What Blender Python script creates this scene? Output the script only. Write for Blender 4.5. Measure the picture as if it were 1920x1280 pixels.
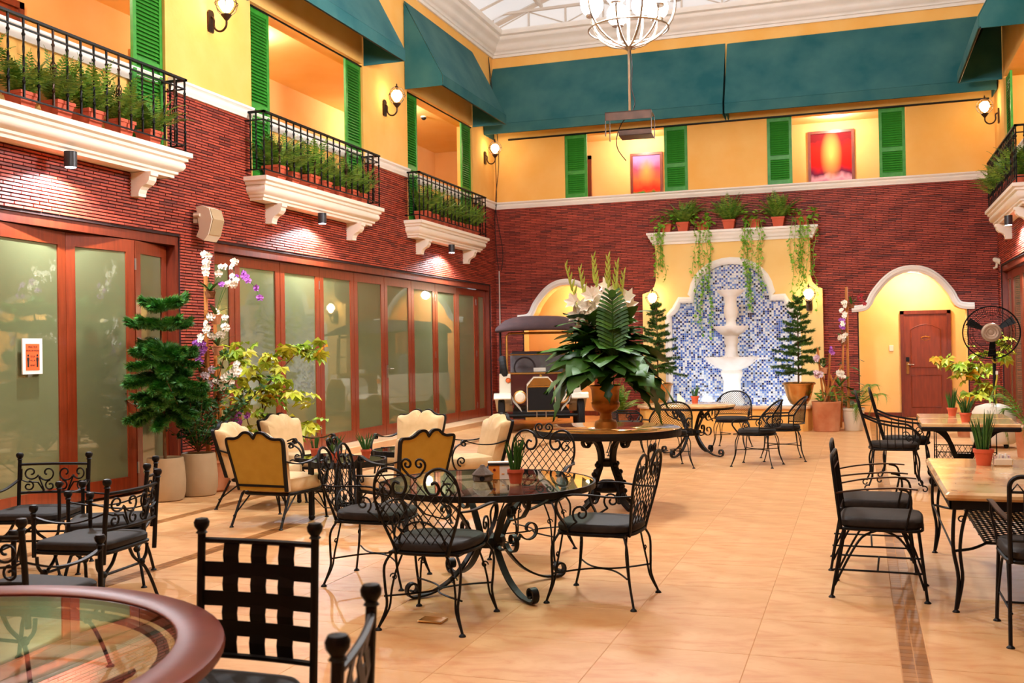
import bpy, bmesh, math, random
from mathutils import Vector, Matrix, noise
for o in list(bpy.data.objects): bpy.data.objects.remove(o, do_unlink=True)
scene = bpy.context.scene
COL = scene.collection
R_ = math.radians; PI = math.pi
rng = random.Random(7)
# ------------------------------------------------------------------ camera
cam_d = bpy.data.cameras.new('camera'); cam = bpy.data.objects.new('camera', cam_d); COL.objects.link(cam)
cam.matrix_world = Matrix(((0.946748, 0.018365, 0.321452, 0.0), (0.321548, -0.002466, -0.94689, 0.0), (-0.016597, 0.999828, -0.00824, 1.45), (0, 0, 0, 1)))
cam_d.sensor_width = 36.0; cam_d.lens = 36.0; cam_d.clip_end = 200; cam_d.clip_start = 0.05
cam_d.dof.use_dof = True; cam_d.dof.focus_distance = 8.5; cam_d.dof.aperture_fstop = 5.0
scene.camera = cam
# ------------------------------------------------------------------ world, exposure
w = bpy.data.worlds.new('world'); scene.world = w; w.use_nodes = True
bg = w.node_tree.nodes['Background']; bg.inputs[0].default_value = (0.98, 0.98, 1.0, 1); bg.inputs[1].default_value = 0.95
vs = scene.view_settings
vs.view_transform = 'Standard'; vs.look = 'None'; vs.gamma = 1.0; vs.use_curve_mapping = False
vs.exposure = 0.55
try: scene.cycles.max_bounces = 8; scene.cycles.transparent_max_bounces = 16; scene.cycles.caustics_reflective = False; scene.cycles.caustics_refractive = False
except Exception: pass
def lamp(name, kind, loc, energy, color, parent=None, **kw):
    d = bpy.data.lights.new(name, kind); d.energy = energy; d.color = color
    for k, v in kw.items(): setattr(d, k, v)
    o = bpy.data.objects.new(name, d); COL.objects.link(o); o.location = loc
    if parent: o.parent = parent
    return o
WARM = (1.0, 0.80, 0.54); NEUT = (1.0, 0.93, 0.84); CHAND = (0.98, 0.98, 1.0); COOL = (0.88, 0.93, 1.0)
# ------------------------------------------------------------------ materials
def srgb(r, g, b):
    f = lambda c: (c/255/12.92) if c/255 <= .04045 else ((c/255+.055)/1.055)**2.4
    return (f(r), f(g), f(b), 1)
MATS = {}
def N(t, kind, **kw):
    n = t.nodes.new(kind)
    for k, v in kw.items(): setattr(n, k, v)
    return n
def newmat(name):
    m = bpy.data.materials.new(name); m.use_nodes = True; MATS[name] = m
    t = m.node_tree; b = t.nodes['Principled BSDF']
    return m, t, b
def coords(t, kind='Object', scale=(1, 1, 1)):
    tc = N(t, 'ShaderNodeTexCoord'); mp = N(t, 'ShaderNodeMapping'); mp.inputs['Scale'].default_value = scale
    t.links.new(tc.outputs[kind], mp.inputs[0]); return mp.outputs[0]
def mix(t, fac, a, b_):
    n = N(t, 'ShaderNodeMix', data_type='RGBA')
    for sock, v in ((n.inputs[0], fac), (n.inputs[6], a), (n.inputs[7], b_)):
        if hasattr(v, 'is_linked') or isinstance(v, bpy.types.NodeSocket): t.links.new(v, sock)
        else: sock.default_value = v
    return n.outputs[2]
def ramp(t, fac, stops):
    n = N(t, 'ShaderNodeValToRGB'); e = n.color_ramp.elements
    while len(e) < len(stops): e.new(.5)
    for el, (p, c) in zip(e, stops): el.position = p; el.color = c
    t.links.new(fac, n.inputs[0]); return n.outputs[0]
def pm(name, c1, c2=None, rough=.5, metal=0, nscale=6, bump=0, bscale=40, coat=0, spec=.5, sheen=0, stretch=(1, 1, 1), coord='Object', detail=4, trans=0, lo=.3, hi=.7):
    m, t, b = newmat(name)
    b.inputs['Roughness'].default_value = rough; b.inputs['Metallic'].default_value = metal
    b.inputs['Specular IOR Level'].default_value = spec
    b.inputs['Coat Weight'].default_value = coat; b.inputs['Coat Roughness'].default_value = .08
    b.inputs['Sheen Weight'].default_value = sheen
    if c2 is None: b.inputs['Base Color'].default_value = c1
    else:
        v = coords(t, coord, stretch); n = N(t, 'ShaderNodeTexNoise'); n.inputs['Scale'].default_value = nscale; n.inputs['Detail'].default_value = detail
        t.links.new(v, n.inputs[0])
        t.links.new(ramp(t, n.outputs[0], [(lo, c1), (hi, c2)]), b.inputs['Base Color'])
    if bump:
        v = coords(t, coord, stretch); n = N(t, 'ShaderNodeTexNoise'); n.inputs['Scale'].default_value = bscale; n.inputs['Detail'].default_value = 5
        t.links.new(v, n.inputs[0]); bp = N(t, 'ShaderNodeBump'); bp.inputs['Strength'].default_value = bump; bp.inputs['Distance'].default_value = .02
        t.links.new(n.outputs[0], bp.inputs['Height']); t.links.new(bp.outputs[0], b.inputs['Normal'])
    return m
def island_random(t):
    g = N(t, 'ShaderNodeNewGeometry'); oi = N(t, 'ShaderNodeObjectInfo'); a = N(t, 'ShaderNodeMath', operation='ADD'); f = N(t, 'ShaderNodeMath', operation='FRACT')
    t.links.new(g.outputs['Random Per Island'], a.inputs[0]); t.links.new(oi.outputs['Random'], a.inputs[1]); t.links.new(a.outputs[0], f.inputs[0])
    return f.outputs[0]
def pieces(name, stops, rough=.6, coat=0, bump=0, bscale=60, spec=.5, interp='LINEAR', grain=None):
    m, t, b = newmat(name); r = island_random(t)
    n = N(t, 'ShaderNodeValToRGB'); n.color_ramp.interpolation = interp; e = n.color_ramp.elements
    while len(e) < len(stops): e.new(.5)
    for el, (p, c) in zip(e, stops): el.position = p; el.color = c
    t.links.new(r, n.inputs[0]); col = n.outputs[0]
    if grain:
        v = coords(t, 'Generated' if False else 'Object', grain[1]); nn = N(t, 'ShaderNodeTexNoise'); nn.inputs['Scale'].default_value = grain[0]; nn.inputs['Detail'].default_value = 4
        t.links.new(v, nn.inputs[0]); mm = N(t, 'ShaderNodeMapRange'); mm.inputs[1].default_value = .35; mm.inputs[2].default_value = .75; mm.inputs[4].default_value = grain[3]
        t.links.new(nn.outputs[0], mm.inputs[0]); col = mix(t, mm.outputs[0], col, grain[2])
    t.links.new(col, b.inputs['Base Color'])
    b.inputs['Roughness'].default_value = rough; b.inputs['Coat Weight'].default_value = coat; b.inputs['Coat Roughness'].default_value = .1; b.inputs['Specular IOR Level'].default_value = spec
    if bump:
        v = coords(t); nn = N(t, 'ShaderNodeTexNoise'); nn.inputs['Scale'].default_value = bscale; t.links.new(v, nn.inputs[0])
        bp = N(t, 'ShaderNodeBump'); bp.inputs['Strength'].default_value = bump; bp.inputs['Distance'].default_value = .01
        t.links.new(nn.outputs[0], bp.inputs['Height']); t.links.new(bp.outputs[0], b.inputs['Normal'])
    return m
def emit(name, col, s):
    m, t, b = newmat(name); b.inputs['Base Color'].default_value = col; b.inputs['Emission Color'].default_value = col; b.inputs['Emission Strength'].default_value = s; return m
def thin_glass(name, tint, f0=.05, rough=0.0):
    m = bpy.data.materials.new(name); m.use_nodes = True; MATS[name] = m; t = m.node_tree; t.nodes.clear()
    o = N(t, 'ShaderNodeOutputMaterial'); mx = N(t, 'ShaderNodeMixShader'); tr = N(t, 'ShaderNodeBsdfTransparent'); gl = N(t, 'ShaderNodeBsdfGlossy'); lw = N(t, 'ShaderNodeLayerWeight'); lw.inputs[0].default_value = .5
    tr.inputs[0].default_value = tint; gl.inputs['Roughness'].default_value = rough
    pw = N(t, 'ShaderNodeMath', operation='POWER'); pw.inputs[1].default_value = 5; ad = N(t, 'ShaderNodeMath', operation='MULTIPLY_ADD'); ad.inputs[1].default_value = 1-f0; ad.inputs[2].default_value = f0; ad.use_clamp = True
    t.links.new(lw.outputs['Facing'], pw.inputs[0]); t.links.new(pw.outputs[0], ad.inputs[0]); t.links.new(ad.outputs[0], mx.inputs[0]); t.links.new(tr.outputs[0], mx.inputs[1]); t.links.new(gl.outputs[0], mx.inputs[2]); t.links.new(mx.outputs[0], o.inputs[0]); return m
pm('plaster', srgb(242, 182, 92), srgb(248, 198, 116), .85, nscale=1.6, bump=.08, bscale=25, spec=.2)
pm('plaster_in', srgb(242, 184, 110), srgb(248, 196, 128), .9, nscale=1.2, spec=.2)
pm('plaster_pale', srgb(248, 204, 126), srgb(252, 214, 142), .85, nscale=1.4, bump=.05, bscale=20, spec=.2)
pm('white_trim', srgb(240, 234, 226), srgb(246, 241, 234), .5, nscale=3)
pm('cream_trim', srgb(240, 230, 214), srgb(245, 236, 222), .5, nscale=3)
pm('ceiling_white', srgb(222, 214, 208), srgb(232, 226, 222), .8, nscale=1)
m, t, b = newmat('roof_sheet')
n_ = N(t, 'ShaderNodeBsdfTranslucent'); n_.inputs[0].default_value = (.92, .90, .88, 1); mx_ = N(t, 'ShaderNodeMixShader'); mx_.inputs[0].default_value = .45  # translucency added so world light falls through the roof as soft top light
b.inputs['Base Color'].default_value = srgb(226, 220, 216); b.inputs['Roughness'].default_value = .8
t.links.new(b.outputs[0], mx_.inputs[1]); t.links.new(n_.outputs[0], mx_.inputs[2]); t.links.new(mx_.outputs[0], t.nodes['Material Output'].inputs[0])
pm('truss_paint', srgb(214, 200, 186), None, .5)
pieces('brick', [(0, srgb(112, 42, 30)), (.12, srgb(156, 58, 40)), (.45, srgb(174, 68, 46)), (.8, srgb(190, 80, 56)), (1, srgb(124, 46, 34))], .55, bump=.25, bscale=55, grain=(5, (1, 1, 1.5), srgb(96, 36, 28), .22))
pm('mortar', srgb(36, 14, 10), srgb(52, 20, 14), .9, nscale=8)
pm('wood', srgb(112, 40, 13), srgb(136, 52, 20), .35, nscale=5, stretch=(6, 6, .5), coat=.3, bump=.05, bscale=20)
pm('dark_wood', srgb(96, 34, 16), srgb(122, 46, 22), .4, nscale=5, stretch=(5, 5, .6), coat=.3)
pm('door_leaf', srgb(112, 42, 18), srgb(136, 54, 24), .4, nscale=5, stretch=(5, 5, .6), coat=.2)
m, t, b = newmat('frosted')
v = coords(t); n = N(t, 'ShaderNodeTexNoise'); n.inputs['Scale'].default_value = .8; t.links.new(v, n.inputs[0])
t.links.new(ramp(t, n.outputs[0], [(.3, srgb(104, 108, 74)), (.7, srgb(118, 122, 88))]), b.inputs['Base Color'])
b.inputs['Roughness'].default_value = .45; b.inputs['Coat Weight'].default_value = 1; b.inputs['Coat Roughness'].default_value = .02; b.inputs['Coat IOR'].default_value = 2.1; b.inputs['Specular IOR Level'].default_value = 0
pm('floor_tile', srgb(200, 146, 90), srgb(224, 178, 124), .42, nscale=3.0, stretch=(1, 1, 1), coat=.0, detail=7, spec=.45, bump=.02, bscale=6)
m = MATS['floor_tile']; t = m.node_tree; b = t.nodes['Principled BSDF']
src = b.inputs['Base Color'].links[0].from_socket; v = coords(t, 'Object', (1, 2.2, 1)); n = N(t, 'ShaderNodeTexNoise'); n.inputs['Scale'].default_value = 2.2; n.inputs['Detail'].default_value = 9; n.inputs['Roughness'].default_value = .65; n.inputs['Distortion'].default_value = 1.6
t.links.new(v, n.inputs[0]); rr = ramp(t, n.outputs[0], [(.46, (0, 0, 0, 1)), (.66, (.75, .75, .75, 1))]); c1 = mix(t, rr, src, srgb(196, 120, 66))
r = island_random(t); mr = N(t, 'ShaderNodeMapRange'); mr.inputs[3].default_value = 0; mr.inputs[4].default_value = .22; t.links.new(r, mr.inputs[0])
t.links.new(mix(t, mr.outputs[0], c1, srgb(206, 146, 92)), b.inputs['Base Color'])
pm('grout', srgb(196, 146, 100), None, .9)
pieces('strip_stone', [(0, srgb(132, 82, 38)), (.5, srgb(152, 98, 48)), (1, srgb(172, 116, 62))], .35)
pm('iron', srgb(8, 7, 7), srgb(14, 12, 11), .5, nscale=14, spec=.25)
pm('iron_brown', srgb(52, 34, 24), srgb(74, 48, 34), .35, metal=.6, nscale=10)
pm('cushion_dark', srgb(24, 21, 18), srgb(36, 31, 27), .65, nscale=30, bump=.1, bscale=300, spec=.35)
pm('cushion_brown', srgb(28, 22, 17), srgb(40, 32, 25), .65, nscale=30, bump=.1, bscale=300, spec=.25)
pm('cream_fabric', srgb(208, 174, 122), srgb(218, 186, 136), .9, nscale=12, bump=.12, bscale=260, sheen=.2)
pm('gold_fabric', srgb(172, 138, 42), srgb(182, 150, 54), .9, nscale=10, bump=.12, bscale=260)
pm('awning', srgb(20, 88, 94), srgb(62, 112, 110), .75, nscale=1.6, bump=.1, bscale=200, spec=.3)
pm('awning_under', srgb(14, 30, 34), None, .9)
pm('green_paint', srgb(34, 128, 30), srgb(66, 156, 52), .45, nscale=9, bump=.08, bscale=40)
pm('terracotta', srgb(200, 84, 52), srgb(214, 98, 64), .7, nscale=8)
pm('terracotta_old', srgb(178, 98, 56), srgb(204, 140, 96), .8, nscale=4, bump=.1)
pm('pot_beige', srgb(168, 142, 106), srgb(180, 154, 118), .55, nscale=4)
pm('pot_white', srgb(232, 222, 200), None, .5)
pm('brass', srgb(196, 136, 72), srgb(222, 172, 108), .25, metal=1, nscale=5)
pm('urn_bronze', srgb(176, 110, 34), srgb(208, 142, 58), .36, metal=.5, nscale=7, bump=.1)
pm('fountain_white', srgb(240, 236, 228), srgb(248, 246, 242), .55, nscale=5)
pieces('mosaic_white', [(0, srgb(236, 238, 240)), (.55, srgb(214, 222, 234)), (.82, srgb(166, 188, 224))], .15, coat=.6, interp='CONSTANT')
pieces('mosaic', [(0, srgb(110, 146, 212)), (.28, srgb(66, 104, 190)), (.60, srgb(40, 66, 148)), (.82, srgb(22, 28, 62))], .15, coat=.6, interp='CONSTANT')
pm('mosaic_grout', srgb(206, 206, 206), None, .8)
pm('soil', srgb(52, 34, 22), srgb(78, 52, 34), .95, nscale=30, bump=.4, bscale=90)
def leafmat(name, c1, c2, rough=.45, scale=5):
    m, t, b = newmat(name); r = island_random(t)
    t.links.new(ramp(t, r, [(0, c1), (1, c2)]), b.inputs['Base Color']); b.inputs['Roughness'].default_value = rough
    b.inputs['Subsurface Weight'].default_value = 0; b.inputs['Specular IOR Level'].default_value = .4
    return m
leafmat('fern', srgb(58, 108, 24), srgb(130, 162, 54))
leafmat('pine', srgb(22, 84, 26), srgb(78, 138, 48))
leafmat('pine_far', srgb(40, 84, 26), srgb(84, 120, 40))
leafmat('dark_leaf', srgb(16, 56, 12), srgb(50, 98, 26), .5)
leafmat('big_leaf', srgb(20, 64, 12), srgb(66, 116, 28), .5)
leafmat('vine_leaf', srgb(84, 150, 30), srgb(150, 196, 60))
leafmat('maple_leaf', srgb(176, 186, 40), srgb(216, 206, 72))
leafmat('maple_gold', srgb(226, 160, 30), srgb(236, 184, 54))
leafmat('maple_green', srgb(140, 180, 46), srgb(190, 206, 76))
leafmat('snake_leaf', srgb(24, 72, 26), srgb(68, 118, 44), .4)
leafmat('spike_leaf', srgb(150, 168, 54), srgb(196, 204, 96))
leafmat('petal_white', srgb(246, 236, 216), srgb(252, 246, 234), .6)
leafmat('petal_purple', srgb(150, 60, 170), srgb(206, 130, 214), .6)
leafmat('petal_pink', srgb(214, 170, 190), srgb(240, 226, 226), .6)
leafmat('petal_red', srgb(140, 24, 40), srgb(180, 50, 50), .6)
pm('bark', srgb(92, 62, 34), srgb(120, 84, 48), .9, nscale=20, bump=.3)
pm('bamboo', srgb(176, 100, 36), srgb(200, 128, 56), .5, nscale=6, stretch=(1, 1, .3))
pm('basket', srgb(120, 66, 30), srgb(150, 90, 46), .9, nscale=40, bump=.5, bscale=60)
pm('marble_top', srgb(210, 158, 98), srgb(238, 206, 150), .14, nscale=5, detail=9, coat=.4, lo=.36, hi=.6)
pm('marble_edge', srgb(222, 176, 112), srgb(236, 200, 146), .3, nscale=9)
pm('marble_step', srgb(222, 180, 134), srgb(236, 200, 158), .3, nscale=2)
pm('gold_marble', srgb(140, 84, 30), srgb(204, 148, 74), .06, nscale=3, detail=8, coat=1)
pm('rim_wood', srgb(92, 28, 13), srgb(112, 38, 19), .4, nscale=4, coat=.0, spec=.3)
thin_glass('table_glass', (.80, .88, .80, 1), .05)
thin_glass('car_glass', (.9, .92, .92, 1), .06)
thin_glass('lamp_glass', (1, .97, .9, 1), .03)
pm('chrome', srgb(200, 196, 190), None, .18, metal=1)
pm('steel', srgb(150, 140, 130), srgb(176, 168, 158), .3, metal=.9, nscale=8)
pm('brushed', srgb(186, 170, 150), None, .35, metal=1)
pm('speaker_white', srgb(226, 208, 186), None, .5)
pm('black_plastic', srgb(10, 10, 10), None, .5, spec=.25)
pm('dark_grey', srgb(42, 44, 50), None, .4)
pm('car_cream', srgb(232, 222, 200), srgb(238, 230, 212), .25, nscale=2, coat=.5)
pm('car_maroon', srgb(70, 18, 18), None, .25, coat=.5)
pm('car_canvas', srgb(52, 32, 34), srgb(66, 42, 42), .85, nscale=6, bump=.15, bscale=150)
pm('car_leather', srgb(86, 84, 88), srgb(110, 106, 108), .45, nscale=6, bump=.1, bscale=12)
pm('car_gold', srgb(196, 152, 80), None, .22, metal=.9)
pm('rubber', srgb(20, 18, 18), None, .8)
pm('amber', srgb(226, 96, 30), None, .2, coat=1)
pm('paper_white', srgb(240, 232, 222), None, .7)
pm('paper_orange', srgb(232, 96, 36), None, .7)
pm('ink', srgb(24, 18, 16), None, .8)
pm('ink_brown', srgb(84, 36, 18), None, .8)
pm('stone_grey', srgb(84, 72, 62), srgb(112, 98, 86), .8, nscale=12, bump=.3)
pm('menu_orange', srgb(232, 130, 40), srgb(240, 160, 70), .6, nscale=14)
pm('plastic_white', srgb(236, 226, 206), None, .35)
pm('hose_yellow', srgb(200, 180, 50), None, .5)
pm('cable', srgb(40, 36, 34), None, .6)
pm('conduit', srgb(190, 176, 164), None, .5)
emit('bulb_warm', (1, .80, .48, 1), 22)
emit('globe_cool', (.95, .97, 1, 1), 24)
emit('globe_warm', (1, .93, .80, 1), 9)
emit('down_cool', (.86, .92, 1, 1), 30)
emit('down_warm', (1, .86, .6, 1), 12)
def M(n): return MATS[n]
# ------------------------------------------------------------------ mesh builder
def V(*a): return Vector(a)
class MB:
    def __init__(s): s.v = []; s.f = []; s.mx = None
    def add(s, vs_, fs):
        o = len(s.v)
        s.v += [tuple(s.mx @ Vector(p)) for p in vs_] if s.mx else [tuple(p) for p in vs_]
        s.f += [tuple(i+o for i in f) for f in fs]; return s
    def box(s, x0, x1, y0, y1, z0, z1):
        return s.add([(x0, y0, z0), (x1, y0, z0), (x1, y1, z0), (x0, y1, z0), (x0, y0, z1), (x1, y0, z1), (x1, y1, z1), (x0, y1, z1)],
                     [(3, 2, 1, 0), (4, 5, 6, 7), (0, 1, 5, 4), (1, 2, 6, 5), (2, 3, 7, 6), (3, 0, 4, 7)])
    def cbox(s, c, d): return s.box(c[0]-d[0]/2, c[0]+d[0]/2, c[1]-d[1]/2, c[1]+d[1]/2, c[2]-d[2]/2, c[2]+d[2]/2)
    def bevbox(s, x0, x1, y0, y1, z0, z1, b=.01):     # box with chamfered top and side edges
        vs_ = []
        for z, i in ((z0, 0), (z0+b, 1), (z1-b, 1), (z1, 0)):
            e = 0 if i else b
            vs_ += [(x0+e+b*.7, y0+e, z), (x1-e-b*.7, y0+e, z), (x1-e, y0+e+b*.7, z), (x1-e, y1-e-b*.7, z), (x1-e-b*.7, y1-e, z), (x0+e+b*.7, y1-e, z), (x0+e, y1-e-b*.7, z), (x0+e, y0+e+b*.7, z)]
        fs = [tuple(range(7, -1, -1)), tuple(range(24, 32))]
        for k in range(3):
            for i in range(8): fs.append((k*8+i, k*8+(i+1) % 8, k*8+8+(i+1) % 8, k*8+8+i))
        return s.add(vs_, fs)
    def tube(s, pts, r, seg=6, closed=False, cap=True):
        pts = [Vector(p) for p in pts]; n = len(pts)
        if n < 2: return s
        rs = r if isinstance(r, (list, tuple)) else [r]*n
        vs_ = []; up = None
        for i in range(n):
            a = pts[i-1] if (i > 0 or closed) else pts[i]; b_ = pts[(i+1) % n] if (i < n-1 or closed) else pts[i]
            d = (b_-a)
            if d.length < 1e-9: d = Vector((0, 0, 1))
            d.normalize()
            if up is None: up = Vector((0, 0, 1)) if abs(d.z) < .9 else Vector((1, 0, 0))
            x = up - d*up.dot(d)
            if x.length < 1e-4: x = d.orthogonal()
            x.normalize(); up = x; y = d.cross(x)
            for k in range(seg):
                an = 2*PI*k/seg; vs_.append(pts[i] + (x*math.cos(an)+y*math.sin(an))*rs[i])
        fs = []
        m_ = n if closed else n-1
        for i in range(m_):
            j = (i+1) % n
            for k in range(seg): fs.append((i*seg+k, i*seg+(k+1) % seg, j*seg+(k+1) % seg, j*seg+k))
        if cap and not closed: fs += [tuple(range(seg-1, -1, -1)), tuple((n-1)*seg+k for k in range(seg))]
        return s.add(vs_, fs)
    def strap(s, pts, w_, t_, side=(1, 0, 0)):          # flat bar: width along 'side', thickness across
        pts = [Vector(p) for p in pts]; n = len(pts); sd = Vector(side).normalized(); vs_ = []
        for i in range(n):
            d = (pts[min(i+1, n-1)]-pts[max(i-1, 0)]).normalized(); nn = sd.cross(d)
            if nn.length < 1e-5: nn = Vector((0, 0, 1))
            nn.normalize()
            for a, b_ in ((-1, -1), (1, -1), (1, 1), (-1, 1)): vs_.append(pts[i]+sd*(a*w_/2)+nn*(b_*t_/2))
        fs = [(3, 2, 1, 0), tuple((n-1)*4+k for k in range(4))]
        for i in range(n-1):
            for k in range(4): fs.append((i*4+k, i*4+(k+1) % 4, i*4+4+(k+1) % 4, i*4+4+k))
        return s.add(vs_, fs)
    def lathe(s, prof, seg=20, c=(0, 0, 0), flute=None, wave=None, ring=False):
        vs_ = []; n = len(prof)
        for i, (r, z) in enumerate(prof):
            for k in range(seg):
                a = 2*PI*k/seg; rr = r
                if flute and flute[0] <= i <= flute[1]: rr = r*(1-flute[2]*(.5+.5*math.cos(a*flute[3])))
                if wave and wave[0] <= i <= wave[1]: rr = r*(1+wave[2]*math.cos(a*wave[3]))
                vs_.append((c[0]+rr*math.cos(a), c[1]+rr*math.sin(a), c[2]+z))
        fs = []
        for i in range(n-1):
            for k in range(seg): fs.append((i*seg+k, i*seg+(k+1) % seg, (i+1)*seg+(k+1) % seg, (i+1)*seg+k))
        if ring:
            for k in range(seg): fs.append(((n-1)*seg+k, (n-1)*seg+(k+1) % seg, (k+1) % seg, k))
            return s.add(vs_, fs)
        if prof[0][0] > 1e-4: fs.append(tuple(range(seg-1, -1, -1)))
        if prof[-1][0] > 1e-4: fs.append(tuple((n-1)*seg+k for k in range(seg)))
        return s.add(vs_, fs)
    def sphere(s, c, r, seg=12, rings=8, sz=1.0):
        return s.lathe([(max(r*math.sin(PI*i/rings), 1e-5), -r*sz*math.cos(PI*i/rings)) for i in range(rings+1)], seg, c)
    def prism(s, poly, h0, h1, axis='y'):               # closed 2D polygon extruded along an axis
        n = len(poly)
        def P(u, v_, h): return (u, h, v_) if axis == 'y' else ((h, u, v_) if axis == 'x' else (u, v_, h))
        vs_ = [P(u, v_, h0) for u, v_ in poly]+[P(u, v_, h1) for u, v_ in poly]
        fs = [tuple(range(n)), tuple(range(2*n-1, n-1, -1))]+[(i, n+i, n+(i+1) % n, (i+1) % n) for i in range(n)]
        return s.add(vs_, fs)
    def sweep(s, path, prof, closed=False):             # profile (outward, up) swept along a 2D path in the XY plane
        n = len(path); k = len(prof); vs_ = []
        for i in range(n):
            p = Vector((path[i][0], path[i][1]))
            def nrm(a, b_):
                d = Vector((b_[0]-a[0], b_[1]-a[1])).normalized(); return Vector((d.y, -d.x))
            if closed: n1 = nrm(path[i-1], path[i]); n2 = nrm(path[i], path[(i+1) % n])
            else:
                n1 = nrm(path[max(i-1, 0)], path[max(i, 1)]); n2 = nrm(path[min(i, n-2)], path[min(i+1, n-1)])
            b_ = (n1+n2); b_ = b_/max(b_.length_squared/2, .1)
            for (o, z) in prof: q = p+b_*o; vs_.append((q.x, q.y, z))
        fs = []
        for i in range(n if closed else n-1):
            j = (i+1) % n
            for a in range(k-1): fs.append((i*k+a, j*k+a, j*k+a+1, i*k+a+1))
        if not closed: fs += [tuple(range(k)), tuple((n-1)*k+a for a in range(k-1, -1, -1))]
        return s.add(vs_, fs)
    def mesh(s, name, mat, smooth=False):
        me = bpy.data.meshes.new(name); me.from_pydata(s.v, [], s.f); me.update()
        bm_ = bmesh.new(); bm_.from_mesh(me); bmesh.ops.recalc_face_normals(bm_, faces=bm_.faces); bm_.to_mesh(me); bm_.free()
        me.materials.append(M(mat) if isinstance(mat, str) else mat)
        if smooth:
            me.polygons.foreach_set('use_smooth', [True]*len(me.polygons))
            if hasattr(me, 'set_sharp_from_angle'): me.set_sharp_from_angle(angle=R_(42))
        return me
    def build(s, name, mat, parent=None, smooth=False, kind=None):
        return link(name, s.mesh(name, mat, smooth), parent, kind)
def link(name, me, parent=None, kind=None, loc=None, rot=None):
    o = bpy.data.objects.new(name, me); COL.objects.link(o)
    if parent is not None: o.parent = parent
    if kind: o['kind'] = kind
    if loc is not None: o.location = loc
    if rot is not None: o.rotation_euler = rot
    return o
def tag(o, label, cat, group=None):
    o['label'] = label; o['category'] = cat
    if group: o['group'] = group
    return o
def thing(name, label, cat, loc=(0, 0, 0), rz=0, group=None):
    o = bpy.data.objects.new(name, None); COL.objects.link(o); o.empty_display_size = .1
    o.location = loc; o.rotation_euler = (0, 0, rz); return tag(o, label, cat, group)
def kids(o): return [c for c in bpy.data.objects if c.parent == o] if False else list(o.children)
def dup(root, loc, rz, label, group=None, scale=None):
    r = root.copy(); COL.objects.link(r); r.location = loc; r.rotation_euler = (0, 0, rz); r['label'] = label
    if group: r['group'] = group
    if scale: r.scale = (scale,)*3
    for ch in list(root.children):
        c = ch.copy(); COL.objects.link(c); c.parent = r
        for g in list(ch.children):
            d = g.copy(); COL.objects.link(d); d.parent = c
    return r
def struct(o): o['kind'] = 'structure'; return o
def arc(cx, cy, r, a0, a1, n=12, ry=None):
    ry = r if ry is None else ry
    return [(cx+r*math.cos(R_(a0+(a1-a0)*i/n)), cy+ry*math.sin(R_(a0+(a1-a0)*i/n))) for i in range(n+1)]
def spiral(cx, cy, r0, r1, a0, a1, n=20):
    return [(cx+(r0+(r1-r0)*i/n)*math.cos(R_(a0+(a1-a0)*i/n)), cy+(r0+(r1-r0)*i/n)*math.sin(R_(a0+(a1-a0)*i/n))) for i in range(n+1)]
def smoothpts(pts, n=6):                               # Catmull-Rom
    P = [Vector(p) for p in pts]; out = []
    for i in range(len(P)-1):
        p0 = P[max(i-1, 0)]; p1 = P[i]; p2 = P[i+1]; p3 = P[min(i+2, len(P)-1)]
        for k in range(n):
            t_ = k/n; out.append(.5*((2*p1)+(p2-p0)*t_+(2*p0-5*p1+4*p2-p3)*t_*t_+(3*p1-p0-3*p2+p3)*t_**3))
    out.append(P[-1]); return out
def inpoly(x, y, poly):
    c = False; j = len(poly)-1
    for i in range(len(poly)):
        xi, yi = poly[i]; xj, yj = poly[j]
        if (yi > y) != (yj > y) and x < (xj-xi)*(y-yi)/(yj-yi)+xi: c = not c
        j = i
    return c
def lattice(poly, sp, ang, step=.006):                 # clipped parallel segments inside a polygon
    ca, sa = math.cos(R_(ang)), math.sin(R_(ang)); us = [-sa*x+ca*y for x, y in poly]; ts = [ca*x+sa*y for x, y in poly]
    segs = []; u = math.floor(min(us)/sp)*sp+sp*.5
    while u < max(us):
        t0 = None; t_ = min(ts)
        while t_ <= max(ts)+step:
            ins = inpoly(ca*t_-sa*u, sa*t_+ca*u, poly)
            if ins and t0 is None: t0 = t_
            if not ins and t0 is not None:
                if t_-t0 > .01: segs.append(((ca*t0-sa*u, sa*t0+ca*u), (ca*t_-sa*u, sa*t_+ca*u)))
                t0 = None
            t_ += step
        u += sp
    return segs
# ================================================================== the setting
XL, XR, YB = -7.2, 2.38, 20.2
ZT = 4.40                                   # brick / plaster line
Y_LO = -3.0
HEAD = 2.78
WIN = [(6.41, 9.46), (11.12, 14.22), (15.83, 18.93)]
def grid_boxes(mb, u0, u1, z0, z1, holes, put):
    us = sorted({u0, u1, *[min(max(h[i], u0), u1) for h in holes for i in (0, 1)]}); zs = sorted({z0, z1, *[min(max(h[i], z0), z1) for h in holes for i in (2, 3)]})
    for a, b_ in zip(us, us[1:]):
        runs = []
        for c, d in zip(zs, zs[1:]):
            mu, mz = (a+b_)/2, (c+d)/2
            if any(h[0] < mu < h[1] and h[2] < mz < h[3] for h in holes): continue
            if runs and abs(runs[-1][1]-c) < 1e-6: runs[-1][1] = d
            else: runs.append([c, d])
        for c, d in runs: put(mb, a, b_, c, d)
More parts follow.
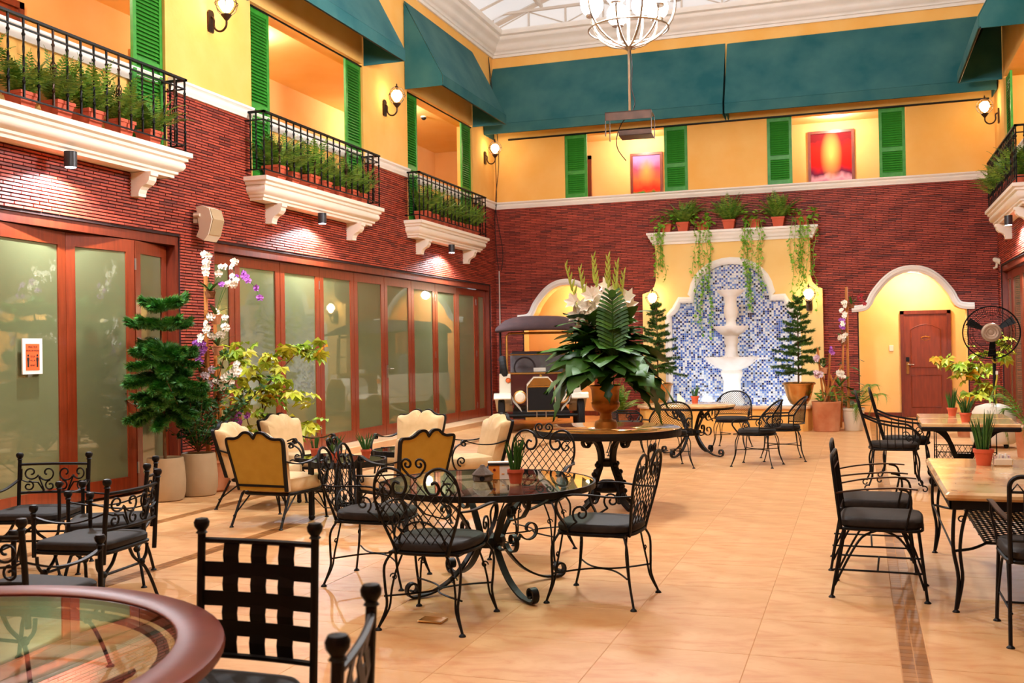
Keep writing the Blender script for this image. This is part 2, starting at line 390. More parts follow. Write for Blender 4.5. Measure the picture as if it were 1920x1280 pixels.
# ---- floor
floor = struct(link('floor', MB().box(XL-2.2, XR+2.2, Y_LO, 22.2, -.12, -.0018).mesh('floor', 'grout')))
STRIPS = [(.15, .27), (-4.64, -4.52), (-5.89, -5.77)]
def tile_rows():
    # x columns broken by the brown strips
    edges = [XL]; x = XL
    cols = []
    bounds = [XL, -5.89, -5.77, -4.64, -4.52, .15, .27, XR]
    for a, b_ in zip(bounds[::2], bounds[1::2]):
        n = max(1, round((b_-a)/.66)); s_ = (b_-a)/n
        cols += [(a+i*s_, a+(i+1)*s_) for i in range(n)]
    return cols
tiles = []
for ci, (a, b_) in enumerate(tile_rows()):
    y = Y_LO
    while y < YB: tiles.append((a, b_, y, min(y+.66, YB))); y += .66
g = .0012
def tile_mesh(w_, d_):
    h = .0018; e = .0015
    return MB().add([(-w_/2+g, -d_/2+g, -h), (w_/2-g, -d_/2+g, -h), (w_/2-g, d_/2-g, -h), (-w_/2+g, d_/2-g, -h), (-w_/2+g+e, -d_/2+g+e, 0), (w_/2-g-e, -d_/2+g+e, 0), (w_/2-g-e, d_/2-g-e, 0), (-w_/2+g+e, d_/2-g-e, 0)],
                    [(4, 5, 6, 7), (0, 1, 5, 4), (1, 2, 6, 5), (2, 3, 7, 6), (3, 0, 4, 7)])
def in_view(x, y):
    c = cam.matrix_world.inverted() @ Vector((x, y, 0)); 
    if c.z > -1.2: return None
    px = 960+1920*c.x/-c.z; py = 640-1920*c.y/-c.z
    return (-c.z) if -80 < px < 2000 and py < 1400 else None
vis = sorted([(in_view((t_[0]+t_[1])/2, (t_[2]+t_[3])/2) or 99+abs(t_[2]), t_) for t_ in tiles])
cache = {}; rest = MB()
for i, (d, (a, b_, c, e)) in enumerate(vis):
    key = (round(b_-a, 3), round(e-c, 3))
    if i < 300:
        if key not in cache: cache[key] = tile_mesh(*key).mesh('tile', 'floor_tile')
        link('tile', cache[key], floor, loc=((a+b_)/2, (c+e)/2, 0))
    else:
        mm = tile_mesh(*key); rest.mx = Matrix.Translation(((a+b_)/2, (c+e)/2, 0)); rest.add(mm.v, mm.f)
rest.mx = None
for (x0, x1, y0, y1) in ((-7.2, -4.5, 20.2, 22.0), (-.2, 2.4, 20.2, 22.0)):
    y = y0
    for j in range(3):
        for k in range(4): rest.mx = Matrix.Translation((x0+(k+.5)*(x1-x0)/4, y0+(j+.5)*(y1-y0)/3, 0)); mm = tile_mesh((x1-x0)/4, (y1-y0)/3); rest.add(mm.v, mm.f)
rest.build('floor_tiles', 'floor_tile', floor, kind='stuff')
sp = MB()
for a, b_ in STRIPS:
    y = 1.0
    while y < YB:
        for k in range(2):
            w_ = (b_-a)/2; sp.box(a+k*w_+.002, a+(k+1)*w_-.002, y+.001, y+.058, -.0018, -.0003)
        y += .06
sp.build('floor_strip', 'strip_stone', floor, kind='stuff')
# ---- bricks
BR_H, BR_L, BR_D = .033, .225, .012
brick_meshes = {}
def brick_wall(parent, u0, u1, z0, z1, blocked, axis, plane, sign, n_obj, seed):
    """blocked(za, zb) -> list of (a, b) intervals without brick; axis 'y': wall at x=plane; axis 'x': wall at y=plane"""
    r = random.Random(seed); full = []; part = MB()
    def put(a, b_, c, d, dep):
        e = .002
        if axis == 'y': P = lambda u, z, q: (plane+sign*q, u, z)
        else: P = lambda u, z, q: (u, plane+sign*q, z)
        part.add([P(a, c, 0), P(b_, c, 0), P(b_, d, 0), P(a, d, 0), P(a+e, c+e, dep), P(b_-e, c+e, dep), P(b_-e, d-e, dep), P(a+e, d-e, dep)],
                 [(4, 5, 6, 7), (0, 1, 5, 4), (1, 2, 6, 5), (2, 3, 7, 6), (3, 0, 4, 7)])
    z = z0; row = 0
    while z < z1-.01:
        zt = min(z+BR_H, z1); off = (row % 2)*BR_L/2+r.uniform(-.02, .02); u = u0-off
        bl = blocked(z, zt)
        while u < u1:
            a, b_ = max(u, u0), min(u+BR_L, u1); pieces_ = [(a, b_)]
            for (p, q) in bl:
                nx = []
                for (s0, s1) in pieces_:
                    if q <= s0 or p >= s1: nx.append((s0, s1)); continue
                    if p > s0: nx.append((s0, p))
                    if q < s1: nx.append((q, s1))
                pieces_ = nx
            for (s0, s1) in pieces_:
                if s1-s0 < .015: continue
                isfull = abs(s1-s0-BR_L) < 1e-4 and abs(zt-z-BR_H) < 1e-4
                if isfull: full.append((s0, z, r.choice((.010, .012, .014))))
                else: put(s0+.0025, s1-.0025, z+.0045, zt-.0045, .012)
            u += BR_L
        z += BR_H; row += 1
    def dist(f):
        p = Vector((plane, f[0], f[1])) if axis == 'y' else Vector((f[0], plane, f[1]))
        c = cam.matrix_world.inverted() @ p
        if c.z > -.5: return 999
        px = 960+1920*c.x/-c.z; py = 640-1920*c.y/-c.z
        return -c.z+(0 if 0 < px < 1920 and 0 < py < 1280 else 100)
    full.sort(key=dist)
    for i, (a, c, dep) in enumerate(full):
        if i < n_obj:
            k = (axis, sign, dep)
            if k not in brick_meshes:
                sv = part; part = MB(); 
                pl = plane; plane = 0.0
                put(-BR_L/2+.003, BR_L/2-.003, -BR_H/2+.0045, BR_H/2-.0045, dep); brick_meshes[k] = part.mesh('brick', 'brick'); part = sv; plane = pl
            loc = (plane, a+BR_L/2, c+BR_H/2) if axis == 'y' else (a+BR_L/2, plane, c+BR_H/2)
            link('brick', brick_meshes[k], parent, loc=loc)
        else: put(a+.003, a+BR_L-.003, c+.0045, c+BR_H-.0045, dep)
    part.build('bricks', 'brick', parent, kind='stuff')
OPENS = [(3.0, 9.67), (10.30, 19.88)]          # folding-door openings along the side walls
def side_blocked(zm):
    def f(za, zb):
        out = []
        if za < HEAD-.001: out += OPENS
        if zb > 3.60: out += WIN
        return out
    return f
def side_wall(name, X, sg, ylo, nb, seed):
    holes = [(a, b_, -1, HEAD) for a, b_ in OPENS]+[(a, b_, 3.60, 5.90) for a, b_ in WIN]
    def put(mb, a, b_, c, d): mb.box(min(X, X-sg*.3), max(X, X-sg*.3), a, b_, c, d)
    mb = MB(); grid_boxes(mb, Y_LO, YB+.3, 0, ZT, holes, put); wl = struct(mb.build(name, 'mortar'))
    mb = MB(); grid_boxes(mb, Y_LO, YB+.3, ZT, 8.04, holes, lambda m_, a, b_, c, d: m_.box(min(X+sg*.012, X-sg*.3), max(X+sg*.012, X-sg*.3), a, b_, c, d)); mb.build('plaster_wall', 'plaster', wl)
    # plaster reveals of the french windows below the trim
    mb = MB()
    for a, b_ in WIN:
        for y in (a, b_-.012):
            mb.box(min(X+sg*.014, X-sg*.31), max(X+sg*.014, X-sg*.31), y-.001 if y == a else y, y+.012 if y == a else y+.013, 3.6, 5.9)
    mb.build('window_reveal', 'plaster', wl)
    pa = MB()                                # low plaster parapets under the french windows
    for a, b_ in WIN: pa.box(min(X-sg*.10, X-sg*.25), max(X-sg*.10, X-sg*.25), a, b_, 3.56, 4.40)
    pa.build('parapet', 'plaster', wl)
    brick_wall(wl, ylo, YB, 0, ZT-.005, side_blocked(0), 'y', X, sg, nb, seed)
    return wl
wall_left = side_wall('wall_left', XL, 1, 3.0, 300, 3)
wall_right = side_wall('wall_right', XR, -1, 6.0, 120, 5)
# ---- back wall with two ogee arches
ARCH_IN = [(0, 2.77), (.14, 2.755), (.28, 2.70), (.39, 2.62), (.48, 2.53), (.56, 2.43), (.63, 2.33), (.68, 2.22), (.74, 2.13), (.82, 2.08), (.93, 2.06)]
ARCHES = [-5.66, .92]
def arch_hw(z):
    if z < 2.06: return .93
    for (x0, z0), (x1, z1) in zip(ARCH_IN, ARCH_IN[1:]):
        if z1 <= z <= z0: return x0+(x1-x0)*(z0-z)/(z0-z1) if z0 != z1 else x1
    return 0
poly = [(XL-.3, 0)]
for c in ARCHES:
    poly += [(c-.93, 0)]+[(c-x, z) for x, z in reversed(ARCH_IN)]+[(c+x, z) for x, z in ARCH_IN[1:]]+[(c+.93, 0)]
poly += [(XR+.3, 0), (XR+.3, ZT), (XL-.3, ZT)]
wall_back = struct(MB().prism(poly, YB, YB+.3, 'y').build('wall_back', 'mortar'))
BWIN = [(-5.65, -3.14), (-1.62, .87)]
mb = MB(); grid_boxes(mb, XL-.3, XR+.3, ZT, 8.0, [(a, b_, 4.5, 5.84) for a, b_ in BWIN], lambda m_, a, b_, c, d: m_.box(a, b_, YB-.012, YB+.3, c, d)); mb.build('plaster_wall', 'plaster', wall_back)
mb = MB()
for c in ARCHES:       # plaster lining of the arch reveal
    pts = [(c-.93, 0)]+[(c-x, z) for x, z in reversed(ARCH_IN)]+[(c+x, z) for x, z in ARCH_IN[1:]]+[(c+.93, 0)]
    vs_ = []
    for x, z in pts: vs_ += [(x, YB-.004, z), (x, YB+.31, z), (x+(.006 if x < c else -.006), YB-.004, z-.006), (x+(.006 if x < c else -.006), YB+.31, z-.006)]
    mb.add(vs_, [(i*4+a, i*4+b_, i*4+4+b_, i*4+4+a) for i in range(len(pts)-1) for a, b_ in ((0, 1), (2, 3), (0, 2), (1, 3))])
mb.build('arch_reveal', 'plaster_pale', wall_back)
FW = (-4.04, -.64); FN = (-3.77, -.85)
def back_blocked(za, zb):
    out = []
    for c in ARCHES:
        hw = max(arch_hw(za), arch_hw(zb))
        if za < 2.77: out.append((c-hw-.02, c+hw+.02))
    if zb < 2.5: out.append((FW[0]+.15, FW[1]-.15))
    elif zb < 3.6: out.append((FN[0]+.12, FN[1]-.12))
    return out
brick_wall(wall_back, XL, XR, 0, ZT-.005, back_blocked, 'x', YB, -1, 300, 9)
def moulding_xz(mb, pts, prof, y):      # prof: (offset along outward normal, protrusion towards -y)
    n = len(pts); k = len(prof); vs_ = []
    for i in range(n):
        d = Vector(pts[min(i+1, n-1)])-Vector(pts[max(i-1, 0)]); d.normalize(); nn = Vector((-d.y, d.x))
        for o, p in prof: vs_.append((pts[i][0]+nn.x*o, y-p, pts[i][1]+nn.y*o))
    fs = [tuple(range(k)), tuple((n-1)*k+a for a in range(k-1, -1, -1))]
    for i in range(n-1):
        for a in range(k): fs.append((i*k+a, i*k+(a+1) % k, (i+1)*k+(a+1) % k, (i+1)*k+a))
    mb.add(vs_, fs)
AP = [(-.005, -.02), (-.005, .05), (.02, .06), (.035, .075), (.075, .075), (.085, .05), (.115, .045), (.115, -.02)]
for i, c in enumerate(ARCHES):
    half = smoothpts([(x, 0, z) for x, z in ARCH_IN]+[(1.05, 0, 2.055)], 3)
    pts = [(c-p.x, p.z) for p in reversed(half)]+[(c+p.x, p.z) for p in half[1:]]
    mb = MB(); moulding_xz(mb, pts, AP, YB-.012); struct(mb.build('trim_%d' % (i+1), 'white_trim', smooth=True))['label'] = 'white ogee arch moulding above %s' % ('the vintage car', 'the hotel door alcove')[i]
# alcoves behind the arches
def alcove(x0, x1, mat, nm):
    mb = MB(); mb.box(x0, x1, 21.6, 21.7, 0, 2.9); mb.box(x0-.1, x0, YB+.3, 21.7, 0, 2.9); mb.box(x1, x1+.1, YB+.3, 21.7, 0, 2.9)
    o = struct(mb.build(nm, mat)); MB().box(x0-.1, x1+.1, YB+.3, 21.7, 2.82, 2.92).build('alcove_ceiling', 'plaster_pale', o); return o
alc_r = alcove(-.3, 2.2, 'plaster_pale', 'wall_alcove_right'); alc_l = alcove(-7.1, -4.4, 'plaster_in', 'wall_alcove_left')
mb = MB(); mb.box(-.3, .77, 21.585, 21.6, 0, .09); mb.box(1.67, 2.2, 21.585, 21.6, 0, .09); struct(mb.build('baseboard_alcove', 'dark_wood'))
struct(MB().box(-7.1, -4.4, 21.585, 21.6, 0, .1).build('baseboard_alcove_left', 'dark_wood'))
# ---- white string course, crown
TP = [(0, 4.385), (.03, 4.385), (.035, 4.41), (.05, 4.425), (.055, 4.46), (.04, 4.475), (.075, 4.50), (.08, 4.525), (0, 4.53)]
tn = 3
def trim_path(path, label):
    global tn
    o = struct(MB().sweep(path, TP).build('trim_%d' % tn, 'white_trim', smooth=True)); o['label'] = label; tn += 1
o_ = .012
trim_path([(XL+o_, Y_LO), (XL+o_, WIN[0][0]-.03)], 'white string course on the left wall nearest the camera')
trim_path([(XL+o_, WIN[0][1]+.03), (XL+o_, WIN[1][0]-.03)], 'white string course between first and second left balconies')
trim_path([(XL+o_, WIN[1][1]+.03), (XL+o_, WIN[2][0]-.03)], 'white string course between second and third left balconies')
trim_path([(XL+o_, WIN[2][1]+.03), (XL+o_, YB-o_), (XR-o_, YB-o_), (XR-o_, WIN[2][1]+.03)], 'white string course running along the back wall')
trim_path([(XR-o_, WIN[2][0]-.03), (XR-o_, WIN[1][1]+.03)], 'white string course on the right wall')
trim_path([(XR-o_, WIN[1][0]-.03), (XR-o_, Y_LO)], 'white string course on the right wall nearest the camera')
for i_, (a, b_) in enumerate(WIN):
    trim_path([(XL-.10, a), (XL-.10, b_)], 'white window sill moulding behind the %s left balcony' % ('nearest', 'middle', 'farthest')[i_])
    if i_: trim_path([(XR+.10, b_), (XR+.10, a)], 'white window sill moulding behind the %s right balcony' % ('', 'nearer', 'farther')[i_])
CP = [(0, 7.55), (.05, 7.55), (.055, 7.60), (.08, 7.61), (.085, 7.64), (.11, 7.66), (.15, 7.70), (.16, 7.75), (.20, 7.80), (.26, 7.84), (.28, 7.88), (.28, 7.92), (.34, 7.94), (.36, 7.99), (.36, 8.03), (0, 8.05)]
o = struct(MB().sweep([(XL, Y_LO), (XL, YB), (XR, YB), (XR, Y_LO)], CP).build('trim_%d' % tn, 'white_trim', smooth=True)); o['label'] = 'deep white crown moulding under the roof'; tn += 1
# ---- roof: two pitched slopes of white panels on rafters, gable wall, lattice trusses
XM = (XL+XR)/2
ceil = struct(MB().add([(XL-.2, Y_LO, 8.25), (XL-.2, 20.5, 8.25), (XM, 20.5, 10.1), (XM, Y_LO, 10.1), (XR+.2, Y_LO, 8.25), (XR+.2, 20.5, 8.25)], [(0, 1, 2, 3), (3, 2, 5, 4)]).build('ceiling', 'roof_sheet'))
struct(MB().add([(XL-.3, 20.45, 7.9), (XR+.3, 20.45, 7.9), (XR+.3, 20.45, 8.3), (XM, 20.45, 10.2), (XL-.3, 20.45, 8.3)], [(0, 1, 2, 3, 4)]).build('wall_gable', 'roof_sheet'))
pm_ = None
rm = []
for i in range(16):
    y = 20.3-i*.95
    for sx, xe in ((-1, XL-.2), (1, XR+.2)):
        mb = MB(); r_ = .03 if i % 3 else .06
        mb.tube([(xe, y, 8.2), (XM, y, 10.04)], r_, 4); rm.append(mb.build('rafter', 'truss_paint', ceil))
for k in range(1, 4):
    for sx, xe in ((-1, XL-.2), (1, XR+.2)):
        f_ = k/4; x = xe+(XM-xe)*f_; z = 8.22+1.85*f_-.05; MB().box(x-.03, x+.03, Y_LO, 20.4, z-.06, z).build('purlin', 'truss_paint', ceil)
def truss(y, z0, label):
    o = thing('roof_truss', label, 'roof truss', (XM, y, z0), 0, 'roof trusses')
    h = .42; L_ = (XR-XL)/2-.05; n = 12
    MB().box(-L_, L_, -.03, .03, h-.05, h).build('top_chord', 'truss_paint', o); MB().box(-L_, L_, -.03, .03, 0, .05).build('bottom_chord', 'truss_paint', o)
    for k in range(n+1):
        x = -L_+2*L_*k/n; MB().box(x-.018, x+.018, -.02, .02, .05, h-.05).build('post', 'truss_paint', o)
        if k < n:
            x2 = -L_+2*L_*(k+1)/n; a, b_ = (.05, h-.05) if k % 2 == 0 else (h-.05, .05)
            MB().tube([(x, 0, a), (x2, 0, b_)], .014, 4).build('diagonal_brace', 'truss_paint', o)
truss(20.15, 8.06, 'white lattice roof truss against the gable wall'); truss(12.6, 8.3, 'white lattice roof truss across the courtyard, further forward')
wall_front = struct(MB().box(XL-.3, XR+.3, Y_LO-.3, Y_LO, 0, ZT).build('wall_front', 'brick')); MB().box(XL-.3, XR+.3, Y_LO-.3, Y_LO, ZT, 8.4).build('plaster_wall', 'plaster', wall_front)
MB().add([(XL-.3, Y_LO, 8.2), (XR+.3, Y_LO, 8.2), (XM, Y_LO, 10.2)], [(0, 1, 2)]).build('gable', 'roof_sheet', wall_front)
# ---- upper corridors seen through the openings
def corridor_left(X, sg, nm):
    xi = X-sg*2.0; a, b_ = min(X-sg*.3, xi), max(X-sg*.3, xi)
    o = struct(MB().box(min(xi, xi-sg*.1), max(xi, xi-sg*.1), 4.0, 22.2, 3.55, 6.2).build('wall_corridor_'+nm, 'plaster_in'))
    MB().box(a, b_, 4.0, 22.2, 3.45, 3.58).build('corridor_floor', 'marble_step', o); MB().box(a, b_, 4.0, 22.2, 6.02, 6.12).build('corridor_ceiling', 'plaster_pale', o)
    MB().box(a, b_, 3.9, 4.0, 3.5, 6.1).build('corridor_end', 'plaster_in', o); MB().box(a, b_, 22.2, 22.3, 3.5, 6.1).build('corridor_end', 'plaster_in', o)
    mb = MB(); x_ = xi; mb.sweep([(x_, 4.0), (x_, 22.2)] if sg > 0 else [(x_, 22.2), (x_, 4.0)], [(0, z-.0+.0) for z in (4.36,)]+[(.03, 4.36), (.05, 4.42), (.05, 4.5), (.03, 4.55), (0, 4.55)]); mb.build('dado_rail', 'white_trim', o)
    return o
cor_l = corridor_left(XL, 1, 'left'); cor_r = corridor_left(XR, -1, 'right')
cor_b = struct(MB().box(XL-2.2, XR+2.2, 21.8, 21.9, 3.9, 6.2).build('wall_corridor_back', 'plaster_in'))
MB().box(XL-.3, XR+.3, YB+.3, 21.8, 3.95, 4.05).build('corridor_floor', 'marble_step', cor_b); MB().box(XL-.3, XR+.3, YB+.3, 21.8, 5.98, 6.08).build('corridor_ceiling', 'plaster_pale', cor_b)
for (x0, x1) in BWIN:
    mb = MB(); mb.box(x0, x1, YB-.02, YB+.3, 4.44, 4.52); mb.build('window_sill', 'white_trim', wall_back)
# ---- stone step under the second folding-door opening
struct(MB().bevbox(XL-.35, XL+.30, OPENS[1][0]-.1, OPENS[1][1]+.1, -.01, .10, .012).build('floor_step', 'marble_step'))
struct(MB().bevbox(XR-.30, XR+.35, OPENS[1][0]-.1, OPENS[1][1]+.1, -.01, .10, .012).build('floor_step_right', 'marble_step'))
# ---- folding doors
def leaf_meshes(w_, h):
    st = .11; tr = .13; br = .17; d = .045
    me = {}
    me['stile'] = MB().box(-st/2, st/2, -d/2, d/2, 0, h).mesh('stile', 'wood')
    me['top'] = MB().box(st-w_/2, w_/2-st, -d/2, d/2, h-tr, h).mesh('rail', 'wood'); me['bot'] = MB().box(st-w_/2, w_/2-st, -d/2, d/2, 0, br).mesh('rail', 'wood')
    me['pane'] = MB().box(st-w_/2-.005, w_/2-st+.005, -.008, .008, br-.005, h-tr+.005).mesh('glass_pane', 'frosted')
    return me
lcache = {}
dn = [0]
def leaf(p, q, z0, h, label, hinge=None, handle=None, flip=1):
    w_ = math.hypot(q[0]-p[0], q[1]-p[1]); k = round(w_, 3), h
    if k not in lcache: lcache[k] = leaf_meshes(w_, h)
    me = lcache[k]; dn[0] += 1
    o = bpy.data.objects.new('door_%d' % dn[0], None); COL.objects.link(o); struct(o); o['label'] = label
    o.location = ((p[0]+q[0])/2, (p[1]+q[1])/2, z0); o.rotation_euler = (0, 0, math.atan2(q[1]-p[1], q[0]-p[0]))
    for s_ in (-1, 1): link('stile', me['stile'], o, loc=(s_*(w_/2-.055), 0, 0))
    link('top_rail', me['top'], o); link('bottom_rail', me['bot'], o); link('glass_pane', me['pane'], o)
    if hinge is not None:
        for z in (.25, h/2, h-.25): MB().box(-.010, .010, -.03*1, .03, z-.06, z+.06).build('hinge', 'steel', o).location = (hinge*(w_/2-.004), 0, 0)
    if handle is not None:
        s_ = handle*(w_/2-.055); y = -flip*.03
        pl = MB().box(s_-.018, s_+.018, y-.01, y+.01, .93, 1.13).build('handle_plate', 'brushed', o)
        MB().tube([(s_, y, 1.07), (s_, y-flip*.05, 1.07), (s_-handle*.12, y-flip*.055, 1.07)], .009, 6).build('lever_handle', 'brushed', pl)
    return o
def door_frame(X, sg, y0, y1, nm):
    mb = MB(); a = X-sg*.30; b_ = X-sg*.02; x0, x1 = min(a, b_), max(a, b_)
    mb.box(x0, x1, y0, y1, HEAD-.10, HEAD); mb.box(x0, x1, y1-.05, y1, 0, HEAD-.10)
    if y0 > 4: mb.box(x0, x1, y0, y0+.05, 0, HEAD-.10)
    o = struct(mb.build(nm, 'dark_wood')); return o
door_frame(XL, 1, 3.0, 9.67, 'door_frame_first'); door_frame(XL, 1, 10.30, 19.88, 'door_frame_second'); door_frame(XR, -1, 10.30, 19.88, 'door_frame_right'); door_frame(XR, -1, 3.0, 9.67, 'door_frame_right_near')
DX = XL-.12
ed = [10.35, 10.87]+[10.87+1.0525*i for i in range(1, 9)]+[19.83]
names = ['narrow end leaf beside the orchid stand', 'leaf behind the yellow-green tree', 'second full leaf from the orchid stand', 'third full leaf from the orchid stand', 'fourth full leaf from the orchid stand', 'leaf with the lever handle', 'third full leaf from the back corner', 'second full leaf from the back corner', 'last full leaf before the back corner', 'narrow end leaf at the back corner']
for i in range(10):
    z_ = 0
    leaf((DX+z_, ed[i]+.006), (DX-z_, ed[i+1]-.006), .105, HEAD-.10-.115, 'frosted glass folding door, '+names[i], hinge=(1 if i in (2, 6, 8) else None), handle=(-1 if i == 5 else None), flip=1)
leaf((XL-.03, 8.93), (XL-.16, 9.61), .03, HEAD-.14, 'frosted glass folding door, narrow leaf beside the brick pier', hinge=-1)
leaf((XL-.14, 8.06), (XL-.03, 8.92), .03, HEAD-.14, 'frosted glass folding door behind the potted pine')
leaf((XL-.03, 6.95), (XL-.14, 8.05), .03, HEAD-.14, 'frosted glass folding door with an orange notice')
leaf((XL-.14, 5.85), (XL-.03, 6.94), .03, HEAD-.14, 'frosted glass folding door nearest the camera on the left')
DXR = XR+.12
for i in range(10): leaf((DXR, ed[i+1]-.006), (DXR, ed[i]+.006), .105, HEAD-.10-.115, 'frosted glass folding door in the right wall, %s from the back corner' % ['tenth', 'ninth', 'eighth', 'seventh', 'sixth', 'fifth', 'fourth', 'third', 'second', 'first'][i])
# dark rooms behind the doors (so nothing of the outside shows through gaps)
struct(MB().box(XL-.75, XL-.70, 2.9, 20.4, 0, 3.4).build('wall_behind_doors', 'dark_wood')); struct(MB().box(XR+.70, XR+.75, 2.9, 20.4, 0, 3.4).build('wall_behind_doors_right', 'dark_wood'))
# ---- hotel door in the right alcove
d_ = bpy.data.objects.new('door_%d' % (dn[0]+1), None); COL.objects.link(d_); struct(d_); d_['label'] = 'brown panelled hotel room door in the right alcove'; d_.location = (1.22, 21.6, 0)
mb = MB(); mb.box(-.46, -.39, -.07, .0, 0, 2.09); mb.box(.39, .46, -.07, .0, 0, 2.09); mb.box(-.46, .46, -.07, 0, 2.02, 2.09); mb.build('door_frame', 'dark_wood', d_)
lf = MB().box(-.39, .39, -.035, 0, .01, 2.02).build('door_leaf', 'door_leaf', d_)
up = [(-.27, .98)]+[(-.27, 1.72)]+[(x, 1.72+.10*(1-(x/.27)**2)) for x in (-.2, -.1, 0, .1, .2)]+[(.27, 1.72), (.27, .98)]
for nm, pl in (('upper_panel', up), ('lower_panel', [(-.27, .2), (-.27, .82), (.27, .82), (.27, .2)])):
    MB().prism(pl, -.044, -.036, 'y').build(nm, 'door_leaf', lf)
    mb = MB(); mb.tube([(x, -.045, z) for x, z in pl], .011, 5, closed=True); mb.build('panel_moulding', 'door_leaf', lf)
pt = MB().box(-.36, -.31, -.055, -.035, .85, 1.08).build('lock_plate', 'brass', lf); MB().box(-.365, -.305, -.06, -.035, 1.10, 1.18).build('card_reader', 'black_plastic', lf)
MB().tube([(-.335, -.05, 1.03), (-.335, -.10, 1.03), (-.22, -.105, 1.03)], .011, 6).build('lever_handle', 'chrome', lf)
mb = MB()
for k in range(7): mb.sphere((-.075+.025*k, -.042, 1.56+.018*math.sin(PI*k/6)), .016, 8, 5)
mb.tube([(-.08, -.04, 1.54), (0, -.04, 1.50), (.08, -.04, 1.54)], .008, 5); mb.build('number_plate', 'brass', lf)
for z in (1.0,): pass
# interior wooden doors of the upper corridors
def wood_door(x, y, z0, rz, h, label):
    dn[0] += 1; o = bpy.data.objects.new('door_%d' % (dn[0]+1), None); COL.objects.link(o); struct(o); o['label'] = label; o.location = (x, y, z0); o.rotation_euler = (0, 0, rz)
    mb = MB(); mb.box(-.46, -.39, -.05, .02, 0, h); mb.box(.39, .46, -.05, .02, 0, h); mb.box(-.46, .46, -.05, .02, h-.08, h); mb.build('door_frame', 'dark_wood', o); MB().box(-.39, .39, -.02, .02, 0, h-.08).build('door_leaf', 'door_leaf', o)
wood_door(XL-1.99, 9.0, 3.58, PI/2, 2.0, 'dark wooden door in the upper left corridor nearest the camera'); wood_door(XL-1.99, 11.85, 3.58, PI/2, 2.0, 'dark wooden door frame behind the first left green shutter')
wood_door(-5.95, 21.79, 4.05, 0, 1.62, 'dark wooden door in the upper back corridor')
# ================================================================== balconies, shutters, awnings, lamps
ORD = ['first', 'second', 'third', 'fourth', 'fifth', 'sixth', 'seventh', 'eighth']
def sidex(sg, d): return (XL+d) if sg > 0 else (XR-d)
SLAB = [(0, 3.37), (.02, 3.37), (.02, 3.40), (.05, 3.41), (.05, 3.435), (.085, 3.455), (.105, 3.49), (.105, 3.52), (.09, 3.545), (.125, 3.555), (.125, 3.585), (.16, 3.60), (.16, 3.65), (0, 3.65)]
def baluster_mesh(h, basket=False):
    mb = MB(); s_ = .009; n = 14; vs_ = []; fs = []
    for i in range(n+1):
        z = h*i/n; tw = 0 if (i < 2 or i > n-2) else (i-2)*R_(40)
        for k in range(4):
            a = tw+PI/4+k*PI/2; vs_.append((s_*1.3*math.cos(a), s_*1.3*math.sin(a), z))
    for i in range(n):
        for k in range(4): fs.append((i*4+k, i*4+(k+1) % 4, i*4+4+(k+1) % 4, i*4+4+k))
    mb.add(vs_, fs)
    for z in (h*.2, h*.8): mb.lathe([(.009, z-.018), (.017, z-.006), (.017, z+.006), (.009, z+.018)], 6)
    if basket:
        for k in range(4): mb.tube([(.03*math.sin(PI*t_/6)*math.cos(k*PI/2+t_*.5), .03*math.sin(PI*t_/6)*math.sin(k*PI/2+t_*.5), h*.36+t_*.028) for t_ in range(7)], .005, 4)
    return mb
BAL_ME = baluster_mesh(.70).mesh('baluster', 'iron'); BASKET_ME = baluster_mesh(.70, True).mesh('baluster', 'iron_brown')
def corbel_mesh(sg):
    pr = [(0, 3.37), (.26, 3.37), (.26, 3.33), (.24, 3.32), (.235, 3.28), (.20, 3.24), (.15, 3.22), (.12, 3.19), (.105, 3.15), (.105, 3.12), (0, 3.12)]
    return MB().prism([(sg*x, z) for x, z in pr], -.06, .06, 'y')
def balcony(sg, y0, y1, nm, label, lower=True):
    o = thing('balcony', label, 'balcony', (0, 0, 0), 0, 'balconies over the courtyard')
    a = sidex(sg, .012); b_ = sidex(sg, .18)
    path = [(a, y0+.16), (b_, y0+.16), (b_, y1-.16), (a, y1-.16)]
    if sg < 0: path = [(a, y1-.16), (b_, y1-.16), (b_, y0+.16), (a, y0+.16)]
    mb = MB(); mb.sweep(path, SLAB); mb.box(min(sidex(sg, -.28), b_), max(sidex(sg, -.28), b_), y0+.17, y1-.17, 3.375, 3.645); mb.build('slab', 'cream_trim', o, smooth=True)
    for y in (y0+.55, y1-.55): c = corbel_mesh(sg).build('corbel', 'cream_trim', o); c.location = (sidex(sg, 0), y, 0)
    xr = sidex(sg, .28); ya, yb = y0+.05, y1-.05; xw = sidex(sg, .01)
    loop = [(xw, ya), (xr, ya), (xr, yb), (xw, yb)]
    for z, t_, nmr in ((4.45, .024, 'handrail'), (4.35, .014, 'rail'), (3.735, .014, 'rail')):
        mb = MB()
        for p, q in zip(loop, loop[1:]):
            x0, x1 = min(p[0], q[0]), max(p[0], q[0]); yy0, yy1 = min(p[1], q[1]), max(p[1], q[1]); w_ = .02 if nmr == 'handrail' else .008
            mb.box(x0-w_, x1+w_, yy0-w_, yy1+w_, z-t_/2, z+t_/2)
        mb.build(nmr, 'iron', o)
    n = 18
    for i in range(n+1):
        link('baluster', BASKET_ME if i % 5 == 2 else BAL_ME, o, loc=(xr, ya+(yb-ya)*i/n, 3.74))
    for y in (ya, yb):
        for k in (1, 2): link('baluster', BAL_ME, o, loc=(xw+(xr-xw)*k/3*.9, y, 3.74))
    for x, y in ((xr, ya), (xr, yb)): MB().box(x-.008, x+.008, y-.008, y+.008, 3.65, 3.74).build('foot', 'iron', o)
    return o
BN = ['nearest the camera on the left wall', 'in the middle of the left wall', 'at the far end of the left wall']
